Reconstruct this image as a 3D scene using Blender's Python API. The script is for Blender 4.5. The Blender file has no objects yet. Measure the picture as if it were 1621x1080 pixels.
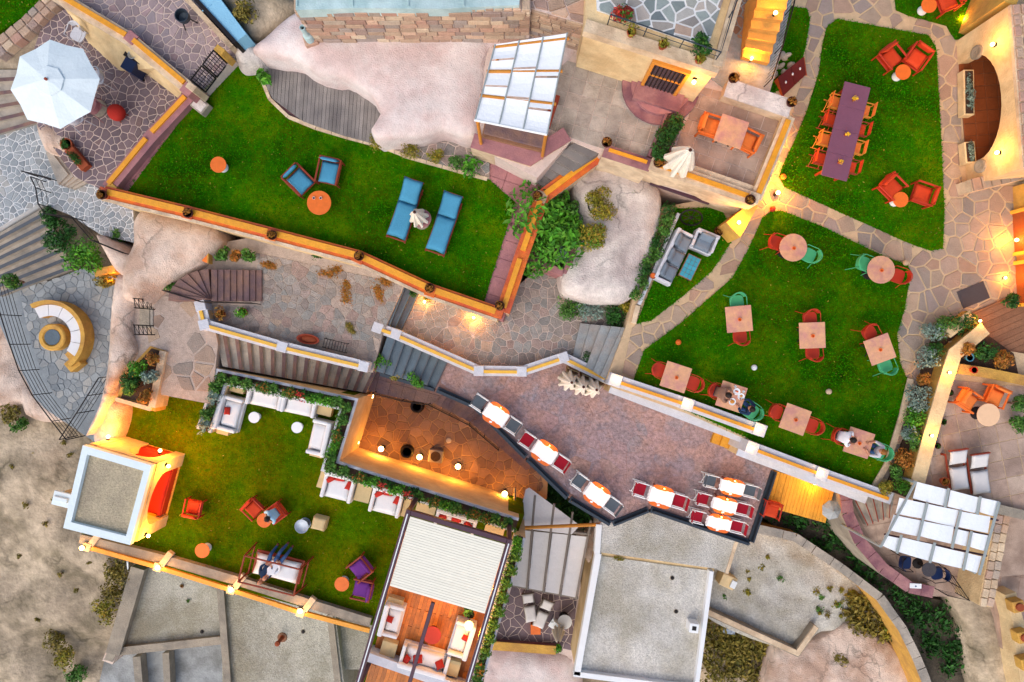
import bpy, bmesh, math, random
from mathutils import Vector, Matrix

# ------------------------------------------------------------------ camera, sky, sun, exposure
SC = bpy.context.scene
COL = SC.collection
H = 24.0                      # drone height above the reference level (metres)
F = 1621 * 24.0 / 36.0        # photograph pixels per unit slope of a 24 mm lens
cam = bpy.data.cameras.new('camera'); cam.lens = 24.0; cam.sensor_width = 36.0; cam.clip_end = 500
camo = bpy.data.objects.new('camera', cam); COL.objects.link(camo)
camo.location = (0, 0, H); camo.rotation_euler = (0, 0, 0)
SC.camera = camo
SUN_EL, SUN_AZ = math.radians(48), math.radians(215)
wd = bpy.data.worlds.new('World'); SC.world = wd; wd.use_nodes = True
wn = wd.node_tree
sky = wn.nodes.new('ShaderNodeTexSky'); sky.sky_type = 'NISHITA'; sky.sun_disc = False
sky.sun_elevation = SUN_EL; sky.sun_rotation = SUN_AZ; sky.dust_density = 3.0; sky.air_density = 1.0
bg = wn.nodes['Background']; bg.inputs[1].default_value = 0.095
wn.links.new(sky.outputs[0], bg.inputs[0])
sl = bpy.data.lights.new('sun', 'SUN'); sl.energy = 0.6; sl.angle = math.radians(80); sl.color = (1, .93, .86)
so = bpy.data.objects.new('sun', sl); COL.objects.link(so)
_d = Vector((math.sin(SUN_AZ) * math.cos(SUN_EL), math.cos(SUN_AZ) * math.cos(SUN_EL), math.sin(SUN_EL)))
so.location = _d * 60
so.rotation_euler = _d.to_track_quat('Z', 'Y').to_euler()
vs = SC.view_settings
vs.view_transform = 'Standard'; vs.look = 'None'; vs.exposure = 1.0; vs.gamma = 1.0; vs.use_curve_mapping = False
SC.render.engine = 'CYCLES'
SC.cycles.use_denoising = True
SC.cycles.max_bounces = 6; SC.cycles.diffuse_bounces = 3; SC.cycles.sample_clamp_indirect = 4.0
RNG = random.Random(11)

# ------------------------------------------------------------------ helpers
def W(px, py, z):
    """plan position of a photographed point that lies at height z"""
    s = (H - z) / F
    return Vector(((px - 810.5) * s, (540 - py) * s, z))
def W2(p, z):
    v = W(p[0], p[1], z); return (v.x, v.y)
def ray_on_wall(px, py, a, b):
    """where the sight line of a photographed point meets the vertical plane through a and b"""
    d = Vector(((px - 810.5) / F, (540 - py) / F, -1)); n = Vector((-(b.y - a.y), b.x - a.x, 0))
    t = (Vector((a.x, a.y, 0)) - Vector((0, 0, 0))).dot(n) / d.dot(n)
    return Vector((d.x * t, d.y * t, H + d.z * t))
def heading(dx, dyimg):
    return math.atan2(-dyimg, dx)

def lin(h):
    h = h.lstrip('#'); r = []
    for i in (0, 2, 4):
        c = int(h[i:i+2], 16) / 255
        r.append(c / 12.92 if c <= .04045 else ((c + .055) / 1.055) ** 2.4)
    return r

class MB:
    def __init__(s): s.bm = bmesh.new()
    def _xf(s, vs_, m):
        for v in vs_: v.co = m @ v.co
    def box(s, c, size, rz=0, bev=0, rx=0, ry=0):
        r = bmesh.ops.create_cube(s.bm, size=1)
        vs_ = r['verts']
        for v in vs_: v.co = Vector((v.co.x * size[0], v.co.y * size[1], v.co.z * size[2]))
        if bev > 0:
            es = list({e for v in vs_ for e in v.link_edges})
            fs0 = set(s.bm.faces)
            q = bmesh.ops.bevel(s.bm, geom=es, offset=bev, segments=1 if bev < .02 else 2, affect='EDGES', profile=.5)
            vs_ = list({v for f in q['faces'] for v in f.verts} | {v for v in vs_ if v.is_valid})
            seen = set(vs_); st = list(vs_)
            while st:
                v = st.pop()
                for e in v.link_edges:
                    o = e.other_vert(v)
                    if o not in seen: seen.add(o); st.append(o)
            vs_ = list(seen)
        m = Matrix.Translation(Vector(c)) @ Matrix.Rotation(rz, 4, 'Z') @ Matrix.Rotation(ry, 4, 'Y') @ Matrix.Rotation(rx, 4, 'X')
        s._xf(vs_, m); return s
    def prism(s, pts, z0, z1):
        """pts: (x,y) outline; z0/z1 numbers or lists"""
        n = len(pts)
        a = sum(pts[i][0] * pts[(i + 1) % n][1] - pts[(i + 1) % n][0] * pts[i][1] for i in range(n))
        if a < 0:
            pts = pts[::-1]
            if isinstance(z0, (list, tuple)): z0 = z0[::-1]
            if isinstance(z1, (list, tuple)): z1 = z1[::-1]
        f0 = (lambda i: z0[i]) if isinstance(z0, (list, tuple)) else (lambda i: z0)
        f1 = (lambda i: z1[i]) if isinstance(z1, (list, tuple)) else (lambda i: z1)
        lo = [s.bm.verts.new((p[0], p[1], f0(i))) for i, p in enumerate(pts)]
        hi = [s.bm.verts.new((p[0], p[1], f1(i))) for i, p in enumerate(pts)]
        s.bm.faces.new(hi); s.bm.faces.new(lo[::-1])
        for i in range(n):
            j = (i + 1) % n
            s.bm.faces.new((lo[i], lo[j], hi[j], hi[i]))
        return s
    def extrude_path(s, pts3, offs):
        """closed polygon pts3 (3D list) extruded by vector offs"""
        offs = Vector(offs)
        a = [s.bm.verts.new(p) for p in pts3]; b = [s.bm.verts.new(Vector(p) + offs) for p in pts3]
        n = len(a)
        s.bm.faces.new(a); s.bm.faces.new(b[::-1])
        for i in range(n): s.bm.faces.new((a[i], b[i], b[(i + 1) % n], a[(i + 1) % n]))
        bmesh.ops.recalc_face_normals(s.bm, faces=s.bm.faces[:])
        return s
    def tube(s, pts, r, n=6, closed=False):
        pts = [Vector(p) for p in pts]; rings = []
        N = len(pts)
        for i, p in enumerate(pts):
            if closed: t = pts[(i + 1) % N] - pts[i - 1]
            else: t = pts[min(i + 1, N - 1)] - pts[max(i - 1, 0)]
            t.normalize()
            u = t.cross(Vector((0, 0, 1)))
            if u.length < 1e-3: u = t.cross(Vector((0, 1, 0)))
            u.normalize(); w = u.cross(t)
            ri = r[i] if isinstance(r, (list, tuple)) else r
            rings.append([s.bm.verts.new(p + u * math.cos(2 * math.pi * k / n) * ri + w * math.sin(2 * math.pi * k / n) * ri) for k in range(n)])
        for i in range(N if closed else N - 1):
            a, b = rings[i], rings[(i + 1) % N]
            for k in range(n): s.bm.faces.new((a[k], b[k], b[(k + 1) % n], a[(k + 1) % n]))
        if not closed:
            s.bm.faces.new(rings[0]); s.bm.faces.new(rings[-1][::-1])
        return s
    def lathe(s, prof, n=16, c=(0, 0, 0), sx=1, sy=1):
        c = Vector(c); rings = []
        for r, z in prof:
            if r < 1e-5: rings.append([s.bm.verts.new(c + Vector((0, 0, z)))])
            else: rings.append([s.bm.verts.new(c + Vector((r * sx * math.cos(2 * math.pi * k / n), r * sy * math.sin(2 * math.pi * k / n), z))) for k in range(n)])
        for a, b in zip(rings, rings[1:]):
            if len(a) == 1 and len(b) == 1: continue
            for k in range(n):
                j = (k + 1) % n
                if len(a) == 1: s.bm.faces.new((a[0], b[j], b[k]))
                elif len(b) == 1: s.bm.faces.new((a[k], a[j], b[0]))
                else: s.bm.faces.new((a[k], a[j], b[j], b[k]))
        if len(rings[0]) > 1: s.bm.faces.new(rings[0][::-1])
        if len(rings[-1]) > 1: s.bm.faces.new(rings[-1])
        return s
    def cyl(s, c, r, h, n=16, r2=None):
        return s.lathe([(r, 0), (r if r2 is None else r2, h)], n, c)
    def ell(s, c, r, u=10, v=7, rz=0):
        q = bmesh.ops.create_uvsphere(s.bm, u_segments=u, v_segments=v, radius=1)
        m = Matrix.Translation(Vector(c)) @ Matrix.Rotation(rz, 4, 'Z') @ Matrix.Diagonal((r[0], r[1], r[2], 1))
        s._xf(q['verts'], m); return s
    def pillow(s, c, size, rz=0, n=8, tilt=0, p=5.0, axis='X'):
        m = Matrix.Translation(Vector(c)) @ Matrix.Rotation(rz, 4, 'Z') @ Matrix.Rotation(tilt, 4, axis)
        g = {}
        for sgn in (1, -1):
            for i in range(n + 1):
                for j in range(n + 1):
                    u = -1 + 2 * i / n; v = -1 + 2 * j / n
                    edge = i in (0, n) or j in (0, n)
                    k = (i, j, 0 if edge else sgn)
                    if k in g: continue
                    hh = ((1 - abs(u) ** p) * (1 - abs(v) ** p)) ** .5
                    sh = 1 - .06 * (1 - min(1, hh * 2)) * (1 - abs(u * v))
                    g[k] = s.bm.verts.new(m @ Vector((u * size[0] / 2 * sh, v * size[1] / 2 * sh, sgn * hh * size[2] / 2)))
        for sgn in (1, -1):
            for i in range(n):
                for j in range(n):
                    q = []
                    for (a, b) in ((i, j), (i + 1, j), (i + 1, j + 1), (i, j + 1)):
                        e = a in (0, n) or b in (0, n)
                        q.append(g[(a, b, 0 if e else sgn)])
                    s.bm.faces.new(q if sgn > 0 else q[::-1])
        return s
    def quad(s, a, b, c, d):
        s.bm.faces.new([s.bm.verts.new(p) for p in (a, b, c, d)]); return s
    def slab(s, corners, th):
        """a sheet through 3-D corners with thickness th downward"""
        return s.extrude_path([Vector(c) for c in corners], (0, 0, -th))
    def wall(s, pts, th, z0, z1, side=0):
        """vertical wall along world xy polyline; side shifts thickness (-1 left..1 right)"""
        L, R = offset_poly(pts, th, side)
        return s.prism(L + R[::-1], z0, z1)
    def sheet_grid(s, g, th):
        """closed cloth from a grid of points, th thick"""
        n, m = len(g), len(g[0]); dz = Vector((0, 0, -th))
        t = [[s.bm.verts.new(p) for p in r] for r in g]; b = [[s.bm.verts.new(Vector(p) + dz) for p in r] for r in g]
        for i in range(n - 1):
            for j in range(m - 1):
                s.bm.faces.new((t[i][j], t[i][j + 1], t[i + 1][j + 1], t[i + 1][j])); s.bm.faces.new((b[i][j], b[i + 1][j], b[i + 1][j + 1], b[i][j + 1]))
        for i in range(n - 1):
            for j in (0, m - 1): s.bm.faces.new((t[i][j], t[i + 1][j], b[i + 1][j], b[i][j]))
        for j in range(m - 1):
            for i in (0, n - 1): s.bm.faces.new((t[i][j], t[i][j + 1], b[i][j + 1], b[i][j]))
        bmesh.ops.recalc_face_normals(s.bm, faces=s.bm.faces[:]); return s
    def build(s, name, mat, parent=None, smooth=False, loc=None):
        me = bpy.data.meshes.new(name); s.bm.to_mesh(me); s.bm.free()
        if mat is not None: me.materials.append(mat)
        if smooth:
            for p in me.polygons: p.use_smooth = True
        o = bpy.data.objects.new(name, me); COL.objects.link(o)
        if parent is not None: o.parent = parent
        if loc is not None: o.location = loc
        return o

def offset_poly(pts, th, side=0):
    pts = [Vector((p[0], p[1])) for p in pts]; L = []; R = []
    n = len(pts)
    for i in range(n):
        a = (pts[i] - pts[i - 1]).normalized() if i > 0 else None
        b = (pts[i + 1] - pts[i]).normalized() if i < n - 1 else None
        if a is None: a = b
        if b is None: b = a
        na = Vector((-a.y, a.x)); nb = Vector((-b.y, b.x)); m = na + nb
        m = m / max(.25, m.dot(na)) if m.length > 1e-6 else na
        c = pts[i] - m * (th / 2 * side)
        L.append(tuple(c + m * th / 2)); R.append(tuple(c - m * th / 2))
    return L, R

def tag(o, label=None, cat=None, group=None, kind=None):
    if label: o['label'] = label
    if cat: o['category'] = cat
    if group: o['group'] = group
    if kind: o['kind'] = kind
    return o
def thing(name, label, cat, loc=(0, 0, 0), rz=0, group=None):
    o = bpy.data.objects.new(name, None); COL.objects.link(o)
    o.empty_display_size = .2
    o.location = loc; o.rotation_euler = (0, 0, rz)
    return tag(o, label, cat, group)
def copy_tree(o, parent=None):
    c = o.copy(); COL.objects.link(c); c.parent = parent
    for ch in list(o.children): copy_tree(ch, c)
    return c
def clone(proto, loc, rz, label, group=None):
    c = copy_tree(proto); c.location = loc; c.rotation_euler = (0, 0, rz)
    c['label'] = label
    if group: c['group'] = group
    elif 'group' in c: del c['group']
    return c

# ------------------------------------------------------------------ materials
MATS = {}
def M(name, col, rough=.85, var=.25, scale=3.0, bump=.3, bscale=30.0, pal=None, rnd=.0, metal=0, spec=.3, big=.0, island=False, emit=0, col2=None, patch=None, crack=0):
    """procedural surface: base colour broken up by two noises, optional random palette per piece, fine relief"""
    m = bpy.data.materials.new(name); m.use_nodes = True; nt = m.node_tree; N = nt.nodes; L = nt.links
    b = N['Principled BSDF']; b.inputs['Roughness'].default_value = rough; b.inputs['Metallic'].default_value = metal
    b.inputs['Specular IOR Level'].default_value = spec
    geo = N.new('ShaderNodeNewGeometry')
    c = lin(col) if isinstance(col, str) else list(col)
    n1 = N.new('ShaderNodeTexNoise'); n1.inputs['Scale'].default_value = scale; n1.inputs['Detail'].default_value = 9; n1.inputs['Roughness'].default_value = .74
    L.new(geo.outputs['Position'], n1.inputs['Vector'])
    def rgb(cc): 
        n = N.new('ShaderNodeRGB'); n.outputs[0].default_value = (*cc, 1); return n.outputs[0]
    if pal:
        oi = N.new('ShaderNodeObjectInfo'); add = N.new('ShaderNodeMath'); add.operation = 'ADD'; fr = N.new('ShaderNodeMath'); fr.operation = 'FRACT'
        L.new(oi.outputs['Random'], add.inputs[0]); L.new(geo.outputs['Random Per Island'], add.inputs[1]); L.new(add.outputs[0], fr.inputs[0])
        rp = N.new('ShaderNodeValToRGB'); rp.color_ramp.interpolation = 'LINEAR'
        P = [lin(p) for p in pal]
        el = rp.color_ramp.elements
        while len(el) < len(P): el.new(.5)
        for i, p in enumerate(P):
            el[i].position = i / (len(P) - 1); el[i].color = (*p, 1)
        L.new(fr.outputs[0], rp.inputs[0]); base = rp.outputs[0]
    else: base = rgb(c)
    if col2 is not None:
        c2 = lin(col2) if isinstance(col2, str) else list(col2)
        n3 = N.new('ShaderNodeTexNoise'); n3.inputs['Scale'].default_value = patch or .6; n3.inputs['Detail'].default_value = 6; n3.inputs['Roughness'].default_value = .6
        L.new(geo.outputs['Position'], n3.inputs['Vector'])
        r3 = N.new('ShaderNodeValToRGB'); r3.color_ramp.elements[0].position = .42; r3.color_ramp.elements[1].position = .62
        L.new(n3.outputs['Fac'], r3.inputs[0])
        mx = N.new('ShaderNodeMix'); mx.data_type = 'RGBA'; L.new(r3.outputs[0], mx.inputs[0]); L.new(base, mx.inputs[6]); L.new(rgb(c2), mx.inputs[7]); base = mx.outputs[2]
    # value variation
    mr = N.new('ShaderNodeMapRange'); mr.inputs[1].default_value = .25; mr.inputs[2].default_value = .75; mr.inputs[3].default_value = 1 - var; mr.inputs[4].default_value = 1 + var
    L.new(n1.outputs['Fac'], mr.inputs[0]); val = mr.outputs[0]
    if big:
        n2 = N.new('ShaderNodeTexNoise'); n2.inputs['Scale'].default_value = .45; n2.inputs['Detail'].default_value = 3
        L.new(geo.outputs['Position'], n2.inputs['Vector'])
        m2 = N.new('ShaderNodeMapRange'); m2.inputs[1].default_value = .3; m2.inputs[2].default_value = .7; m2.inputs[3].default_value = 1 - big; m2.inputs[4].default_value = 1 + big
        L.new(n2.outputs['Fac'], m2.inputs[0])
        mu = N.new('ShaderNodeMath'); mu.operation = 'MULTIPLY'; L.new(val, mu.inputs[0]); L.new(m2.outputs[0], mu.inputs[1]); val = mu.outputs[0]
    if crack:
        nd = N.new('ShaderNodeTexNoise'); nd.inputs['Scale'].default_value = 1.6; nd.inputs['Detail'].default_value = 6; L.new(geo.outputs['Position'], nd.inputs['Vector'])
        va = N.new('ShaderNodeMix'); va.data_type = 'RGBA'; va.blend_type = 'ADD'; va.inputs[0].default_value = 1.1; L.new(geo.outputs['Position'], va.inputs[6]); L.new(nd.outputs['Color'], va.inputs[7])
        vo = N.new('ShaderNodeTexVoronoi'); vo.feature = 'DISTANCE_TO_EDGE'; vo.inputs['Scale'].default_value = crack; L.new(va.outputs[2], vo.inputs['Vector'])
        cr = N.new('ShaderNodeMapRange'); cr.inputs[1].default_value = 0; cr.inputs[2].default_value = .035; cr.inputs[3].default_value = .55; cr.inputs[4].default_value = 1.0; L.new(vo.outputs['Distance'], cr.inputs[0])
        nm_ = N.new('ShaderNodeTexNoise'); nm_.inputs['Scale'].default_value = .7; L.new(geo.outputs['Position'], nm_.inputs['Vector'])
        mk = N.new('ShaderNodeMapRange'); mk.inputs[1].default_value = .45; mk.inputs[2].default_value = .6; L.new(nm_.outputs['Fac'], mk.inputs[0])
        mm = N.new('ShaderNodeMix'); mm.data_type = 'FLOAT'; L.new(mk.outputs[0], mm.inputs[0]); mm.inputs[2].default_value = 1.0; L.new(cr.outputs[0], mm.inputs[3])
        mc = N.new('ShaderNodeMath'); mc.operation = 'MULTIPLY'; L.new(val, mc.inputs[0]); L.new(mm.outputs[0], mc.inputs[1]); val = mc.outputs[0]
    if rnd or island:
        src = None
        oi2 = N.new('ShaderNodeObjectInfo'); ad = N.new('ShaderNodeMath'); ad.operation = 'ADD'; fr2 = N.new('ShaderNodeMath'); fr2.operation = 'FRACT'
        L.new(oi2.outputs['Random'], ad.inputs[0]); L.new(geo.outputs['Random Per Island'], ad.inputs[1])
        a2 = N.new('ShaderNodeMath'); a2.operation = 'MULTIPLY'; a2.inputs[1].default_value = 7.31; L.new(ad.outputs[0], a2.inputs[0]); L.new(a2.outputs[0], fr2.inputs[0])
        m3 = N.new('ShaderNodeMapRange'); m3.inputs[3].default_value = 1 - rnd; m3.inputs[4].default_value = 1 + rnd; L.new(fr2.outputs[0], m3.inputs[0])
        mu2 = N.new('ShaderNodeMath'); mu2.operation = 'MULTIPLY'; L.new(val, mu2.inputs[0]); L.new(m3.outputs[0], mu2.inputs[1]); val = mu2.outputs[0]
    hsv = N.new('ShaderNodeHueSaturation'); L.new(base, hsv.inputs['Color']); L.new(val, hsv.inputs['Value'])
    L.new(hsv.outputs[0], b.inputs['Base Color'])
    if bump:
        nb = N.new('ShaderNodeTexNoise'); nb.inputs['Scale'].default_value = bscale; nb.inputs['Detail'].default_value = 6
        L.new(geo.outputs['Position'], nb.inputs['Vector'])
        bp = N.new('ShaderNodeBump'); bp.inputs['Strength'].default_value = bump; bp.inputs['Distance'].default_value = .05
        L.new(nb.outputs['Fac'], bp.inputs['Height']); L.new(bp.outputs[0], b.inputs['Normal'])
    if emit:
        b.inputs['Emission Color'].default_value = (*c, 1); b.inputs['Emission Strength'].default_value = emit
    MATS[name] = m
    return m

def leafmat(name, pal, var=.3):
    m = M(name, pal[0], rough=.6, var=var, scale=2.2, bump=0, pal=pal, rnd=.35, spec=.25)
    return m

lawnm   = M('lawn_grass', (.024, .116, .0008), 1, .55, 4.5, .9, 45, big=.5, col2=(.085, .150, .001), patch=1.0, spec=.02)
warmgr  = M('lawn_lamp_warm', (.058, .126, .0008), 1, .5, 4.5, .9, 45, big=.4, col2=(.12, .13, .001), patch=.8, spec=.02)  # lounge lawn: the lamps' warmth is put into its olive colour
blades  = M('grass_blades', (.045, .12, .014), .8, .3, 3, 0, pal=['#1e6c00', '#2c8800', '#145800', '#5c8e04'], rnd=.35, spec=.02)
bladesw = M('grass_blades_lamp_warm', (.09, .11, .014), .8, .3, 3, 0, pal=['#306a00', '#447c00', '#6a7400', '#285c00'], rnd=.3, spec=.02)  # blades carry the same lamp warmth in their palette
sand    = M('sandy_ground', '#b8a68d', .95, .45, 2.4, 1.0, 8, big=.3, col2='#877a63', patch=.7, crack=.45)
tuff    = M('pale_tuff', '#e0cab8', .95, .24, 2.5, .8, 22, big=.14, col2='#c4a48e', patch=1.0, crack=.7)
pinktuff= M('pink_tuff', '#e4d6d0', .95, .16, 3.5, .7, 24, big=.07, col2='#d8bfb8', patch=.8)
greytuff= M('grey_tuff', '#ded4cb', .95, .28, 3.0, .9, 20, big=.1, col2='#bcaea8', patch=.9, crack=.7)
mortar  = M('pale_mortar', '#d9c4b8', .95, .2, 5, .5, 40)
mortarl = M('warm_mortar', '#cbb08c', .95, .2, 5, .5, 40)
mortarw = M('white_mortar', '#e6e6e4', .95, .12, 5, .5, 40)
mortarb = M('brown_mortar', '#b98f63', .95, .2, 5, .5, 40)
st_pink = M('pink_crazy_stone', '#a08c8c', .85, .16, 5, .5, 30, pal=['#a48f8f', '#8f7f80', '#b09a98', '#978a8c', '#a98c8a'], rnd=.10)
st_dark = M('mauve_crazy_stone', '#7a6a6c', .85, .16, 5, .5, 30, pal=['#7d6c70', '#6e6166', '#8a7678', '#76686e', '#806a68'], rnd=.10)
st_path = M('path_flagstone', '#a89a90', .85, .18, 4, .5, 25, pal=['#a4917e', '#b39a82', '#968880', '#ab8c76', '#9f8e80', '#8e857c', '#b89e84'], rnd=.10)
st_mix  = M('mixed_flagstone', '#8f8a86', .85, .35, 5, .8, 20, pal=['#9a9088', '#8e8c88', '#ab998c', '#8a827c', '#a68e84', '#949490', '#b49e8c'], rnd=.14)
mortarg = M('grey_mortar', '#b8a698', .95, .3, 5, .6, 30)
stepg   = M('pale_grey_step', '#949a9c', .85, .25, 4, .5, 22, rnd=.06, col2='#a39a92', patch=1.2)
st_brown= M('courtyard_stone', '#7d5a44', .85, .2, 5, .5, 30, pal=['#947058', '#84634d', '#9f7a60', '#7d604e', '#8f6c5a'], rnd=.12)
st_roof = M('terrace_mosaic_stone', '#98a09c', .8, .16, 5, .5, 30, pal=['#98a29e', '#7f8a88', '#b4a79c', '#a3b0ac', '#b59a86', '#6f7c80', '#c0b8ae'], rnd=.12)
st_cob  = M('blue_grey_cobble', '#8696a0', .85, .18, 5, .5, 30, pal=['#a0a5a6', '#939a9d', '#adb1b1', '#8a9296', '#b0aea8'], rnd=.12)
st_wall = M('rubble_stone', '#b89c86', .9, .2, 4, .7, 20, pal=['#c2a68c', '#ad907c', '#cdb498', '#b08a78', '#9d9088', '#d4bea2', '#c49c86'], rnd=.12)
st_tile = M('grey_paving_tile', '#b5ab9f', .85, .28, 3.5, .5, 22, pal=['#b8aea2', '#a89e93', '#bfb5a8', '#ada398', '#b8a99c'], rnd=.09, col2='#9a9084', patch=1.1)
st_warm = M('warm_paving_tile', '#c9a78a', .85, .16, 3.5, .4, 25, pal=['#bfa492', '#b09686', '#c4ac98', '#b79c8a', '#ba9c88'], rnd=.08, col2='#9c8474', patch=1.1)
terrt   = M('stamped_terrace', '#9a888b', .7, .4, 3.2, .6, 10, big=.12, col2='#9a7468', patch=1.1)
terrj   = M('terrace_stone', '#857578', .75, .6, 8, 1.0, 16, pal=['#9b888b', '#90848b', '#a58887', '#8e8992', '#aa8b80'], rnd=.06, col2='#ad8c84', patch=1.3)
redtile = M('maroon_paving', '#835860', .8, .16, 4, .4, 25, rnd=.05, col2='#a97a78', patch=1.2)
redtile2= M('rose_paving', '#b07a78', .8, .16, 4, .4, 25, rnd=.05, col2='#9c6c70', patch=1.2)
cream   = M('cream_plaster', '#e3c898', .9, .16, 3.2, .5, 18, big=.08, col2='#d2b384', patch=1.3)
creamp  = M('cream_coping', '#dfc7a6', .85, .22, 4, .5, 22, big=.08, col2='#c4a98a', patch=1.6)
whitep  = M('white_paint', '#e9ecec', .7, .05, 3, .2, 30, big=.04)
whitec  = M('white_capstone', '#cbccd2', .75, .14, 5, .4, 25, big=.06)
orail   = M('amber_rail', (.80, .33, .015), .45, .22, 5, .25, 20, rnd=.05, spec=.45)
yrail   = M('yellow_rail', (.80, .45, .05), .5, .15, 5, .2, 20, rnd=.05, spec=.4)
ostrip  = M('terracotta_ledge', '#d9702a', .75, .25, 5, .4, 25, col2='#c4593a', patch=1.5)
ochre   = M('ochre_plaster', '#d6a64e', .85, .2, 4, .5, 20, big=.1, col2='#bf8f4a', patch=1.4)
gravel  = M('roof_gravel', '#c2bdad', .95, .5, 14, 1.0, 26, big=.16, col2='#a09984', patch=.6)
gravelw = M('pale_roof_gravel', '#cecbc2', .95, .45, 14, 1.0, 26, big=.14, col2='#b4ae9e', patch=.55)
gravelt = M('tan_roof_gravel', '#c4b596', .95, .45, 14, 1.0, 26, big=.08, col2='#ad9f86', patch=.8)
conc    = M('weathered_concrete', '#a79b88', .9, .2, 4, .5, 20, big=.1, col2='#8d8476', patch=1.2)
concb   = M('grey_concrete', '#a2a4a2', .9, .3, 3, .6, 16, big=.14, col2='#858682', patch=1)
slate   = M('slate_steps', '#5f6e78', .75, .16, 4, .4, 22, rnd=.05)
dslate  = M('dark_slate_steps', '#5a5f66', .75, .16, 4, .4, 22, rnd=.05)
stepst  = M('tan_stone_step', '#b0a596', .9, .2, 3, .5, 20, rnd=.08, col2='#8f8980', patch=1.2)
stepbr  = M('brown_stone_step', '#86685c', .85, .18, 4, .5, 22, rnd=.1, col2='#6a565a', patch=1.5)
stepor  = M('ochre_stone_step', '#cf9a4c', .85, .18, 4, .5, 22, rnd=.1)
steel   = M('dark_steel', '#39434d', .45, .1, 5, .1, 20, metal=.4)
iron    = M('black_iron', '#241f1f', .55, .1, 5, .15, 40, metal=.3)
deckg   = M('grey_deck_board', '#8d8680', .8, .25, 6, .4, 25, rnd=.14, col2='#756f6c', patch=1.5)
deckw   = M('oiled_deck_board', '#bf6c20', .5, .3, 6, .3, 25, rnd=.38, spec=.45)
decky   = M('amber_deck_board', '#d69a32', .6, .2, 6, .3, 25, rnd=.12)
canv    = M('white_canvas', '#f2f6f8', .85, .05, 4, .25, 12, rnd=.03)
canvb   = M('pale_blue_canvas', '#e2eef0', .85, .05, 4, .25, 12)
canvc   = M('cream_canvas', '#ece3d2', .85, .1, 6, .5, 14)
canvs   = M('grey_shade_cloth', '#d6d1cc', .85, .07, 4, .25, 12, rnd=.03)
louv    = M('ivory_louvre', '#ece8d6', .6, .04, 4, .05, 30, rnd=.04)
pframe  = M('aubergine_frame', '#4c3440', .45, .08, 4, .05, 20, metal=.2)
pgrey   = M('grey_frame', '#9aa3a2', .5, .08, 4, .05, 20)
beam    = M('weathered_beam', '#857b70', .85, .2, 6, .4, 25, rnd=.1)
beamo   = M('orange_beam', '#c98432', .7, .2, 6, .3, 25, rnd=.1)
tealr   = M('teal_roof', '#bcd3d2', .8, .14, 2, .4, 20, big=.1, col2='#a3bfbf', patch=1.2)
bluer   = M('sky_blue_roof', '#8cc4df', .6, .08, 2, .3, 20, big=.06)
redm    = M('red_enamel', (.46, .035, .012), .5, .12, 4, .1, 20, rnd=.08)
redf    = M('red_fabric', (.60, .055, .012), .8, .12, 4, .3, 50, rnd=.06)
redcu   = M('red_cushion', (.45, .025, .015), .85, .12, 4, .3, 50, rnd=.1)
orangm  = M('orange_top', (.78, .16, .02), .5, .14, 6, .15, 30, rnd=.06)
orangf  = M('orange_sling', (.85, .22, .04), .8, .1, 5, .3, 40)
greenm  = M('mint_enamel', '#4aa873', .5, .1, 4, .1, 20)
woodt   = M('pale_wood_top', '#d9a27a', .6, .16, 7, .2, 25, rnd=.07, col2='#c88c7c', patch=2.5)
purpt   = M('mauve_table_top', '#7c4e62', .7, .1, 6, .2, 30)
goldw   = M('golden_wood', '#cf8a34', .55, .2, 6, .2, 25)
redw    = M('red_wood', '#8e3a24', .55, .2, 6, .2, 25)
dred    = M('dark_red_paint', '#5c1a18', .5, .1, 4, .1, 20)
bluef   = M('blue_cushion', '#4a93b3', .85, .1, 5, .35, 40, rnd=.04)
greyc   = M('blue_grey_cushion', '#727f8c', .9, .1, 5, .35, 40, rnd=.06)
whitef  = M('white_upholstery', '#e4e4e4', .85, .05, 4, .3, 35)
beigeb  = M('beige_wood', '#c9b283', .7, .12, 5, .2, 25, rnd=.05)
purpf   = M('purple_sling', '#6d2f86', .8, .12, 5, .3, 40)
dgreyf  = M('charcoal_sling', '#58636c', .85, .1, 5, .3, 40)
crimf   = M('crimson_sling', '#a00f28', .85, .1, 5, .3, 40)
cloth   = M('white_tablecloth', '#fdfcfa', .85, .04, 4, .3, 20)
navy    = M('navy_enamel', '#12244a', .4, .1, 4, .05, 20)
metal   = M('brushed_metal', '#9fa9b4', .4, .25, 9, .2, 30, metal=.5)
tealt   = M('teal_glazed_tile', '#3d93a8', .35, .1, 6, .1, 20, rnd=.14)
terrac  = M('terracotta_pot', '#9c4c2c', .8, .15, 6, .3, 30, rnd=.1)
potb    = M('dark_brown_pot', '#4a241c', .8, .15, 6, .3, 30, rnd=.1)
soil    = M('planter_soil', '#4a372b', .95, .3, 9, .8, 30)
brownfl = M('brown_floor_tile', '#8a4a26', .6, .16, 5, .3, 25, rnd=.1)
brownpl = M('brown_timber', '#8a6248', .75, .22, 6, .4, 25, rnd=.12)
mat_dk  = M('dark_doormat', '#4a474c', .95, .12, 8, .5, 60)
skinm   = M('skin', '#b98468', .6, .05, 4, 0)
hairm   = M('dark_hair', '#1d1512', .6, .2, 12, .3, 60)
shirtw  = M('white_shirt', '#e6e6ea', .85, .08, 6, .3, 30)
shirtb  = M('pale_blue_shirt', '#9ec9e2', .85, .08, 6, .3, 30)
shirtn  = M('navy_shirt', '#16304f', .85, .1, 6, .3, 30)
jeans   = M('blue_jeans', '#2b4a76', .85, .15, 6, .3, 30)
blackt  = M('black_trousers', '#1b1b20', .85, .1, 6, .3, 30)
dirt    = M('dark_undergrowth_soil', '#3f3a30', .95, .3, 2.5, .9, 9, col2='#6a5f50', patch=.9)
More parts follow.
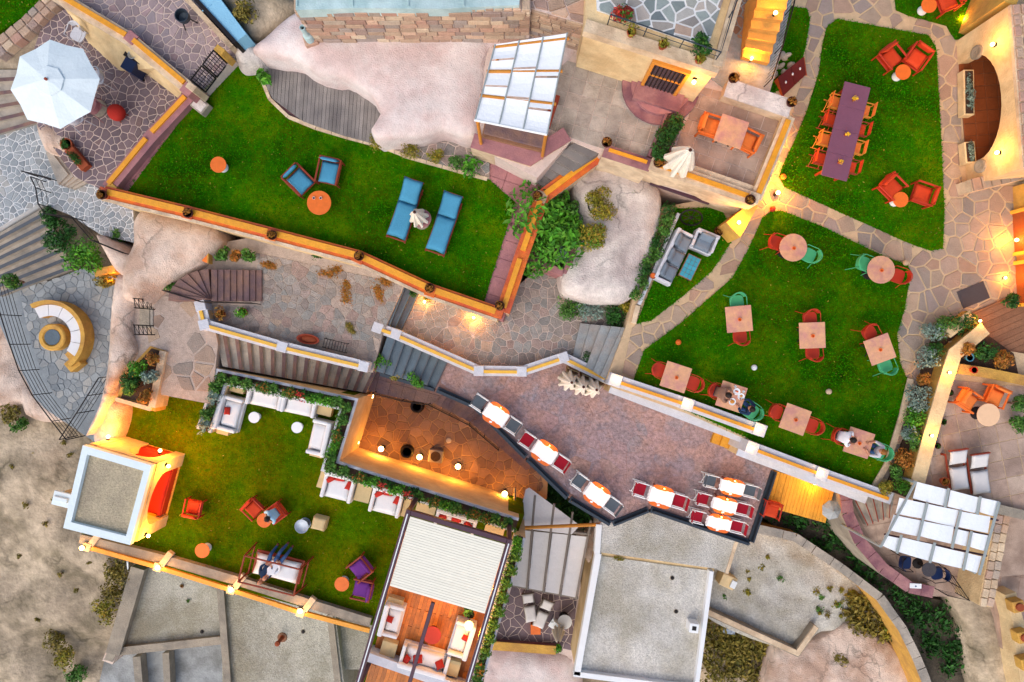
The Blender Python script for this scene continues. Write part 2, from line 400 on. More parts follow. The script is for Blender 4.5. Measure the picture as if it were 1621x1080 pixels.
bulb    = M('lit_bulb', (1.0, .62, .22), .5, 0, 1, 0, emit=9)
candle  = M('candle_flame', (1.0, .55, .12), .5, 0, 1, 0, emit=5)
winlit  = M('lit_glass', (1.0, .62, .2), .4, 0, 1, 0, emit=1.2)
glass   = M('dark_window_glass', '#3b3a40', .15, .05, 3, 0, spec=.6)
lf_dk   = leafmat('dark_leaf', ['#1d4a16', '#2b5f1c', '#163a12', '#386b22'])
lf_md   = leafmat('mid_leaf', ['#3a6b22', '#4f7f2c', '#2f5a1c', '#648a35'])
lf_br   = leafmat('bright_leaf', ['#3f7f16', '#549a22', '#2f6a12', '#6fa52e'])
lf_yl   = leafmat('olive_leaf', ['#7c7a20', '#968a28', '#66701e', '#a8842a'])
lf_gr   = leafmat('silver_leaf', ['#6f8577', '#82978a', '#5a7266', '#8fa393'])
lf_or   = leafmat('rust_leaf', ['#9a5a22', '#8a6a24', '#b06a2a', '#74601e'])
lf_rd   = leafmat('red_flower', ['#a8281c', '#c03a2a', '#8a1e1c', '#b8483a'])
lf_dry  = leafmat('dry_scrub', ['#7d6f28', '#6a6426', '#8f7a34', '#5a5c22'])

# ------------------------------------------------------------------ structural builders
def sheet(name, pts, z, mat, depth=None, kind='structure', parent=None, smooth=False):
    """a solid platform: outline photographed at height z, sides going down to depth"""
    mb = MB(); mb.prism([W2(p, z) for p in pts], (z - .3) if depth is None else depth, z)
    o = mb.build(name, mat, parent)
    if parent is None: tag(o, kind=kind)
    return o

def pip(p, poly):
    x, y = p; c = False; n = len(poly)
    for i in range(n):
        x1, y1 = poly[i]; x2, y2 = poly[i - 1]
        if (y1 > y) != (y2 > y) and x < (x2 - x1) * (y - y1) / (y2 - y1) + x1: c = not c
    return c
def clip(poly, nx, ny, d):
    """keep the side nx*x+ny*y<=d"""
    out = []; n = len(poly)
    for i in range(n):
        a = poly[i]; b = poly[(i + 1) % n]
        da = nx * a[0] + ny * a[1] - d; db = nx * b[0] + ny * b[1] - d
        if da <= 0: out.append(a)
        if (da < 0 < db) or (db < 0 < da):
            t = da / (da - db); out.append((a[0] + (b[0] - a[0]) * t, a[1] + (b[1] - a[1]) * t))
    return out
def area(p):
    return .5 * sum(p[i][0] * p[(i + 1) % len(p)][1] - p[(i + 1) % len(p)][0] * p[i][1] for i in range(len(p)))
def cells(poly, size, gap, rng, jit=.95, relax=.0, keep=None, centre=None):
    """irregular stones filling a world polygon"""
    xs = [p[0] for p in poly]; ys = [p[1] for p in poly]
    x0, x1, y0, y1 = min(xs) - size, max(xs) + size, min(ys) - size, max(ys) + size
    nx = int((x1 - x0) / size) + 1; ny = int((y1 - y0) / size) + 1
    g = {}
    for i in range(nx):
        for j in range(ny):
            if rng.random() < .24 * jit: continue
            g[(i, j)] = (x0 + (i + .5 + (rng.random() - .5) * jit + (.5 if j % 2 else 0)) * size, y0 + (j + .5 + (rng.random() - .5) * jit) * size)
    out = []
    for (i, j), s in g.items():
        c = [(s[0] - size * 1.2, s[1] - size * 1.3), (s[0] + size * 1.3, s[1] - size * 1.2), (s[0] + size * 1.2, s[1] + size * 1.3), (s[0] - size * 1.3, s[1] + size * 1.2)]
        nb = [g[(i + a, j + b)] for a in (-2, -1, 0, 1, 2) for b in (-2, -1, 0, 1, 2) if (a or b) and (i + a, j + b) in g]
        hp = []
        for q in nb:
            dx, dy = q[0] - s[0], q[1] - s[1]; l = math.hypot(dx, dy)
            if l < 1e-6: continue
            dx /= l; dy /= l
            d = dx * (s[0] + q[0]) / 2 + dy * (s[1] + q[1]) / 2 - gap / 2
            hp.append((dx, dy, d)); c = clip(c, dx, dy, d)
            if not c: break
        if not c or len(c) < 3: continue
        if all(pip(v, poly) for v in c): r = c
        else:
            r = list(poly) if area(poly) > 0 else list(poly)[::-1]
            for h in hp:
                r = clip(r, *h)
                if not r: break
            if not r or len(r) < 3: continue
        if abs(area(r)) < size * size * .12: continue
        cx = sum(v[0] for v in r) / len(r); cy = sum(v[1] for v in r) / len(r)
        if keep and not keep(cx, cy): continue
        q = [r[0]]
        for v in r[1:]:
            if math.hypot(v[0] - q[-1][0], v[1] - q[-1][1]) > size * .06: q.append(v)
        if len(q) > 3 and math.hypot(q[0][0] - q[-1][0], q[0][1] - q[-1][1]) < size * .06: q.pop()
        if len(q) < 3: continue
        out.append(q)
    return out
def stone_mesh(mb, pts, z0, z1, cham, tilt=(0, 0)):
    if area(pts) < 0: pts = pts[::-1]
    n = len(pts); cx = sum(p[0] for p in pts) / n; cy = sum(p[1] for p in pts) / n
    rr = max(.02, sum(math.hypot(p[0] - cx, p[1] - cy) for p in pts) / n); k = 1 - cham / rr
    lo = [mb.bm.verts.new((p[0], p[1], z0)) for p in pts]
    hi = [mb.bm.verts.new((cx + (p[0] - cx) * k, cy + (p[1] - cy) * k, z1 + (p[0] - cx) * tilt[0] + (p[1] - cy) * tilt[1])) for p in pts]
    mb.bm.faces.new(hi)
    for i in range(n): mb.bm.faces.new((lo[i], lo[(i + 1) % n], hi[(i + 1) % n], hi[i]))
def paving(base, pts, z, size, mat, gap=.035, rise=.018, seed=1, keep=None, jit=.95, limit=300, name='paving_stone', tilt=.012):
    """stones laid on the platform `base` (each a child; past the limit joined as stuff)"""
    rng = random.Random(seed)
    poly = [W2(p, z) for p in pts]
    cs = cells(poly, size, gap, rng, jit, keep=keep)
    cs.sort(key=lambda c: -abs(area(c)))
    for c in cs[:limit]:
        mb = MB(); stone_mesh(mb, c, z + .002, z + rise * rng.uniform(.75, 1.25), .012, (rng.uniform(-tilt, tilt), rng.uniform(-tilt, tilt)))
        mb.build(name, mat, base)
    if len(cs) > limit:
        mb = MB()
        for c in cs[limit:]: stone_mesh(mb, c, z + .002, z + rise * rng.uniform(.75, 1.25), .012)
        tag(mb.build('small_' + name + 's', mat, base), kind='stuff')
    return cs
def tiles(base, pts, z, sx, sy, ang, mat, gap=.012, rise=.014, name='paving_tile', seed=2, keep=None, stagger=0, org=(0, 0), limit=300):
    """rectangular tiles clipped to the outline"""
    rng = random.Random(seed); poly = [W2(p, z) for p in pts]
    ca, sa = math.cos(ang), math.sin(ang)
    loc = [(x * ca + y * sa, -x * sa + y * ca) for x, y in poly]
    if area(loc) < 0: loc = loc[::-1]
    x0, x1 = min(p[0] for p in loc), max(p[0] for p in loc); y0, y1 = min(p[1] for p in loc), max(p[1] for p in loc)
    res = []
    j = math.floor(y0 / sy)
    while j * sy < y1:
        i = math.floor(x0 / sx) - 1
        while i * sx < x1 + sx:
            a = i * sx + (sx * stagger if j % 2 else 0) + gap / 2; b = a + sx - gap; c = j * sy + gap / 2; d = c + sy - gap
            r = loc
            for h in ((-1, 0, -a), (1, 0, b), (0, -1, -c), (0, 1, d)):
                r = clip(r, *h)
                if len(r) < 3: break
            if len(r) >= 3 and abs(area(r)) > min(sx, sy) ** 2 * .25:
                q = [(x * ca - y * sa, x * sa + y * ca) for x, y in r]
                cx = sum(v[0] for v in q) / len(q); cy = sum(v[1] for v in q) / len(q)
                if not keep or keep(cx, cy): res.append(q)
            i += 1
        j += 1
    res.sort(key=lambda c: -abs(area(c)))
    for q in res[:limit]:
        mb = MB(); stone_mesh(mb, q, z + .002, z + rise * rng.uniform(.8, 1.2), .006, (rng.uniform(-.006, .006), rng.uniform(-.006, .006)))
        mb.build(name, mat, base)
    if len(res) > limit:
        mb = MB()
        for q in res[limit:]: stone_mesh(mb, q, z + .002, z + rise, .006)
        tag(mb.build('small_' + name + 's', mat, base), kind='stuff')
def grass(base, pts, z, n, mat, seed=3, keep=None):
    """short grass over a lawn sheet: nobody could count it"""
    rng = random.Random(seed); poly = [W2(p, z) for p in pts]
    xs = [p[0] for p in poly]; ys = [p[1] for p in poly]
    V = []; Fc = []; k = 0
    while k < n:
        x, y = rng.uniform(min(xs), max(xs)), rng.uniform(min(ys), max(ys)); k += 1
        if not pip((x, y), poly): continue
        a = rng.uniform(0, 6.283); l = rng.uniform(.03, .075); w = rng.uniform(.008, .016); hgt = rng.uniform(.015, .045)
        dx, dy = math.cos(a), math.sin(a); i = len(V)
        V += [(x - dy * w, y + dx * w, z), (x + dy * w, y - dx * w, z), (x + dx * l, y + dy * l, z + hgt)]; Fc.append((i, i + 1, i + 2))
    np_ = len(poly)
    for i in range(np_):
        A_, B_ = poly[i], poly[(i + 1) % np_]; L_ = math.hypot(B_[0] - A_[0], B_[1] - A_[1])
        for k in range(int(L_ * 45)):
            u = rng.random(); off = rng.gauss(0, .02) * (1 + .9 * math.sin(u * L_ * 3.1 + i)); a = rng.uniform(0, 6.283)
            x = A_[0] + (B_[0] - A_[0]) * u + math.cos(a) * off; y = A_[1] + (B_[1] - A_[1]) * u + math.sin(a) * off
            l = rng.uniform(.03, .07); w = rng.uniform(.010, .02); dx, dy = math.cos(a), math.sin(a); j = len(V)
            V += [(x - dy * w, y + dx * w, z - .02), (x + dy * w, y - dx * w, z - .02), (x + dx * l, y + dy * l, z + rng.uniform(.0, .04))]; Fc.append((j, j + 1, j + 2))
    me = bpy.data.meshes.new('grass'); me.from_pydata(V, [], Fc); me.materials.append(mat)
    o = bpy.data.objects.new('grass', me); COL.objects.link(o); o.parent = base; tag(o, kind='stuff')
    V = []; Fc = []
    for _ in range(n // 220):
        x, y = rng.uniform(min(xs), max(xs)), rng.uniform(min(ys), max(ys))
        if not pip((x, y), poly): continue
        t = rng.uniform(0, 6.28); s = rng.uniform(.02, .045); i = len(V); dx, dy = math.cos(t) * s, math.sin(t) * s
        V += [(x - dx, y - dy, z + .03), (x + dy * .5, y - dx * .5, z + .045), (x + dx, y + dy, z + .03), (x - dy * .5, y + dx * .5, z + .04)]; Fc += [(i, i + 1, i + 2), (i, i + 2, i + 3)]
    me = bpy.data.meshes.new('fallen_leaves'); me.from_pydata(V, [], Fc); me.materials.append(lf_yl)
    lo = bpy.data.objects.new('fallen_leaves', me); COL.objects.link(lo); lo.parent = base; tag(lo, kind='stuff'); return o

def foliage_data(centre, rad, n, size, rng, flat=.5, shell=.55):
    """many small folded leaves through an uneven crown volume"""
    V = []; Fc = []
    lobes = [(Vector((rng.uniform(-.55, .55) * rad[0], rng.uniform(-.55, .55) * rad[1], rng.uniform(-.3, .35) * rad[2])), rng.uniform(.45, .75)) for _ in range(7)]
    c = Vector(centre)
    for _ in range(n):
        lc, lr = rng.choice(lobes)
        while True:
            d = Vector((rng.gauss(0, 1), rng.gauss(0, 1), rng.gauss(0, 1)))
            if d.length > .01: break
        d.normalize(); r = rng.uniform(shell, 1.0) * lr
        p = c + lc + Vector((d.x * rad[0] * r, d.y * rad[1] * r, d.z * rad[2] * r))
        if p.z < .01: p.z = rng.uniform(.01, .1)
        nrm = (d + Vector((rng.gauss(0, .5), rng.gauss(0, .5), flat + rng.gauss(0, .4)))).normalized()
        t = nrm.cross(Vector((rng.gauss(0, 1), rng.gauss(0, 1), rng.gauss(0, 1))))
        if t.length < .01: continue
        t.normalize(); b = nrm.cross(t); s = size * rng.choice((.5, .7, .9, 1.1, 1.5))
        i = len(V)
        V += [p - t * s, p + b * s * .42 + nrm * s * .12, p + t * s, p - b * s * .42 + nrm * s * .12]
        Fc += [(i, i + 1, i + 2), (i, i + 2, i + 3)]
    return V, Fc
def foliage(name, data, mat, parent):
    V, Fc = data
    me = bpy.data.meshes.new(name); me.from_pydata([tuple(v) for v in V], [], Fc); me.materials.append(mat)
    o = bpy.data.objects.new(name, me); COL.objects.link(o); o.parent = parent; return o
_fol = 0
def shrub(px, py, z, r, h, mat, label, cat='shrub', n=260, leaf=.06, name='shrub', group=None, stems=4, ry=None, rz=0, mat2=None, n2=0):
    global _fol; _fol += 1
    rng = random.Random(500 + _fol)
    zt = z + h * .6
    p = W(px, py, zt)
    t = thing(name, label, cat, (p.x, p.y, z), rz, group)
    mb = MB()
    for k in range(stems):
        a = rng.uniform(0, 6.28); q = r * rng.uniform(.15, .5)
        mb.tube([(math.cos(a) * .03, math.sin(a) * .03, -.03), (math.cos(a) * q * .5, math.sin(a) * q * .5, h * .35), (math.cos(a) * q, math.sin(a) * q, h * .72)], [.018, .013, .006], 5)
    mb.build('stem', brownpl, t)
    foliage('foliage', foliage_data((0, 0, h * .55), (r * .85, (ry or r) * .85, h * .5), n, leaf, rng), mat, t)
    if mat2: foliage('blossom', foliage_data((0, 0, h * .66), (r * .8, (ry or r) * .8, h * .46), n2, leaf * .8, rng), mat2, t)
    return t

def rock(name, label, outline, z_edge, z_top, z_bot, mat, cat='rock', seed=1, p=2.2, rings=14, n=110, amp=.06, kind=None, centre=None, edge_z=None):
    """smooth weathered rock body: outline photographed at its shoulder, domed top, sides running down"""
    import mathutils.noise as mn
    pts = [Vector(W2(q, z_edge if edge_z is None else edge_z[i])) for i, q in enumerate(outline)]
    m = len(pts); dense = []
    tot = sum((pts[(i + 1) % m] - pts[i]).length for i in range(m))
    for i in range(m):
        p0, p1, p2, p3 = pts[i - 1], pts[i], pts[(i + 1) % m], pts[(i + 2) % m]
        k = max(2, int(n * (p2 - p1).length / tot))
        for a in range(k):
            t = a / k
            q = .5 * ((2 * p1) + (p2 - p0) * t + (2 * p0 - 5 * p1 + 4 * p2 - p3) * t * t + (3 * p1 - p0 - 3 * p2 + p3) * t ** 3)
            lin_ = p1.lerp(p2, t); dense.append(lin_.lerp(q, .6))
    from mathutils.geometry import delaunay_2d_cdt
    N = len(dense); poly = [tuple(q) for q in dense]
    if area(poly) < 0: dense = dense[::-1]; poly = poly[::-1]
    c = sum(dense, Vector((0, 0))) / N
    xs = [q[0] for q in poly]; ys = [q[1] for q in poly]
    st = max(.14, math.sqrt(abs(area(poly)) / 900)); rg_ = random.Random(seed); inner = []
    def dist(x, y):
        best = 9e9
        for i in range(N):
            a_ = poly[i]; b_ = poly[(i + 1) % N]; dx, dy = b_[0] - a_[0], b_[1] - a_[1]; l2 = dx * dx + dy * dy + 1e-12
            u = max(0, min(1, ((x - a_[0]) * dx + (y - a_[1]) * dy) / l2)); best = min(best, (x - a_[0] - dx * u) ** 2 + (y - a_[1] - dy * u) ** 2)
        return math.sqrt(best)
    D = [0.0] * N; y = min(ys)
    while y < max(ys):
        x = min(xs)
        while x < max(xs):
            q = (x + rg_.uniform(-.3, .3) * st, y + rg_.uniform(-.3, .3) * st)
            if pip(q, poly):
                dd_ = dist(*q)
                if dd_ > st * .45: inner.append(Vector(q)); D.append(dd_)
            x += st
        y += st
    res = delaunay_2d_cdt(list(dense) + inner, [(i, (i + 1) % N) for i in range(N)], [], 1, 1e-5)
    dm = max(D) or 1; mb = MB(); vv = []
    orig = res[3]
    for k, q in enumerate(res[0]):
        src = orig[k][0] if orig[k] else 0
        t = min(1, D[src] / max(.3, dm * .75)); t = 1 - (1 - t) ** p
        nz = mn.noise(Vector((q.x * .55, q.y * .55, seed * 3.1))) * amp * 2 + mn.noise(Vector((q.x * 1.9, q.y * 1.9, seed * 5.7))) * amp * 1.2 + mn.noise(Vector((q.x * 5, q.y * 5, seed))) * amp * .45
        vv.append(mb.bm.verts.new((q.x, q.y, z_edge + (z_top - z_edge) * t + nz * (1 if D[src] > 0 else .3))))
    for f in res[2]:
        try: mb.bm.faces.new([vv[i] for i in f])
        except ValueError: pass
    edge = [vv[k] for k in range(N)]
    prev = edge
    for s in range(1, 5):
        f = s / 4; ring = []
        for i, q in enumerate(dense):
            tn = dense[(i + 1) % N] - dense[i - 1]; out = Vector((tn.y, -tn.x)).normalized() * (.06 + .04 * mn.noise(Vector((q.x * 2, q.y * 2, s * 1.3)))) * s ** .6
            z0 = edge[i].co.z
            ring.append(mb.bm.verts.new((q.x + out.x, q.y + out.y, z0 + (z_bot - z0) * f)))
        for i in range(N): mb.bm.faces.new((prev[i], ring[i], ring[(i + 1) % N], prev[(i + 1) % N]))
        prev = ring
    bmesh.ops.recalc_face_normals(mb.bm, faces=mb.bm.faces[:])
    o = mb.build(name, mat, None, smooth=True)
    if kind: tag(o, kind=kind)
    else: tag(o, label, cat)
    return o

def lamp_light(parent, loc, watts, col=(1, .39, .03), r=.06):
    l = bpy.data.lights.new('lamp_light', 'POINT'); l.energy = watts; l.color = col; l.shadow_soft_size = r
    o = bpy.data.objects.new('lamp_light', l); COL.objects.link(o); o.parent = parent; o.location = loc; return o
def globe_lamp(px, py, z, label, watts=18, r=.07, base=.10, group=None, cat='lamp', name='globe_lamp', matb=None):
    p = W(px, py, z + base + r)
    t = thing(name, label, cat, (p.x, p.y, z), 0, group)
    MB().lathe([(r * .9, 0), (r * .9, base * .3), (r * .45, base * .5), (r * .5, base)], 12).build('base', matb or iron, t)
    MB().ell((0, 0, base + r * .8), (r, r, r), 12, 8).build('globe', bulb, t, True)
    lamp_light(t, (0, 0, base + r * 2.2 + .04), watts, r=.05)
    return t
def wall_lamp(px, py, a, b, label, watts=25, out=.14, cat='wall lamp'):
    """bracket lamp on the wall plane a-b, on the side the camera sees"""
    q = ray_on_wall(px, py, a, b)
    d = (b - a); d.z = 0; d.normalize(); nrm = Vector((-d.y, d.x, 0))
    if nrm.dot(Vector((-q.x, -q.y, 0))) < 0: nrm = -nrm
    t = thing('wall_lamp', label, cat, q, 0)
    MB().box(nrm * .012, (.10, .024, .14), math.atan2(d.y, d.x)).build('backplate', iron, t)
    MB().tube([nrm * .02, nrm * out * .7 + Vector((0, 0, -.02)), nrm * out + Vector((0, 0, .01))], .012, 6).build('bracket', iron, t)
    MB().ell(nrm * out + Vector((0, 0, .06)), (.06, .06, .07), 12, 8).build('globe', bulb, t, True)
    lamp_light(t, nrm * (out + .28) + Vector((0, 0, .2)), watts)
    return t
def pot_plant(px, py, z, label, mat=None, r=.13, h=.24, leafm=None, lr=.16, lh=.2, n=90, leaf=.045, group=None, name='potted_plant', cat='potted plant'):
    global _fol; _fol += 1
    p = W(px, py, z + h); t = thing(name, label, cat, (p.x, p.y, z), RNG.uniform(0, 6), group)
    MB().lathe([(r * .7, 0), (r * .95, h * .8), (r * 1.08, h * .82), (r * 1.08, h), (r * .9, h), (r * .86, h * .88)], 14).build('pot', mat or potb, t)
    MB().cyl((0, 0, h * .7), r * .85, h * .18, 12).build('soil', soil, t)
    if leafm: foliage('foliage', foliage_data((0, 0, h + lh * .45), (lr, lr, lh * .5), n, leaf, random.Random(_fol)), leafm, t)
    return t
def parapet(name, label, line, z, base, th, hgt, mat, cop=None, rail=None, rail_side=0, rail_w=.16, posts=(), post_mat=None, railm=None, cat='parapet wall', post=.34, post_h=.12, side=0, ledge=None):
    """low wall along a photographed line (top at z): body, coping, amber rail set in the top, posts"""
    zt = z + hgt
    pts = [W2(p, zt) for p in line]
    t = thing(name, label, cat, (pts[0][0], pts[0][1], base))
    loc = [(p[0] - pts[0][0], p[1] - pts[0][1]) for p in pts]
    MB().wall(loc, th, 0, zt - base - .05, side).build('wall_body', mat, t)
    MB().wall(loc, th + .06, zt - base - .05, zt - base, side).build('coping', cop or mat, t)
    if rail:
        L, R = offset_poly(loc, th * .5 * 2 * abs(rail_side) + 1e-4, 0)
        q = L if rail_side > 0 else (R if rail_side < 0 else loc)
        for i in range(len(q) - 1):
            a, b = Vector(q[i]), Vector(q[i + 1]); d = (b - a).normalized()
            a2 = a + d * .14; b2 = b - d * .14
            if (b2 - a2).length < .2: continue
            MB().wall([a2, b2], rail_w, zt - base, zt - base + .075).build('rail', railm or orail, t)
    for p in posts:
        q = W2(p, zt); x, y = q[0] - pts[0][0], q[1] - pts[0][1]
        best = min(range(len(loc) - 1), key=lambda i: (Vector(loc[i]) + Vector(loc[i + 1]) - 2 * Vector((x, y))).length)
        d = Vector(loc[best + 1]) - Vector(loc[best])
        MB().box((x, y, (zt - base + post_h) / 2), (post, post, zt - base + post_h), math.atan2(d.y, d.x), .015).build('post', post_mat or cop or mat, t)
    return t
def stairs(name, label, a0, a1, b0, b1, za, zb, n, base, mat, cat='staircase', nose=None, nw=.048):
    """n steps between the photographed edge a0-a1 (height za) and b0-b1 (height zb); each step a part"""
    A0, A1, B0, B1 = W(*a0, za), W(*a1, za), W(*b0, zb), W(*b1, zb)
    zm = min(za, zb)
    t = thing(name, label, cat, (A0.x, A0.y, base))
    o = Vector((A0.x, A0.y, base))
    for k in range(n):
        f0, f1 = k / n, (k + 1) / n
        z = za + (zb - za) * ((k + 1) / (n + 1))
        q = [A0.lerp(B0, f0), A1.lerp(B1, f0), A1.lerp(B1, f1 + .0), A0.lerp(B0, f1 + .0)]
        MB().prism([(v.x - o.x, v.y - o.y) for v in q], 0, z - base).build('step', mat, t)
        if nose:
            u = (q[2] if zb < za else q[1]); v = (q[3] if zb < za else q[0])
            inw = (q[1] - q[2] if zb < za else q[2] - q[1]); inw.z = 0; inw.normalize(); pp = [u + inw * .003, v + inw * .003, v + inw * nw, u + inw * nw]
            MB().prism([(w.x - o.x, w.y - o.y) for w in pp], z - base + .002, z - base + .016).build('edge_strip', nose, t)
    return t
def railing(name, label, line, z, hgt, mat=None, bars=5, spacing=1.0, cat='railing', vertical=False, r=.016):
    """iron railing along a photographed base line"""
    pts = [W(p[0], p[1], z if not isinstance(z, list) else z[i]) for i, p in enumerate(line)]
    o = pts[0].copy(); t = thing(name, label, cat, o)
    loc = [p - o for p in pts]; mat = mat or iron
    up = Vector((0, 0, hgt))
    MB().tube([p + up for p in loc], r * 1.4, 6).build('handrail', mat, t)
    if not vertical:
        for k in range(1, bars):
            MB().tube([p + up * (k / bars) for p in loc], r * .6, 5).build('bar', mat, t)
    else:
        MB().tube([p + up * .1 for p in loc], r * .8, 5).build('bar', mat, t)
    for i in range(len(loc) - 1):
        d = loc[i + 1] - loc[i]; m = max(1, round(d.length / spacing))
        for k in range(m + (1 if i == len(loc) - 2 else 0)):
            p = loc[i] + d * (k / m)
            MB().tube([p + Vector((0, 0, -.04)), p + up], r, 6).build('post', mat, t)
            if vertical and k < m:
                nn = max(2, int(d.length / m / .13))
                for s in range(1, nn):
                    q = loc[i] + d * ((k + s / nn) / m)
                    MB().tube([q + up * .1, q + up], r * .5, 4).build('baluster', mat, t)
    return t

# ================================================================== THE SETTING
# ---- open ground: rock and sand falling away below the terraces
def build_terrain():
    import mathutils.noise as mn
    ctl = [(0, 600, -1.9), (0, 700, -2.2), (60, 740, -2.1), (110, 860, -2.2), (130, 780, -1.9), (60, 950, -3.0), (150, 960, -3.2), (0, 1060, -3.6), (110, 1060, -4.2), (210, 1060, -4.8), (300, 1070, -5.4),
           (640, 1080, -6.2), (860, 1060, -5.6), (0, 430, -1.6), (30, 500, -1.8), (60, 600, -1.8),
           (1250, 850, -4.6), (1300, 1060, -4.6), (1200, 1060, -4.9), (1400, 1060, -4.4), (1350, 830, -4.4), (1450, 980, -4.2), (1550, 1060, -3.2), (1600, 950, -2.0),
           (400, 700, -7.2), (800, 800, -7.2), (1000, 950, -7.2), (700, 400, -7.2), (1200, 600, -7.2), (400, 300, -7.2), (100, 200, -7.2), (1500, 300, -7.2), (800, 50, -7.2), (250, 760, -5), (500, 1000, -6.2), (400, 1040, -6.2)]
    C = [(W(a, b, z), z) for a, b, z in ctl]
    mb = MB(); step = .45; xs = [-30 + i * step for i in range(int(60 / step))]; ys = [-22 + i * step for i in range(int(44 / step))]
    far = [-400, -120, -55]; xs = far + xs + [55, 120, 400]; ys = [-400, -120, -50] + ys + [50, 120, 400]
    g = []
    for y in ys:
        row = []
        for x in xs:
            sw = 0; sz = 0
            for c, z in C:
                d2 = (c.x - x) ** 2 + (c.y - y) ** 2 + .4; w = 1 / d2 ** 1.6; sw += w; sz += w * z
            z = sz / sw + mn.noise(Vector((x * .5, y * .5, 2))) * .28 + mn.noise(Vector((x * 1.4, y * 1.4, 5))) * .10
            if abs(x) > 40 or abs(y) > 30: z = -7.5
            row.append(mb.bm.verts.new((x, y, z)))
        g.append(row)
    for a, b in zip(g, g[1:]):
        for i in range(len(a) - 1): mb.bm.faces.new((a[i], a[i + 1], b[i + 1], b[i]))
    tag(mb.build('ground', sand, None, True), kind='structure')
build_terrain()
DEEP = -7.8

# ---- upper-left lawn terrace (z 1.5)
L1 = [(196, 312), (300, 172), (330, 158), (360, 95), (385, 96), (410, 118), (425, 155), (455, 183), (500, 202), (550, 217), (600, 230), (650, 249), (700, 263), (772, 283), (815, 320), (765, 480), (690, 455), (575, 402), (432, 366)]
o = sheet('lawn', L1, 1.5, lawnm, DEEP); grass(o, L1, 1.5, 46000, blades, 1)
L1b = [(172, 300), (290, 160), (340, 75), (420, 60), (470, 60), (620, 230), (780, 245), (860, 225), (868, 300), (796, 508), (680, 468), (560, 416), (425, 380)]
o = sheet('path', L1b, 1.46, redtile2, DEEP)
pinkp = [(773, 250), (850, 285), (857, 305), (793, 502), (765, 482), (816, 321), (773, 282)]
tiles(o, pinkp, 1.462, .62, .62, math.radians(72), redtile2, gap=.012, rise=.022, seed=4)
tiles(o, [(180, 300), (296, 160), (308, 168), (196, 312)], 1.462, .5, .5, math.radians(50), redtile2, gap=.012, rise=.022, seed=5)
# kerb of small stones between lawn and rock, and paving beyond it
edgepav = [(590, 226), (660, 235), (690, 205), (775, 235), (775, 284), (700, 265), (640, 250)]
o2 = sheet('pavement', edgepav, 1.53, mortar, 1.0)
paving(o2, edgepav, 1.53, .30, st_mix, gap=.03, seed=9)
kb = thing('kerb', 'thin pale kerb along the lawn edge below the grey deck', 'kerb', (0, 0, 0))
kl = [W2(p, 1.55) for p in [(412, 120), (427, 157), (456, 185), (500, 203), (550, 218), (600, 231), (650, 250), (700, 264), (772, 284)]]
for i in range(len(kl) - 1):
    a, b = Vector(kl[i]), Vector(kl[i + 1]); n_ = max(1, int((b - a).length / .5))
    for k in range(n_):
        MB().wall([a.lerp(b, k / n_ + .01), a.lerp(b, (k + 1) / n_ - .01)], .11, 1.40, 1.58 + RNG.uniform(-.008, .008)).build('kerb_stone', creamp, kb)
# grey timber deck in the hollow of the rock
deck_pl = [(410, 96), (470, 80), (620, 140), (606, 232), (545, 216), (480, 193), (432, 157), (415, 125)]
dk = sheet('deck', deck_pl, 1.56, soil, 1.2)
def boards(base, pts, z, w, ang, mat, gap=.008, rise=.03, name='deck_board', length=50, stagger=0, seed=1):
    tiles(base, pts, z, length, w, ang, mat, gap=gap, rise=rise, name=name, seed=seed, stagger=stagger)
boards(dk, deck_pl, 1.565, .125, math.radians(86), deckg)

# ---- stone terraces upper left
U1 = [(70, 30), (112, 10), (300, 150), (298, 160), (172, 306), (118, 280), (60, 200), (40, 120)]
o = sheet('terrace', U1, .85, mortar, DEEP); paving(o, U1, .85, .21, st_dark, gap=.028, seed=21)
U0 = [(100, -30), (300, -30), (385, 75), (362, 100), (322, 142), (296, 140), (205, 62), (100, 5)]
o = sheet('terrace', U0, 2.0, mortar, DEEP); paving(o, U0, 2.0, .22, st_pink, gap=.03, seed=22)
cornl = [(-20, -20), (80, -20), (72, 5), (-20, 62)]
o = sheet('lawn', cornl, 1.0, lawnm, DEEP); grass(o, cornl, 1.0, 4000, blades, 2)
o = sheet('ground_bank', [(-20, 50), (75, -10), (110, 0), (110, 60), (60, 108), (-20, 108)], .75, sand, DEEP)
# rough stone kerb of the corner lawn
cw = thing('stone_border', 'rough pinkish stone border wall beside the corner lawn', 'border wall', (0, 0, 0))
cwl = [W2(p, 1.15) for p in [(92, -12), (40, 38), (-12, 82)]]
rr = random.Random(3)
for i in range(2):
    a, b = Vector(cwl[i]), Vector(cwl[i + 1]); d = (b - a); MB().wall([a, b], .5, 0, 1.08).build('core', mortarg, cw); n_ = int(d.length / .3); nn = Vector((-d.y, d.x)).normalized()
    for k in range(n_):
        for s in (-1, 1):
            c = a + d * ((k + .5) / n_) + nn * .14 * s
            MB().box((c.x, c.y, .95), (d.length / n_ * rr.uniform(.85, .97), .27 * rr.uniform(.85, 1), .36 + rr.uniform(-.05, .05)), math.atan2(d.y, d.x) + rr.uniform(-.08, .08), .03).build('stone', st_wall, cw)

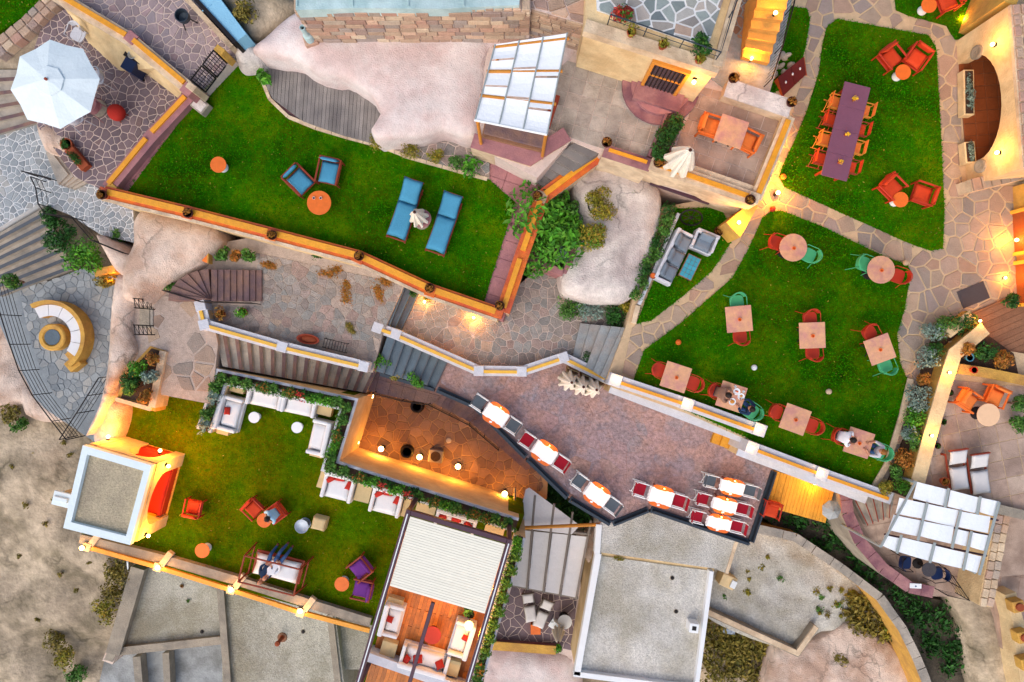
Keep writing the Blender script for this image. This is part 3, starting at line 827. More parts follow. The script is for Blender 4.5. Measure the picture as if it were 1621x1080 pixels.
# cobbled plazas and steps at the left edge
plz = [(-20, 195), (60, 190), (85, 240), (150, 270), (165, 300), (210, 330), (215, 385), (160, 372), (110, 340), (62, 322), (-20, 372)]
o = sheet('plaza', plz, .1, mortarw, DEEP)
paving(o, plz, .1, .18, st_cob, gap=.03, seed=31, limit=300)
fpz = [(-40, 440), (40, 460), (130, 425), (190, 440), (200, 600), (150, 700), (60, 640), (20, 560), (-20, 470)]
o = sheet('plaza', fpz, -1.5, st_cob, DEEP)
paving(o, [(30, 455), (130, 430), (180, 450), (186, 560), (150, 640), (110, 660), (70, 600), (45, 530)], -1.5, .24, st_cob, gap=.025, seed=32)
stairs('staircase', 'broad grey and tan stone steps below the cobbled plaza', (-25, 378), (66, 325), (5, 470), (116, 428), .1, -1.5, 7, -3, stepst, nose=dslate, nw=.13)  # dark strips put riser shadow and wear into the tread colour
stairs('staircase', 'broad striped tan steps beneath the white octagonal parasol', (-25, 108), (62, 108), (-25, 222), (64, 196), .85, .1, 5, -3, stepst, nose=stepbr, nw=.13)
fan = thing('staircase', 'fan of worn beige steps below the boxed hedge', 'staircase', (0, 0, 0))
for k in range(5):
    f = k / 5
    a = [(72 + 8 * k, 240 + 2 * k), (82 + 9 * k, 242 + 2 * k), (108 + 8 * k, 276 + 3 * k), (92 + 6 * k, 292 + 2 * k)]
    MB().prism([W2(p, .55 - .08 * k) for p in a], -1, .55 - .08 * k).build('step', stepst, fan)

# ---- main walk (z 0) and its right half (z -0.5)
ML = [(200, 470), (275, 425), (300, 395), (400, 375), (470, 385), (560, 405), (648, 440), (640, 452), (606, 528), (590, 590), (450, 552), (340, 520), (345, 545), (335, 640), (255, 625), (240, 570), (190, 600)]
o = sheet('walkway', ML, 0.0, mortarg, DEEP); rk_ = random.Random(2)
sk = [W2(p, 0) for p in [(405, 400), (640, 450), (606, 528), (590, 585), (450, 552), (322, 512), (320, 480), (412, 482)]]
paving(o, [(405, 400), (640, 450), (606, 528), (590, 585), (450, 552), (322, 512), (320, 484), (412, 484)], 0, .26, st_mix, gap=.016, seed=41, rise=.016)
paving(o, [(225, 465), (300, 470), (322, 512), (345, 545), (330, 620), (255, 615), (235, 540)], 0, .52, st_path, gap=.07, seed=42, rise=.014, keep=lambda x, y: rk_.random() < .45)
MR = [(640, 440), (800, 470), (880, 400), (1010, 470), (1030, 520), (1000, 620), (965, 603), (893, 569), (825, 588), (762, 588), (700, 560), (620, 528), (600, 526)]
o = sheet('walkway', MR, -.5, mortar, DEEP); paving(o, MR, -.5, .26, st_mix, gap=.022, seed=43)
stairs('staircase', 'dark slate steps beside the amber topped lawn wall', (632, 446), (604, 524), (668, 456), (630, 536), 0, -.5, 3, -2, dslate, nose=slate)

# ---- big dining terrace (z -1.1)
T = [(596, 588), (612, 525), (640, 520), (760, 560), (900, 545), (1215, 660), (1330, 700), (1318, 770), (1225, 742), (1188, 858), (1028, 806), (968, 829), (900, 788), (834, 724), (752, 642), (690, 614)]
o = sheet('terrace', T, -1.1, terrt, DEEP)
paving(o, [(690, 575), (760, 592), (900, 572), (1215, 690), (1222, 742), (1186, 850), (1030, 800), (970, 822), (905, 782), (840, 718), (760, 640), (700, 610)], -1.1, .46, terrj, gap=.012, rise=.008, seed=51, limit=300, jit=1.0, tilt=.003)
stairs('staircase', 'blue slate steps down to the dining terrace', (612, 532), (594, 588), (712, 566), (690, 614), 0, -1.1, 7, -3, slate, nose=dslate)
# steel edge beam of the terrace with glass balustrade clamps
ed = thing('steel_edge', 'dark steel edge beam around the dining terrace', 'edge beam', (0, 0, 0))
el = [(600, 590), (690, 616), (752, 643), (834, 725), (900, 789), (968, 830), (1028, 806), (1188, 860), (1226, 744)]
for i in range(len(el) - 1):
    a, b = Vector(W2(el[i], -1.05)), Vector(W2(el[i + 1], -1.05)); d = (b - a).normalized()
    MB().wall([a + d * .05, b - d * .05], .22, -1.45, -1.02).build('beam', steel, ed)
    MB().wall([a + d * .1, b - d * .1], .05, -1.02, -.80).build('kerb_rail', steel, ed)

# ---- right-hand lawns and crazy-paved paths (z .55)
PB = [(960, 600), (990, 520), (1040, 330), (1195, 300), (1240, 180), (1200, 130), (1200, -40), (1680, -40), (1680, 560), (1480, 545), (1462, 640), (1420, 770), (1384, 784), (1205, 706), (1090, 656), (970, 614)]
R1 = [(1325, 30), (1470, 56), (1482, 75), (1487, 160), (1495, 330), (1493, 393), (1476, 397), (1440, 385), (1243, 296), (1234, 280), (1240, 262), (1262, 215), (1280, 170), (1297, 115), (1303, 70), (1310, 42)]
R2 = [(1208, 345), (1222, 334), (1238, 334), (1300, 358), (1400, 406), (1437, 420), (1442, 432), (1432, 490), (1420, 530), (1425, 575), (1436, 600), (1428, 640), (1412, 690), (1396, 745), (1375, 776), (1205, 703), (1095, 653), (1000, 612), (1020, 555), (1080, 510), (1160, 440), (1185, 395)]
NK = [(1008, 512), (1045, 420), (1070, 330), (1140, 330), (1165, 372), (1146, 400), (1128, 428), (1082, 468), (1030, 508)]
TRL = [(1415, -20), (1420, 15), (1440, 24), (1500, 40), (1512, 62), (1540, 60), (1560, -20)]
SLW = [(1236, 20), (1250, 10), (1278, 14), (1282, 30), (1276, 70), (1262, 130), (1215, 150)]
po = sheet('path', PB, .55, mortarl, DEEP)
lawns_w = [[W2(p, .62) for p in L] for L in (R1, R2, NK, TRL, SLW)]
def off_lawn(x, y):
    return not any(pip((x, y), L) for L in lawns_w)
paving(po, [(985, 590), (1000, 520), (1090, 440), (1130, 410), (1195, 305), (1250, 185), (1275, 110), (1275, 10), (1285, -20), (1420, -20), (1450, 25), (1512, 55), (1520, 90), (1522, 300), (1620, 292), (1640, 460), (1530, 500), (1475, 560), (1450, 640), (1405, 760), (1384, 770)], .55, .43, st_path, gap=.055, seed=61, keep=off_lawn, rise=.022)
for i, (Lp, n_, sd) in enumerate(((R1, 30000, 4), (R2, 46000, 5), (NK, 9000, 6), (TRL, 4000, 7), (SLW, 4000, 8))):
    o = sheet('lawn', Lp, .62, lawnm, .3); grass(o, Lp, .62, n_, blades, sd)
stairs('staircase', 'pale blue-grey stone steps between two clipped ball shrubs', (918, 512), (905, 568), (1002, 520), (962, 602), -.5, .55, 5, -2, stepg)

# ---- south-west lounge lawn (z -0.7)
S = [(130, 858), (135, 720), (190, 640), (262, 605), (345, 590), (560, 625), (545, 700), (530, 735), (830, 815), (800, 900), (745, 1110), (560, 1110), (596, 992), (380, 935)]
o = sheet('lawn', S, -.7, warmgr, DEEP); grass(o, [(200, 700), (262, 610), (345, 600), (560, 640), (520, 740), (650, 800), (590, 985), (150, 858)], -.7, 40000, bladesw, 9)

# ---- sunken courtyard (z -4.2)
CY = [(500, 640), (560, 590), (640, 580), (760, 600), (868, 728), (866, 790), (836, 812), (700, 800), (480, 770)]
o = sheet('courtyard', CY, -3.2, mortarb, DEEP)
paving(o, [(545, 640), (575, 600), (660, 596), (760, 640), (850, 730), (860, 770), (832, 806), (700, 790), (530, 750)], -3.2, .32, st_brown, gap=.03, seed=71)
# stairs: from the left walk down along the terrace to the courtyard
stairs('staircase', 'worn grey steps between the flower planter and the yellow railed wall', (338, 522), (350, 580), (598, 584), (580, 622), -.1, -1.7, 14, -6, stepst, nose=stepbr, nw=.13)
o = sheet('landing', [(575, 560), (690, 560), (700, 625), (684, 640), (640, 632), (570, 616)], -1.8, stepbr, DEEP)
tiles(o, [(575, 570), (690, 570), (700, 625), (684, 640), (640, 632), (570, 616)], -1.8, .5, .9, math.radians(-15), stepbr, rise=.016)
stairs('staircase', 'upper brown stone steps above the lamp-lit courtyard', (700, 596), (682, 636), (776, 640), (744, 668), -1.85, -2.45, 8, -6, stepbr)
stairs('staircase', 'lower brown stone steps into the lamp-lit courtyard', (776, 640), (744, 668), (872, 730), (832, 744), -2.5, -3.1, 9, -6, stepbr)
railing('railing', 'thin dark handrail of the courtyard steps', [(596, 620), (640, 632), (682, 638), (744, 669), (790, 708)], [-1.8, -1.8, -1.9, -2.45, -2.8], .8, bars=2, spacing=.9)

# ---- tile terraces top centre (z 2.6)
TT = [(740, 200), (760, 60), (900, 60), (1120, 120), (1250, 170), (1250, 185), (1193, 318), (1046, 272), (952, 242), (905, 222), (850, 282), (760, 235)]
o = sheet('terrace', TT, 2.6, mortar, DEEP)
TT1 = [(868, 90), (930, 95), (1085, 150), (1090, 185), (1040, 262), (950, 236), (872, 205), (862, 200)]
tiles(o, TT1, 2.6, .47, .47, math.radians(-16), st_tile, gap=.014, seed=81)
TT2 = [(1100, 135), (1160, 150), (1246, 186), (1195, 310), (1052, 262), (1090, 185)]
tiles(o, TT2, 2.6, .52, .44, math.radians(-19), st_warm, gap=.014, seed=82, stagger=.5)
# grey passage beside the cream house and its lamp-lit flight
PS = [(1120, 120), (1140, -30), (1260, -30), (1232, 100), (1210, 175), (1160, 150)]
o = sheet('passage', PS, 2.64, concb, DEEP)
ps = [(1174, -30), (1204, -30), (1183, 60), (1166, 72), (1152, 66)]
paving(o, [(1166, -20), (1200, -20), (1178, 62), (1158, 58)], 2.64, .24, st_brown, gap=.04, seed=83)
stairs('staircase', 'amber-lit stone steps rising beside the iron fence', (1172, 94), (1214, 104), (1212, -40), (1262, -40), 2.66, 4.4, 8, 1, stepor)

# ---- right terrace beyond the flower bed, and stone building floor
RU = [(1478, 620), (1505, 540), (1680, 570), (1680, 830), (1440, 790)]
o = sheet('terrace', RU, .75, mortarl, DEEP)
tiles(o, [(1492, 600), (1621, 612), (1640, 830), (1455, 770)], .75, .62, .62, math.radians(12), st_warm, gap=.02, seed=84)
RT = [(1330, 770), (1420, 775), (1500, 760), (1680, 800), (1680, 905), (1560, 915), (1520, 945), (1465, 944), (1420, 915), (1380, 870), (1350, 820)]
o = sheet('terrace', RT, -1.2, st_warm, DEEP)
tiles(o, [(1350, 790), (1420, 790), (1560, 915), (1520, 940), (1465, 938), (1425, 910), (1385, 865), (1358, 820)], -1.2, .6, .6, math.radians(10), st_warm, gap=.012, seed=85)
stairs('staircase', 'ochre timber-edged steps beside the white slat canopy', (1348, 790), (1368, 830), (1424, 778), (1416, 818), -1.1, .3, 5, -3, stepst, nose=redw)
# outer ground strips right
o = sheet('path', [(1560, 880), (1680, 860), (1680, 1110), (1610, 1110), (1580, 1000)], -1.6, st_warm, DEEP)
tiles(o, [(1575, 880), (1660, 880), (1660, 1100), (1610, 1100), (1585, 1000)], -1.6, .9, .7, math.radians(80), st_warm, gap=.02, seed=86)

# ---- lower south terrace (z -5)
LT = [(760, 900), (920, 900), (915, 1060), (770, 1040)]
o = sheet('terrace', LT, -5.0, mortar, DEEP); paving(o, [(778, 910), (915, 930), (905, 1030), (770, 1028)], -5.0, .34, st_dark, gap=.03, seed=91)
# flat gravel roofs south-west
def gravel_roof(pts, z, label, mat):
    t = thing('flat_roof', label, 'flat roof', (0, 0, 0))
    MB().prism([W2(p, z) for p in pts], DEEP, z).build('roof_deck', mat, t); return t
gravel_roof([(196, 915), (240, 890), (352, 925), (352, 1012), (182, 1036)], -3.0, 'pebbled flat roof boxed in by grey concrete beams', gravel)
gravel_roof([(352, 905), (530, 965), (548, 1110), (352, 1110)], -2.9, 'pebbled flat roof with a rusty vent pipe', gravel)
gravel_roof([(530, 960), (640, 975), (640, 1060), (540, 1060)], -3.3, 'small pebbled flat roof beside the louvred pergola', gravel)
gravel_roof([(170, 1025), (352, 1000), (352, 1110), (150, 1110)], -4.4, 'bluish concrete yard roof under the corner beam', concb)

# ================================================================== ROCKS
rock('tuff_rock', 'broad pink plastered rock roof below the rubble wall', [(400, 78), (420, 60), (470, 20), (560, 22), (700, 25), (900, 25), (925, 60), (880, 110), (775, 75), (756, 210), (700, 202), (664, 212), (620, 215), (600, 218), (588, 205), (604, 178), (590, 148), (562, 128), (540, 118), (505, 114), (470, 92), (440, 86)], 2.6, 2.8, 1.4, pinktuff, seed=2, p=4, amp=.03, centre=(690, 115))
rock('boulder', 'pale grey boulder at the lawn corner by the iron gate', [(372, 88), (386, 64), (404, 66), (424, 88), (412, 104), (384, 106)], 1.9, 2.3, 1.3, greytuff, seed=3)
rock('tuff_rock', 'smooth pale tuff mound below the long amber wall', [(212, 350), (232, 332), (330, 352), (345, 380), (318, 412), (280, 436), (248, 458), (222, 480), (196, 470), (196, 425), (212, 385)], .65, 1.05, -2, tuff, seed=4, centre=(255, 405))
rock('tuff_rock', 'long pale tuff ridge running down past the fire pit plaza', [(188, 435), (235, 452), (208, 480), (204, 520), (212, 556), (196, 585), (172, 625), (150, 672), (136, 690), (158, 640), (170, 590), (174, 530), (178, 480)], .25, .45, -2.4, tuff, seed=5, p=3, centre=(192, 515))
rock('tuff_rock', 'pointed pale tuff slab under the iron plaza railing', [(153, 372), (185, 388), (216, 408), (205, 440), (184, 428), (166, 398)], .45, .6, -1.8, tuff, seed=6)
rock('tuff_rock', 'sandy tuff wall between the cobbles and the mauve terrace', [(58, 195), (98, 188), (112, 210), (152, 268), (142, 282), (118, 262), (95, 245), (72, 238)], .75, .95, -1, tuff, seed=7)
rock('tuff_rock', 'rounded pale tuff island ringed by shrubs', [(906, 285), (950, 250), (1000, 258), (1042, 300), (1046, 335), (1032, 400), (1010, 460), (985, 478), (930, 476), (894, 462), (890, 430), (908, 400), (918, 350)], .85, 1.25, -1, greytuff, seed=8, centre=(970, 370), p=3)
rock('tuff_rock', 'smooth cream tuff skirt outside the curved iron railing', [(-30, 455), (20, 480), (32, 560), (60, 610), (100, 660), (60, 660), (40, 640), (-30, 640)], -1.75, -1.6, -4, tuff, seed=9, p=3)
rock('tuff_rock', 'cream tuff bench of rock above the sandy slope', [(30, 610), (62, 612), (108, 664), (70, 668), (40, 655)], -1.72, -1.5, -4, tuff, seed=10)
rock('tuff_rock', 'lamp-lit ochre tuff step at the lounge lawn corner', [(152, 665), (176, 632), (198, 644), (196, 668), (186, 694), (150, 700)], -.3, -.1, -3, tuff, seed=11)
rock('tuff_rock', 'pink tuff slope below the small paved terrace', [(740, 1030), (800, 1022), (905, 1040), (915, 1110), (730, 1110)], -5.0, -4.7, -7.5, pinktuff, seed=12, p=3)
rock('tuff_rock', 'pale pink tuff slope at the foot of the boundary wall', [(1230, 1030), (1300, 1010), (1350, 985), (1420, 1030), (1440, 1110), (1220, 1110)], -3.9, -3.6, -7, tuff, seed=13)
rock('tuff_rock', 'tall sandy tuff base at the left of the white-edged roof', [(925, 838), (950, 818), (952, 860), (940, 900), (926, 880)], -4.2, -3.6, -7, tuff, seed=14)
rock('tuff_rock', 'dry earth knoll against the sky-blue roof', [(340, -20), (430, -20), (470, 10), (420, 50), (398, 58), (370, 30)], 2.3, 2.7, 0, sand, seed=15)
rock('tuff_rock', 'weathered streaked tuff slope beside the boundary ravine', [(1500, 915), (1560, 900), (1600, 990), (1650, 1110), (1560, 1110), (1535, 1000)], -2.0, -1.8, -6, sand, seed=16, p=3)

rock('yard', '', [(1112, 836), (1196, 834), (1260, 852), (1335, 902), (1395, 950), (1425, 1000), (1380, 1000), (1300, 1000), (1250, 1030), (1112, 972)], -4.0, -3.85, DEEP, gravelw, seed=21, amp=.10, kind='structure')
# ================================================================== WALLS AND HOUSES
def facade(name, mb_pts, a, b, z0, thick, mat, parent, back):
    """wall panel with an outline in (distance along a-b, height) extruded backwards"""
    d = (b - a); d.z = 0; d.normalize()
    p3 = [Vector((a.x + d.x * s, a.y + d.y * s, z0 + h)) for s, h in mb_pts]
    MBx = MB(); MBx.extrude_path(p3, Vector((back.x * thick, back.y * thick, 0)))
    return MBx.build(name, mat, parent)
def arch_pts(L, Ht, s0, s1, spring, rise, n=12):
    pts = [(0, 0), (s0, 0), (s0, spring)]
    c = (s0 + s1) / 2; r = (s1 - s0) / 2
    for k in range(1, n):
        t = math.pi - math.pi * k / n
        pts.append((c + r * math.cos(t), spring + rise * math.sin(t)))
    pts += [(s1, spring), (s1, 0), (L, 0), (L, Ht), (0, Ht)]
    return pts
def rubble(parent, a, b, z0, z1, size, mat, seed, proud=.03, back=None, limit=300, rowh=.55):
    """courses of uneven stones on the visible face of a wall from a to b"""
    rng = random.Random(seed); d = (b - a); d.z = 0; L = d.length; d.normalize()
    nrm = Vector((-d.y, d.x, 0))
    if nrm.dot(Vector((-(a.x + b.x), -(a.y + b.y), 0))) < 0: nrm = -nrm
    rows = max(1, int((z1 - z0) / (size * rowh))); hh = (z1 - z0) / rows; n = 0
    for r in range(rows):
        s = -rng.uniform(0, size)
        while s < L:
            w = size * rng.uniform(.7, 1.6); s0 = max(0, s); s1 = min(L, s + w)
            if s1 - s0 > size * .25 and n < limit:
                c = a + d * ((s0 + s1) / 2)
                pr = proud * rng.uniform(.5, 1.4)
                MB().box((c.x + nrm.x * pr / 2, c.y + nrm.y * pr / 2, z0 + (r + .5) * hh), (s1 - s0 - .025, pr + .02, hh * rng.uniform(.78, .95)), math.atan2(d.y, d.x), min(.014, pr * .4)).build('stone', mat, parent); n += 1
            s += w

# --- long amber-topped wall round the upper lawn
P1 = [(164, 306), (298, 338), (430, 372), (568, 408), (682, 461), (790, 498)]
lw = parapet('parapet_wall', 'long amber-railed wall along the low side of the upper lawn', P1, 1.5, -2.6, .42, .42, cream, ostrip, rail=True, rail_side=.28, rail_w=.20, posts=[(166, 306), (298, 338), (430, 372), (568, 408), (682, 461), (788, 494)], post_mat=ostrip, post=.36, post_h=.05)
zt = 1.92; q0 = W2(P1[0], zt); loc = [(W2(p, zt)[0] - q0[0], W2(p, zt)[1] - q0[1]) for p in P1]
Lf, Rg = offset_poly(loc, .30, 0)
for i in range(5):
    a, b = Vector(Lf[i]), Vector(Lf[i + 1]); d = (b - a).normalized()
    pass
for i in range(5): MB().wall([Rg[i], Rg[i + 1]], .10, 4.44, 4.545, 1).build('edge_trim', creamp, lw)
a_, b_ = W(298, 338, 1.92), W(430, 372, 1.92)
P2 = [(796, 494), (826, 404), (858, 312), (955, 240)]
parapet('parapet_wall', 'amber-railed wall between the rose path and the tuff island', P2, 1.5, -1.5, .40, .42, creamp, ostrip, rail=True, rail_side=.1, rail_w=.17, posts=[(857, 312), (953, 241)], post_mat=creamp, post=.36, post_h=.04)
P3 = [(170, 298), (238, 216), (300, 150)]
parapet('parapet_wall', 'amber-railed wall between the mauve terrace and the lawn', P3, 1.5, -1, .36, .35, redtile2, redtile2, rail=True, rail_side=.25, rail_w=.15, posts=[(176, 298)], post_mat=ochre, post=.3, post_h=.04)
P4 = [(88, -8), (205, 62), (296, 138)]
parapet('parapet_wall', 'amber-railed wall above the mauve terrace by the iron gate', P4, 2.0, .2, .36, .4, cream, creamp, rail=True, rail_side=.3, rail_w=.16, posts=[(208, 60), (297, 142)], post_mat=redtile2, post=.36, post_h=.05)
# sloping plaster buttress under it
bt = MB(); tp = [W(p[0], p[1], 2.05) for p in [(98, 6), (150, 36), (205, 68), (250, 108), (288, 144)]]; bo = [W(p[0], p[1], .80) for p in [(108, 22), (140, 70), (186, 112), (232, 118), (284, 158)]]
tv = [bt.bm.verts.new(v) for v in tp]; bv = [bt.bm.verts.new(v) for v in bo]; bv2 = [bt.bm.verts.new(v + Vector((0, 0, -1.2))) for v in tp]
for i in range(4):
    bt.bm.faces.new((bv[i], bv[i + 1], tv[i + 1], tv[i])); bt.bm.faces.new((tv[i], tv[i + 1], bv2[i + 1], bv2[i])); bt.bm.faces.new((bv2[i], bv2[i + 1], bv[i + 1], bv[i]))
tag(bt.build('plaster_buttress', cream, None), 'sloping cream plaster buttress above the mauve terrace', 'buttress')

# --- rubble wall and teal roof at the top
A, B = W(466, 18, 4.7), W(840, 18, 4.7)
rw = thing('rubble_wall', 'long rubble stone wall under the teal roof', 'stone wall', (0, 0, 0))
up = Vector((0, 1, 0))
MB().prism([(A.x, A.y), (B.x, B.y), (B.x, B.y + .5), (A.x, A.y + .5)], 1.5, 4.7).build('wall_core', mortar, rw)
rubble(rw, A, B, 2.75, 4.7, .42, st_wall, 5, proud=.04)
rr = random.Random(9)
for k in range(26):
    x = A.x + (B.x - A.x) * (k + .5) / 26
    MB().box((x, A.y + .22, 4.74 + rr.uniform(-.02, .03)), ((B.x - A.x) / 26 - .03, .46, .12), rr.uniform(-.03, .03), .02).build('capstone', st_wall, rw)
rf = thing('teal_roof', 'weathered teal roof slab above the rubble wall', 'roof', (0, 0, 0))
MB().prism([W2(p, 4.95) for p in [(468, -40), (825, -40), (822, 8), (700, 14), (560, 13), (468, 16)]], 4.5, 4.95).build('roof_slab', tealr, rf)
for k in range(4):
    a = W2((470 + 88 * k, -40), 4.96); b = W2((470 + 88 * k, 10), 4.96)
    MB().wall([a, b], .05, 4.95, 4.99).build('seam', tealr, rf)
A2, B2 = W(835, 12, 4.5), W(936, 42, 4.5)
rw2 = thing('rubble_wall', 'curving rubble wall beside the white sail canopy', 'stone wall', (0, 0, 0))
d_ = (B2 - A2).normalized(); nb = Vector((-d_.y, d_.x, 0))
MB().prism([(A2.x, A2.y), (B2.x, B2.y), (B2.x + nb.x * 1.6, B2.y + nb.y * 1.6), (A2.x + nb.x * 1.6, A2.y + nb.y * 1.6)], 2, 4.5).build('wall_core', mortar, rw2)
rubble(rw2, A2, B2, 2.8, 4.5, .36, st_wall, 6, proud=.04)
tpp = [W2(p, 4.5) for p in [(835, 11), (936, 41), (950, -20), (830, -20)]]
for c in cells(tpp, .34, .03, random.Random(4)):
    mb = MB(); stone_mesh(mb, c, 4.50, 4.55, .02); mb.build('stone', st_wall, rw2)
bluo = thing('sky_blue_roof', 'narrow sky-blue roof strip above the gate terrace', 'roof', (0, 0, 0))
MB().prism([W2(p, 3.0) for p in [(300, -16), (338, -16), (390, 54), (374, 66)]], 1.6, 3.0).build('roof_slab', bluer, bluo)
MB().wall([W2((298, -14), 3.02), W2((373, 68), 3.02)], .12, 1.6, 3.05).build('gutter', iron, bluo)
MB().wall([W2((284, -14), 2.6), W2((366, 74), 2.6)], .16, 1.6, 2.6).build('wall_cap', creamp, bluo)
MB().wall([W2((320, 18), 3.004), W2((334, 8), 3.004)], .03, 3.0, 3.02).build('seam', bluer, bluo)

# --- cream house with roof terrace
CH = thing('cream_house', 'cream plastered house with a mosaic roof terrace', 'house', (0, 0, 0))
zr = 5.2
ca, cb = W(926, 46, zr), W(1134, 112, zr)
top = [(926, 46), (1134, 112), (1180, -60), (930, -60)]
MB().prism([W2(p, zr) for p in top], 2.0, zr - .02).build('wall', cream, CH)
dd = (cb - ca).normalized(); dn = Vector((dd.y, -dd.x, 0))
MB().wall([W2((924, 47), zr), W2((1136, 114), zr)], .34, zr - .22, zr + .10, -.5).build('cornice', creamp, CH)
MB().wall([W2((1134, 108), zr), W2((1176, -40), zr)], .28, zr - .02, zr + .14, 0).build('parapet_kerb', creamp, CH)
mo = MB(); mo.prism([W2(p, zr + .05) for p in [(945, 16), (1120, 76), (1158, -40), (942, -40)]], zr - .01, zr + .05); rfm = mo.build('roof_terrace', mortarw, CH)
for c in cells([W2(p, zr + .05) for p in [(945, 16), (1120, 76), (1158, -40), (942, -40)]], .34, .05, random.Random(12)):
    mb = MB(); stone_mesh(mb, c, zr + .05, zr + .07, .012); mb.build('mosaic_stone', st_roof, rfm)
railing('railing', 'dark green iron rail round the mosaic roof terrace', [(962, 38), (1132, 96), (1152, 30), (1172, -30)], zr + .06, .55, steel, bars=2, spacing=1.1)
# barred amber window-door and lamp
def on_wall_box(name, px, py, w, h, dep, mat, parent, a, b, dz=0):
    q = ray_on_wall(px, py, a, b); d = (b - a); d.z = 0; d.normalize(); n = Vector((-d.y, d.x, 0))
    if n.dot(Vector((-q.x, -q.y, 0))) < 0: n = -n
    MBb = MB(); MBb.box(q + n * dep / 2 + Vector((0, 0, dz)), (w, dep, h), math.atan2(d.y, d.x), min(.01, dep * .3))
    return MBb.build(name, mat, parent)
q = ray_on_wall(1055, 119, ca, cb)
dr = thing('barred_door', 'amber framed door with dark grille in the cream house wall', 'door', (q.x, q.y, 2.6), math.atan2(dd.y, dd.x))
MB().box((0, -.03, 1.0), (1.0, .06, 2.0), 0, .008).build('door_panel', glass, dr)
for sx in (-.52, .52): MB().box((sx, -.05, 1.02), (.10, .12, 2.08), 0, .01).build('jamb', goldw, dr)
MB().box((0, -.05, 2.08), (1.14, .12, .10), 0, .01).build('lintel', goldw, dr)
MB().box((0, -.075, 1.25), (.96, .03, .05)).build('crossbar', goldw, dr)
for k in range(8): MB().box((-.42 + .12 * k, -.075, 1.0), (.03, .03, 1.96)).build('grille_bar', iron, dr)
wall_lamp(1100, 124, ca, cb, 'glowing wall lamp beside the amber framed door', 26)
# semicircular maroon doorstep
stp = thing('doorstep', 'semicircular maroon tiled doorstep in front of the barred door', 'doorstep', (0, 0, 0))
cs = W(1040, 158, 2.8); a0 = math.atan2(dd.y, dd.x)
for k, (r, hgt, m_) in enumerate(((1.22, .14, redtile), (.95, .28, redtile2), (.62, .42, redtile))):
    pts = [(cs.x + math.cos(a0 + math.pi + t * math.pi / 16) * r - dn.x * .5, cs.y + math.sin(a0 + math.pi + t * math.pi / 16) * r - dn.y * .5) for t in range(17)]
    if k == 2: 
        pts = [(cs.x + dd.x * u - dn.x * (.5 - v), cs.y + dd.y * u - dn.y * (.5 - v)) for u, v in ((-.75, 0), (.75, 0), (.75, .75), (-.75, .75))]
    MB().prism(pts, 2.58, 2.6 + hgt).build('step', m_, stp)

# --- retaining wall with fire niche behind the garden sofa
ra, rb = W(1034, 262, 3.0), W(1196, 318, 3.0)
rv = thing('retaining_wall', 'coursed pale stone wall with a dark arched niche behind the grey sofa', 'stone wall', (0, 0, 0))
dv = (rb - ra); Lw = dv.length; dv.normalize(); nv = Vector((-dv.y, dv.x, 0))
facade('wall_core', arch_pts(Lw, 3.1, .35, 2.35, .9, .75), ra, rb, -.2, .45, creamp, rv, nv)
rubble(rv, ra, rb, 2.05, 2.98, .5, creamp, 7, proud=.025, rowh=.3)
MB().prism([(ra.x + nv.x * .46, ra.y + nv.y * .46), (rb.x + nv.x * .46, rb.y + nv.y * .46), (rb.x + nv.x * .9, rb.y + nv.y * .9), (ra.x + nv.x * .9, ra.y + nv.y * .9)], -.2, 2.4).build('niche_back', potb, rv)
MB().box(ra + dv * 1.35 + nv * .2 + Vector((0, 0, -1.9)), (2.1, .5, .12), math.atan2(dv.y, dv.x), .01).build('mantel', pframe, rv)
parapet('parapet_wall', 'amber-railed edge above the stone niche wall', [(1030, 258), (1196, 316)], 2.6, 2.3, .36, .40, creamp, creamp, rail=True, rail_side=.1, rail_w=.14, posts=[(1192, 314)], post_mat=creamp)
parapet('parapet_wall', 'glowing amber-railed edge beside the crazy-paved path', [(1197, 314), (1250, 184)], 2.6, .3, .30, .40, cream, creamp, rail=True, rail_side=0, rail_w=.16)
parapet('parapet_wall', 'low maroon-topped wall above the pale tuff island', [(956, 238), (1030, 262)], 2.6, .3, .34, .30, creamp, redtile, rail=True, rail_side=.3, rail_w=.10)
parapet('parapet_wall', 'pale stone block wall at the back of the warm tiled terrace', [(1150, 138), (1252, 172)], 2.6, 1.5, .50, .55, creamp, greytuff)
parapet('parapet_wall', 'rose-capped wall below the white sail canopy', [(748, 222), (838, 250), (898, 212)], 2.6, .8, .40, .25, creamp, redtile2)
stairs('staircase', 'weathered timber steps rising beside the rose-capped wall', (840, 284), (868, 302), (912, 222), (950, 240), 1.5, 2.6, 6, .5, deckg)
yl = thing('glow_wall', 'yellow plastered wall end at the corner of the sofa nook', 'wall', (0, 0, 0))
MB().prism([W2(p, 1.9) for p in [(1150, 352), (1192, 318), (1200, 326), (1172, 376)]], 0, 1.9).build('wall_body', ochre, yl)

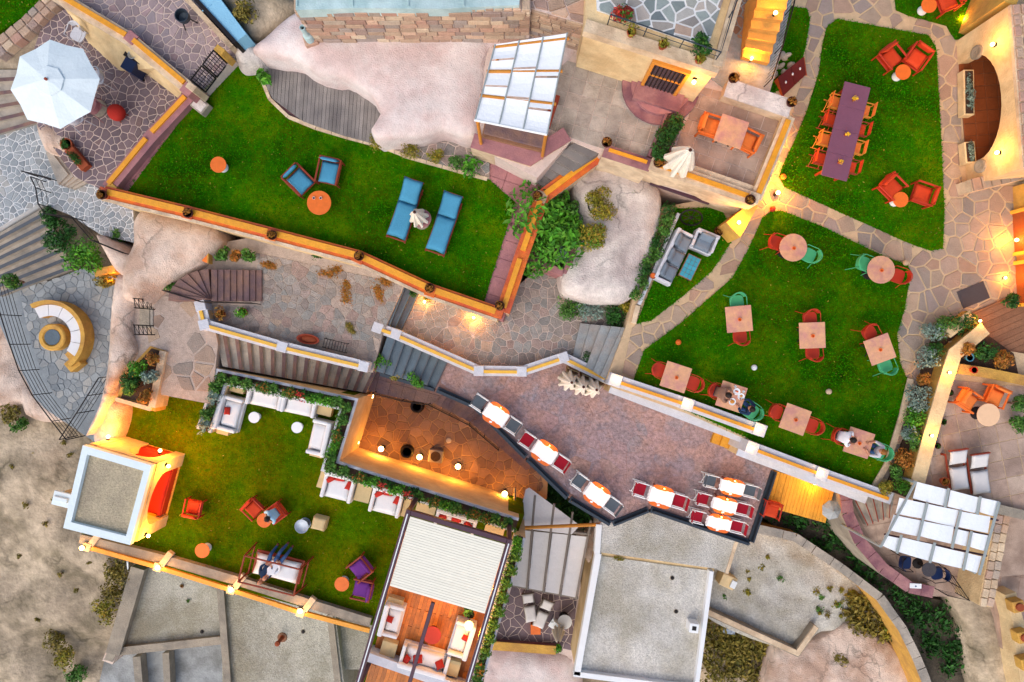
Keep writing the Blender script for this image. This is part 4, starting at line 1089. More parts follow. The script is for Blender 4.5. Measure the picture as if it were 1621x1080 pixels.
# --- yellow-railed walk walls
def walk_wall(label, line, z, posts, base, railm=yrail, th=.30, hgt=.45, cap=whitec, ps=.36):
    return parapet('walk_wall', label, line, z, base, th, hgt, cream, cap, rail=True, rail_side=-.18, rail_w=.11, posts=posts, post_mat=whitec, railm=railm, post=ps, post_h=.08)
walk_wall('yellow-railed white-capped wall above the worn grey steps', [(318, 484), (325, 514), (447, 549), (578, 580)], 0, [(318, 484), (324, 514), (447, 549), (576, 580)], -2.5)
walk_wall('yellow-railed white-capped wall curving round the dining terrace', [(598, 519), (626, 529), (758, 587), (826, 588), (892, 566), (970, 604)], -.5, [(598, 519), (627, 529), (758, 587), (826, 588), (892, 566)], -2)
gw = walk_wall('yellow-railed lamp wall between the dining terrace and the round-table lawn', [(974, 602), (1088, 640), (1204, 682)], .55, [(974, 602), (1088, 640), (1202, 680)], -1.3, orail, th=.34, hgt=.40, ps=.42)
gw2 = walk_wall('yellow-railed lamp wall above the amber timber deck', [(1188, 708), (1300, 750), (1412, 790)], .55, [(1190, 709), (1300, 750)], -2.3, orail, th=.34, hgt=.40, ps=.42)
for lab, ln in (('broad white plaster ledge along the dining terrace wall', [(966, 614), (1180, 695)]), ('white plaster ledge above the amber timber deck', [(1168, 713), (1372, 790)])):
    a, b = W2(ln[0], .30), W2(ln[1], .30)
    lg = thing('white_ledge', lab, 'ledge', (a[0], a[1], -1.1))
    MB().wall([(0, 0), (b[0] - a[0], b[1] - a[1])], .30, 0, 1.36).build('ledge_body', cream, lg)
    MB().wall([(0, 0), (b[0] - a[0], b[1] - a[1])], .35, 1.36, 1.42).build('ledge_top', whitec, lg)
for i, (x, y, lab) in enumerate(((977, 600, 'lit globe lamp on the wall post beside the bundled parasols'), (1088, 638, 'lit globe lamp on the middle post of the terrace wall'), (1202, 678, 'lit globe lamp on the post just above the garden gate'), (1190, 709, 'lit globe lamp on the post just below the garden gate'), (1300, 748, 'lit globe lamp on the post above the amber deck'))):
    globe_lamp(x, y, 1.03, lab, .6, r=.07, base=.03)
gs = stairs('staircase', 'short amber-lit steps up to the lawn gate', (1130, 683), (1124, 700), (1172, 700), (1168, 716), -1.05, -.4, 3, -2, decky)

# --- lounge planters (walls of the sunken court)
def planter(name, label, line, z, base, th, hgt, mat, soilm=soil, rim=.09):
    zt_ = z + hgt; pts = [W2(p, zt_) for p in line]
    t = thing(name, label, 'planter', (pts[0][0], pts[0][1], base))
    loc = [(p[0] - pts[0][0], p[1] - pts[0][1]) for p in pts]
    L, R = offset_poly(loc, th, 0); L2, R2 = offset_poly(loc, th - 2 * rim, 0)
    MB().prism(L + R[::-1], 0, zt_ - base - .12).build('planter_wall', mat, t)
    for A_, B_ in ((L, L2), (R2, R)):
        MB().prism(A_ + B_[::-1], zt_ - base - .12, zt_ - base).build('rim', whitec, t)
    MB().prism(L2 + R2[::-1], zt_ - base - .12, zt_ - base - .03).build('soil', soilm, t)
    return t, pts, zt_
PL = [(322, 682), (350, 597), (552, 640), (522, 738), (640, 776), (818, 832)]
pl1, plp, plz = planter('flower_planter', 'long white-rimmed flower planter around the lounge lawn', PL, -.7, -5.2, .52, .65, cream)
PL2 = [(823, 850), (745, 1110)]
pl2, plp2, plz2 = planter('flower_planter', 'white-rimmed flower planter beside the louvred pergola', PL2, -.7, -5.2, .42, .65, cream)
PL3 = [(232, 552), (254, 566), (243, 630), (190, 622), (196, 586)]
bp = thing('planter_bed', 'wedge of rock-edged planting bed with silver and yellow plants', 'planter', (0, 0, 0))
MB().prism([W2(p, .1) for p in [(236, 548), (262, 556), (244, 652), (182, 634), (196, 590)]], -2, .02).build('bed_wall', ochre, bp)
MB().prism([W2(p, .12) for p in [(238, 552), (252, 556), (236, 640), (190, 630), (202, 592)]], .021, .06).build('soil', soil, bp)
MB().wall([W2((258, 556), .15), W2((240, 645), .15)], .24, -1.5, .15).build('bed_kerb', creamp, bp)
MB().wall([W2((238, 648), .15), W2((182, 632), .15)], .14, -1.5, .14).build('bed_kerb', creamp, bp)

# --- south railing wall with lamps
SW = [(126, 853), (262, 887), (382, 922), (492, 957), (586, 986)]
parapet('stone_wall', 'pale stone wall along the low edge of the lounge lawn', SW, -.7, -4.2, .26, .30, conc, conc)
sr = [(138, 866), (250, 898), (366, 934), (476, 970), (590, 1000)]
srt = thing('amber_railing', 'amber rail with lamp posts outside the lounge lawn wall', 'railing', (0, 0, 0))
for i in range(4):
    a, b = Vector(W2(sr[i], -.35)), Vector(W2(sr[i + 1], -.35)); d = (b - a).normalized()
    MB().wall([a + d * .12, b - d * .12], .15, -.45, -.32).build('rail', orail, srt)
for i, p in enumerate(sr[:4]):
    c = W(p[0], p[1], -.35); MB().box((c.x, c.y, -1.3), (.30, .30, 2.0), math.radians(-17), .015).build('post', creamp, srt)
    e = W(p[0] + 16, p[1] - 14, -.35); MB().box(((c.x + e.x) / 2 + .1, (c.y + e.y) / 2 + .12, -.42), (.22, .6, .2), math.radians(-37), .01).build('bracket', creamp, srt)
for (x, y), lab in zip(((129, 868), (249, 899), (365, 934), (475, 968)), ('lit globe lamp at the far end of the amber rail near the white-roofed pavilion', 'lit globe lamp on the rail post near the concrete beam end', 'lit globe lamp on the rail post between the two gravel roofs', 'lit globe lamp on the rail post above the rusty vent pipe')):
    globe_lamp(x, y, -.30, lab, 7, r=.08, base=.05)

# --- white-roofed pavilion
pv = thing('pavilion', 'white-rimmed flat-roofed pavilion with red benches in lit arches', 'pavilion', (0, 0, 0))
zr = 1.6; c4 = [(131, 705), (240, 737), (206, 863), (100, 836)]
wp = [W(p[0], p[1], zr) for p in c4]
ne, se, nw, sw_ = wp[1], wp[2], wp[0], wp[3]
def shr(f): 
    c = (wp[0] + wp[1] + wp[2] + wp[3]) / 4
    return [c + (v - c) * f for v in wp]
MB().prism([(v.x, v.y) for v in shr(.985)], 1.22, 1.40).build('roof_slab', cream, pv)
MB().prism([(v.x, v.y) for v in shr(.83)], 1.405, 1.44).build('roof_gravel', gravelt, pv)
inn = shr(.82)
for i in range(4):
    j = (i + 1) % 4
    MB().prism([(wp[i].x, wp[i].y), (wp[j].x, wp[j].y), (inn[j].x, inn[j].y), (inn[i].x, inn[i].y)], 1.402, zr).build('roof_rim', canvb, pv)
bz = -.7; Hh = 1.92
L_e = (se - ne).length; dE = (se - ne).normalized(); nE = Vector((dE.y, -dE.x, 0)); nE = nE if nE.x < 0 else -nE
facade('east_wall', arch_pts(L_e, Hh, .45, L_e - .4, 1.15, .6), ne, se, bz, .28, cream, pv, nE)
L_n = (ne - nw).length; dN = (ne - nw).normalized(); nN = Vector((dN.y, -dN.x, 0)); nN = nN if nN.y < 0 else -nN
facade('north_wall', arch_pts(L_n, Hh, 1.0, L_n - .35, 1.15, .55), nw, ne, bz, .28, cream, pv, nN)
MB().wall([(nw.x, nw.y), (sw_.x, sw_.y)], .26, -4, 1.21, -1).build('west_wall', cream, pv)
MB().wall([(sw_.x, sw_.y), (se.x, se.y)], .26, -4, 1.21, -1).build('south_wall', cream, pv)
MB().prism([(v.x, v.y) for v in shr(.97)], -1.6, bz + .04).build('floor', ochre, pv)
ec = ne + dE * (L_e / 2 + .02) + nE * .36
rb1 = thing('red_bench', 'long red cushioned bench in the pavilion arch beside the lawn', 'bench', (ec.x, ec.y, bz + .04), math.atan2(dE.y, dE.x))
MB().box((0, 0, .2), (L_e - 1.0, .55, .4), 0, .03).build('bench_base', redm, rb1)
MB().pillow((0, 0, .47), (L_e - 1.0, .57, .16)).build('seat_cushion', redcu, rb1, True)
nc = nw + dN * (L_n / 2 + .3) + nN * .4
rb2 = thing('red_bench', 'short red cushioned bench in the pavilion arch facing the planting bed', 'bench', (nc.x, nc.y, bz + .04), math.atan2(dN.y, dN.x))
MB().box((0, 0, .2), (1.25, .7, .4), 0, .03).build('bench_base', redm, rb2)
MB().pillow((0, 0, .47), (1.27, .72, .16)).build('seat_cushion', redcu, rb2, True)
for x, y, a, b, lab in ((171, 697, nw, ne, 'lit wall lamp on the pavilion near the ochre tuff step'), (253, 719, nw, ne, 'lit wall lamp left of the pavilion corner on the bed side'), (262, 736, ne, se, 'lit wall lamp right of the pavilion corner on the lawn side'), (230, 846, ne, se, 'lit wall lamp on the pavilion near the amber rail')):
    wall_lamp(x, y, a, b, lab, 55)
il = ne + dE * (L_e * .62) + nE * 1.5
globe_lamp(0, 0, bz + .45, 'lit table lamp inside the white-roofed pavilion', 90, r=.09, base=.25).location = (il.x, il.y, bz + .04)
pw = W(97, 792, .3); vt = thing('roof_vent', 'small white boxed flue beside the white-roofed pavilion', 'flue', (pw.x, pw.y, -2.4), math.radians(-14))
MB().box((.15, 0, 1.2), (.55, .5, 2.5), 0, .02).build('flue_shaft', cream, vt); MB().box((-.05, 0, 2.58), (.62, .5, .1), 0, .015).build('flue_cap', canvb, vt); MB().box((-.05, 0, 2.66), (.5, .16, .08), 0, .015).build('cap_ridge', canvb, vt)

# --- house with the big white-edged gravel roof
hz = -2.2
hh_ = thing('gravel_roof_house', 'house with a large white-edged pale gravel roof', 'house', (0, 0, 0))
lowr = [(947, 872), (1131, 898), (1106, 1090), (912, 1068)]; upr = [(950, 828), (1040, 800), (1168, 848), (1150, 908), (1130, 900), (946, 874)]
MB().prism([W2(p, hz - .25) for p in lowr], DEEP, hz - .25).build('wall', cream, hh_)
MB().prism([W2(p, hz) for p in upr], DEEP, hz).build('upper_block', gravelw, hh_)
MB().prism([W2(p, hz - .2) for p in [(950, 880), (1126, 904), (1102, 1085), (918, 1064)]], hz - .248, hz - .2).build('gravel_bed', gravelw, hh_)
for a, b, w_ in (((947, 876), (913, 1068), .24), ((908, 1066), (1108, 1092), .2), ((1126, 904), (1102, 1088), .16), ((948, 830), (945, 876), .22)):
    MB().wall([W2(a, hz), W2(b, hz)], w_, hz - .3, hz + .06).build('roof_kerb', whitep, hh_)
MB().wall([W2((1168, 850), hz), W2((1150, 908), hz)], .12, hz - .3, hz + .04).build('roof_kerb', creamp, hh_)
vv = W(1099, 995, hz + .3); MB().box((vv.x, vv.y, hz), (.36, .36, .6), math.radians(-8), .02).build('roof_vent', whitep, hh_); MB().box((vv.x, vv.y, hz + .302), (.16, .16, .01), math.radians(-8)).build('vent_hole', iron, hh_)
ch = thing('cream_chimney', 'small cream plaster block beside the gravel roof corner', 'chimney', W(1152, 920, -3.4) - Vector((0, 0, 2)), math.radians(-25))
MB().box((0, 0, .9), (.62, .5, 2.4), 0, .03).build('stack', cream, ch); MB().box((.2, 0, 2.14), (.22, .3, .08), 0, .01).build('cap', whitep, ch)
yd = thing('yard_wall', 'pale concrete wall running out from the gravel roof house', 'wall', (0, 0, 0))
MB().wall([W2((1118, 968), -3.5), W2((1262, 1034), -3.5), W2((1292, 992), -3.5)], .28, -7, -3.5).build('wall_body', conc, yd)
MB().wall([W2((1118, 968), -3.47), W2((1262, 1034), -3.47), W2((1292, 992), -3.47)], .2, -3.5, -3.44).build('coping', creamp, yd)
bw = thing('boundary_wall', 'curving pale boundary wall with ochre side', 'wall', (0, 0, 0))
bl = [(1180, 832), (1258, 850), (1330, 898), (1392, 945), (1428, 995), (1450, 1040), (1478, 1110)]
zbw = -2.3
MB().wall([W2(p, zbw) for p in bl], .28, -7, zbw).build('wall_body', ochre, bw)
rr = random.Random(8)
for i in range(len(bl) - 1):
    a, b = Vector(W2(bl[i], zbw)), Vector(W2(bl[i + 1], zbw)); n_ = max(2, int((b - a).length / .42))
    for k in range(n_): MB().wall([a.lerp(b, k / n_ + .004), a.lerp(b, (k + 1) / n_ - .004)], .33, zbw, zbw + rr.uniform(.05, .10)).build('capstone', stepst, bw)
cv = thing('curved_wall', 'curved rose-capped wall round the canopy terrace', 'wall', (0, 0, 0))
cl = [(1338, 772), (1342, 812), (1362, 858), (1398, 900), (1440, 930), (1478, 938)]
MB().wall([W2(p, -.75) for p in cl], .34, -5, -.80).build('wall_body', conc, cv)
for i in range(len(cl) - 1):
    a, b = Vector(W2(cl[i], -.75)), Vector(W2(cl[i + 1], -.75)); n_ = max(2, int((b - a).length / .5))
    for k in range(n_): MB().wall([a.lerp(b, k / n_ + .006), a.lerp(b, (k + 1) / n_ - .006)], .42, -.80, -.75 + rr.uniform(-.01, .01)).build('capstone', redtile, cv)

# --- concrete beams south-west
for lab, pts, z, w_ in (('long grey concrete beam running down to the sandy slope', [(218, 900), (178, 1036)], -2.6, .50), ('grey concrete beam between two gravel roofs', [(348, 928), (362, 1110)], -2.7, .22), ('tan concrete beam closing the near gravel roof', [(186, 1032), (350, 1014)], -2.75, .26), ('thin grey beam beside the louvred pergola', [(522, 974), (538, 1110)], -2.8, .2), ('short tan cross beam in the concrete yard', [(216, 1040), (222, 1110)], -3.9, .26), ('short white-edged cross beam in the concrete yard', [(262, 1034), (266, 1110)], -3.9, .22)):
    t = thing('concrete_beam', lab, 'beam', (0, 0, 0))
    MB().wall([W2(p, z) for p in pts], w_, -7, z - .05).build('beam_body', conc, t); MB().wall([W2(p, z) for p in pts], w_ + .05, z - .05, z).build('coping', conc, t)
bd = thing('concrete_pier', 'tan concrete pier at the foot of the long grey beam', 'pier', (0, 0, 0)); MB().prism([W2(p, -3.2) for p in [(168, 1030), (186, 1034), (178, 1052), (162, 1046)]], -7, -3.2).build('pier_body', tuff, bd); MB().prism([W2(p, -3.15) for p in [(170, 1032), (184, 1035), (178, 1048), (165, 1044)]], -3.2, -3.14).build('pier_cap', conc, bd)

# --- right-hand stone building with big arch
sa, sb = W(1513, 66, .55), W(1531, 296, .55)
qb = thing('stone_building', 'stone building with a broad lamp-lit arch over a brown tiled porch', 'building', (0, 0, 0))
Lq = (sb - sa).length; dq = (sb - sa); dq.normalize(); nq = Vector((-dq.y, dq.x, 0)); nq = nq if nq.x > 0 else -nq
facade('arch_wall', arch_pts(Lq, 2.5, .8, Lq - .75, .75, 1.2, 16), sa, sb, .5, .35, cream, qb, nq)
zc = 3.0
MB().prism([(sa.x + nq.x * 0, sa.y), (sb.x, sb.y), (sb.x + nq.x * .55, sb.y), (sa.x + nq.x * .55, sa.y)], zc + .002, zc + .12).build('cornice', creamp, qb)
rr = random.Random(5)
for r in range(2):
    for k in range(15):
        c = sa + dq * (Lq * (k + .5) / 15) + nq * (.14 + .26 * r)
        MB().box((c.x, c.y, zc + .14), (Lq / 15 - .05, .2, .08 + rr.uniform(0, .03)), math.atan2(dq.y, dq.x) + rr.uniform(-.05, .05), .015).build('stone', st_wall, qb)
MB().prism([(v.x, v.y) for v in (sa + nq * .56, sb + nq * .56, sb + nq * 4, sa + nq * 4)], zc + .05, zc + .25).build('roof', concb, qb)
pfl = MB().prism([(v.x, v.y) for v in (sa + nq * .02 + dq * .3, sb + nq * .02 - dq * .3, sb + nq * 3 - dq * .3, sa + nq * 3 + dq * .3)], .3, .58).build('porch_floor', brownpl, qb)
for i in range(11):
    for j in range(6):
        c = sa + dq * (.55 + .42 * i) + nq * (.22 + .42 * j)
        if .55 + .42 * i > Lq - .4: continue
        MB().box((c.x, c.y, .59), (.405, .405, .024), math.atan2(dq.y, dq.x), .006).build('floor_tile', brownfl, pfl)
MB().wall([(v.x, v.y) for v in (sa + nq * 2.9, sb + nq * 2.9)], .2, .5, 3.0).build('back_wall', whitep, qb)
for e in (sa + dq * .15, sb - dq * .15): MB().wall([(v.x, v.y) for v in (e + nq * .36, e + nq * 2.8)], .25, .5, 3.0).build('side_wall', cream, qb)
wall_lamp(1576, 71, sa, sb, 'lit wall lamp beside the arch nearest the hedge corner', 22)
wall_lamp(1583, 242, sa, sb, 'lit wall lamp beside the arch nearest the yellow cornice', 22)
for lab, (x0, y0, x1, y1) in (('long cream planter box of lavender in the stone arch', (1528, 110, 1541, 182)), ('short cream planter box of lavender in the stone arch', (1529, 224, 1544, 258))):
    a, b = W(x0 + 6, y0, .95), W(x1 - 6, y1, .95); c = (a + b) / 2; L_ = (b - a).length; ang = math.atan2((b - a).y, (b - a).x)
    t = thing('planter_box', lab, 'planter', (c.x, c.y, .60), ang)
    MB().box((0, 0, .17), (L_, .36, .34), 0, .02).build('box', cream, t); MB().box((0, 0, .345), (L_ - .1, .26, .02)).build('soil', soil, t)
    V = []; Fc = []
    foliage('foliage', foliage_data((0, 0, .42), (L_ * .48, .13, .16), int(260 * L_), .045, random.Random(int(x0 + y0))), lf_gr, t)
for lab, x, y in (('brown oval millstone on the arch wall beside the hedge corner', 1547, 83), ('grey oval millstone on the arch wall beside the yellow cornice', 1553, 263)):
    q = ray_on_wall(x, y, sa, sb); t = thing('millstone', lab, 'millstone', q, math.atan2(dq.y, dq.x))
    mb = MB(); mb.lathe([(.02, -.02), (.22, -.02), (.22, .05), (.17, .06), (.06, .04), (.02, .05)], 20)
    for v in mb.bm.verts: v.co = Vector((v.co.x, -v.co.z if True else 0, v.co.y * 1.25)) * 1
    if nq.dot(Vector((-math.sin(math.atan2(dq.y, dq.x)), math.cos(math.atan2(dq.y, dq.x)), 0))) < 0:
        for v in mb.bm.verts: v.co.y = -v.co.y
    bmesh.ops.recalc_face_normals(mb.bm, faces=mb.bm.faces[:]); mb.build('stone_disc', conc, t)
# low wall strip south of the arch and north gable
ns = thing('stone_wall', 'pale stone wall end between the arch and the lit doors', 'stone wall', (0, 0, 0))
na, nb_ = W(1525, 298, .9), W(1640, 270, .9); MB().wall([(na.x, na.y), (nb_.x, nb_.y)], .4, .4, 1.3).build('wall_core', creamp, ns)
for k in range(8):
    c = na.lerp(nb_, (k + .5) / 8); MB().box((c.x, c.y, 1.34), ((nb_ - na).length / 8 - .03, .42, .09), math.atan2((nb_ - na).y, (nb_ - na).x), .02).build('capstone', st_path, ns)
ga, gb = W(1516, 66, .55), W(1590, 24, .55)
gn = thing('stone_building', 'stone gable wall with a lamp at the hedge corner', 'building', (0, 0, 0))
gd = (gb - ga).normalized(); gnn = Vector((-gd.y, gd.x, 0)); gnn = gnn if gnn.y < 0 else -gnn
nb2, na2 = W(1552, -30, .55), W(1532, 60, .55)
MB().wall([(na2.x, na2.y), (nb2.x + .3, nb2.y)], .4, .4, 2.8, -1).build('wall_core', ochre, gn)
rubble(gn, na2, Vector((nb2.x + .3, nb2.y, 0)), .6, 2.8, .45, st_wall, 17, proud=.04)
wall_lamp(1537, 41, na2, Vector((nb2.x + .3, nb2.y, 0)), 'lit lamp on the stone gable beside the small corner lawn', 30)
# lit door bays at the right edge
da, db = W(1602, 296, .55), W(1612, 480, .55)
dbg = thing('door_building', 'stone building side with amber framed timber doors', 'building', (0, 0, 0))
dg = (db - da).normalized(); dgn = Vector((-dg.y, dg.x, 0)); dgn = dgn if dgn.x > 0 else -dgn
MB().wall([(da.x + dgn.x * .2, da.y), (db.x + dgn.x * .2, db.y)], .4, .3, 3.0).build('wall_core', ochre, dbg)
for s in (1.6, 3.35):
    c = da + dg * s
    f = MB().box((c.x - dgn.x * .01, c.y, 1.6), (1.5, .08, 2.1), math.atan2(dg.y, dg.x), .01).build('door', brownfl, dbg)
    for e in (-.72, .72): 
        c2 = c + dg * e; MB().box((c2.x - dgn.x * .05, c2.y, 1.6), (.12, .14, 2.16), math.atan2(dg.y, dg.x), .01).build('door_frame', yrail, f)
    MB().box((c.x - dgn.x * .05, c.y, 2.7), (1.56, .14, .12), math.atan2(dg.y, dg.x), .01).build('door_frame', yrail, f)
wall_lamp(1614, 380, da, db, 'lit lamp between the two timber doors', 26)
# ramp of brown planks and parapets of the right terrace
rp = sheet('ramp', [(1528, 500), (1600, 470), (1680, 470), (1680, 590), (1575, 575), (1552, 525)], .66, brownpl, -1)
boards(rp, [(1530, 502), (1600, 474), (1660, 474), (1660, 580), (1578, 572), (1555, 525)], .665, .2, math.radians(24), brownpl, gap=.01, rise=.02)
parapet('garden_wall', 'yellow-lit plaster wall between the flower bed and the right terrace', [(1560, 520), (1512, 560), (1496, 610), (1470, 700), (1452, 770)], .75, -.5, .40, .45, ochre, cream)
parapet('garden_wall', 'low amber wall with a red pot at the top of the right terrace', [(1505, 582), (1560, 590), (1640, 606)], .75, 0, .28, .35, ochre, ochre)
parapet('garden_wall', 'plaster wall end under the lit doors by the flower bed', [(1500, 528), (1540, 498)], .6, 0, .3, .4, ochre, cream)
parapet('garden_wall', 'low grey timber-capped wall between the white loungers and the canopy', [(1458, 772), (1520, 792), (1640, 820)], .75, -1.3, .26, .25, cream, conc)
parapet('garden_wall', 'long narrow pale kerb between lawn and flower bed', [(1442, 600), (1428, 660), (1405, 735), (1382, 775)], .6, 0, .14, .10, creamp, creamp)
cs_ = thing('stone_wall', 'spotted cream stone wall beside the canopy terrace', 'stone wall', (0, 0, 0))
a, b = W(1590, 800, .1), W(1560, 960, .1); MB().wall([(a.x, a.y), (b.x, b.y)], .5, -3, .1).build('wall_core', cream, cs_)
rr = random.Random(31)
for k in range(11):
    for s in (-1, 1):
        c = a.lerp(b, (k + .5) / 11); MB().box((c.x + s * .12, c.y, .13), (.22, .30, .08 + rr.uniform(0, .03)), rr.uniform(-.1, .1) - .2, .02).build('capstone', st_wall if rr.random() < .5 else creamp, cs_)
pr = thing('stone_wall', 'notched cream parapet at the far edge of the ravine', 'stone wall', (0, 0, 0))
pl_ = [(1600, 940), (1612, 985), (1618, 1040), (1630, 1110)]
MB().wall([W2(p, -.9) for p in pl_], .4, -4, -.9).build('wall_core', cream, pr)
for p in ((1602, 955), (1610, 1003), (1616, 1045)):
    c = W(p[0], p[1], -.85); MB().box((c.x, c.y, -.7), (.42, .42, .4), .2, .03).build('merlon', ochre, pr); MB().cyl((c.x, c.y, -.5), .14, .08, 12).build('merlon_cap', terrac, pr)

# ================================================================== CANOPIES
# --- white sail canopy top centre
def P3(px, py, z): return W(px, py, z)
sc_ = thing('sail_canopy', 'white fabric canopy on orange poles beside the pink rock roof', 'canopy', W(825, 150, 2.6))
so_ = Vector(sc_.location)
zc = 5.0
cn = [(784, 70), (898, 52), (866, 213), (752, 190)]
def lerp2(u, v):
    a = [(cn[0][i] * (1 - u) + cn[1][i] * u) for i in (0, 1)]; b = [(cn[3][i] * (1 - u) + cn[2][i] * u) for i in (0, 1)]
    return (a[0] * (1 - v) + b[0] * v, a[1] * (1 - v) + b[1] * v)
for i in range(3):
    for j in range(3):
        u0, u1 = i / 3 + .006, (i + 1) / 3 - .006
        sh = (-.12, 0, .10)[i]
        vs0, vs1 = max(0, j / 3 + sh) + .012, min(1, (j + 1) / 3 + sh) - .012
        if j == 2: vs1 = .995
        if j == 0: vs0 = .005
        g = [[W(*lerp2(u0 + (u1 - u0) * a / 4, vs0 + (vs1 - vs0) * b / 4), zc) - so_ + Vector((0, 0, -.05 * math.sin(math.pi * b / 4))) for b in range(5)] for a in range(5)]
        MB().sheet_grid(g, .012).build('fabric_panel', canv, sc_)
for u, v0, v1 in ((0, 0, 1), (1 / 3, 0, 1), (2 / 3, 0, 1), (1, 0, 1)):
    MB().tube([W(*lerp2(u, v0), zc) - so_, W(*lerp2(u, v1), zc) - so_], .022, 6).build('wire', pgrey, sc_)
for v in (.04, .36, .68):
    MB().tube([W(*lerp2(-.02, v + .0), zc - .05) - so_, W(*lerp2(1.04, v + .02), zc - .05) - so_], .05, 8).build('pole', beamo, sc_)
MB().tube([W(*lerp2(-.01, 1.0), zc - .02) - so_, W(*lerp2(1.0, 1.0), zc - .02) - so_], .04, 8).build('front_rail', whitep, sc_)
for p in ((756, 192), (864, 214), (786, 72), (894, 58)):
    c = W(*p, zc) - so_; MB().tube([(c.x, c.y, 0), (c.x, c.y, zc - 2.6 - .04)], .05, 8).build('post', beamo, sc_)
sb_ = W(815, 215, 2.9); t = thing('low_divan', 'dark low divan under the front of the sail canopy', 'divan', (sb_.x, sb_.y, 2.6), math.radians(-14))
MB().box((0, 0, .16), (2.0, .6, .32), 0, .03).build('divan_base', brownpl, t); MB().box((0, .05, .37), (1.9, .5, .1), 0, .03).build('divan_pad', stepbr, t)
rfr = W(874, 172, 3.2); t = thing('wooden_bench', 'narrow red-brown bench beside the sail canopy', 'bench', (rfr.x, rfr.y, 2.6), math.radians(72))
MB().box((0, 0, .42), (1.0, .22, .06), 0, .01).build('seat', redw, t)
for sx in (-.4, .4): MB().box((sx, 0, .2), (.06, .2, .4)).build('leg', redw, t)

# --- louvred pergola over the amber deck
zp = 2.1
pg = thing('louvred_pergola', 'aubergine-framed pergola with half-closed ivory louvres', 'pergola', W(690, 940, -.7))
po_ = Vector(pg.location)
pc = [(646, 811), (806, 858), (748, 1078), (566, 1078)]
def pl2(u, v):
    a = [(pc[0][i] * (1 - u) + pc[1][i] * u) for i in (0, 1)]; b = [(pc[3][i] * (1 - u) + pc[2][i] * u) for i in (0, 1)]
    return (a[0] * (1 - v) + b[0] * v, a[1] * (1 - v) + b[1] * v)
Lc = [W(*p, zp) for p in pc]
eu = (Lc[1] - Lc[0]); ev = (Lc[3] - Lc[0]); wv = ev.length * 1.12; evn = ev.normalized(); eun = eu.normalized(); wu = eu.length
evn = Vector((eun.y, -eun.x, 0))
o0 = Lc[0] - po_
def loc_(u, v, dz=0): return o0 + eun * u + evn * v + Vector((0, 0, dz))
for u in (0, wu): MB().box(loc_(u, wv / 2, -.09), (wv + .16, .16, .2), math.atan2(evn.y, evn.x), .01).build('side_beam', pframe, pg)
for u in (0, wu): MB().box(loc_(u, wv / 2, .02), (wv - .1, .035, .03), math.atan2(evn.y, evn.x)).build('gutter_trim', whitep, pg)
for v in (0, wv): MB().box(loc_(wu / 2, v, -.09), (wu - .17, .16, .2), math.atan2(eun.y, eun.x), .01).build('end_beam', pframe, pg)
MB().box(loc_(wu * .47, wv * .70, -.12), (wv * .58, .12, .12), math.atan2(evn.y, evn.x), .01).build('centre_beam', pframe, pg)
for k in range(28):
    MB().box(loc_(wu / 2, .16 + .083 * k, -.04), (wu - .2, .078, .025), math.atan2(eun.y, eun.x), 0, rx=math.radians(6)).build('louvre', louv, pg)
for u in (0, wu):
    for v in (0.02, wv - .02): 
        c = loc_(u, v); MB().box((c.x, c.y, (zp + .7 - .2) / 2), (.14, .14, zp + .7 - .2), math.atan2(evn.y, evn.x), .01).build('post', pframe, pg)
dkp = [(636, 838), (800, 892), (760, 1110), (570, 1110), (600, 1000)]
dk2 = sheet('deck', dkp, -.6, brownpl, -1.2)
dang = math.atan2(evn.y, evn.x)
rngd = random.Random(6); 
tiles(dk2, dkp, -.598, 1.7, .14, dang, deckw, gap=.006, rise=.03, name='deck_board', stagger=.4)
# white upstand wall at the end of the pergola deck
t = thing('white_ledge', 'white plaster upstand wall behind the pergola sofas', 'wall', (0, 0, 0))
MB().wall([W2((582, 1040), .0), W2((742, 1096), .0)], .25, -1.5, -.02).build('wall_body', whitec, t); MB().wall([W2((582, 1040), .02), W2((742, 1096), .02)], .31, -.02, .04).build('coping', whitec, t)
for i, (x, y, lab, wt) in enumerate(((765, 936, 'lit globe lamp hanging under the edge of the ivory louvres', 40), )):
    c = W(x, y, 1.6); t = thing('pendant_lamp', lab, 'lamp', (c.x, c.y, 1.5)); MB().tube([(0, 0, .1), (0, 0, .5)], .01, 5).build('cord', iron, t); MB().ell((0, 0, 0), (.14, .14, .14), 14, 10).build('globe', bulb, t, True); lamp_light(t, (0, 0, -.25), wt)
t = thing('floor_lamp', 'bright floor lamp behind the right pergola sofa', 'lamp', W(742, 992, .45) + Vector((0, 0, -1.02)))
MB().lathe([(.14, 0), (.14, .03), (.018, .04), (.018, .95)], 12).build('stand', iron, t); MB().lathe([(.16, .92), (.10, 1.14)], 14).build('shade', candle, t); lamp_light(t, (0, 0, 1.3), 60)

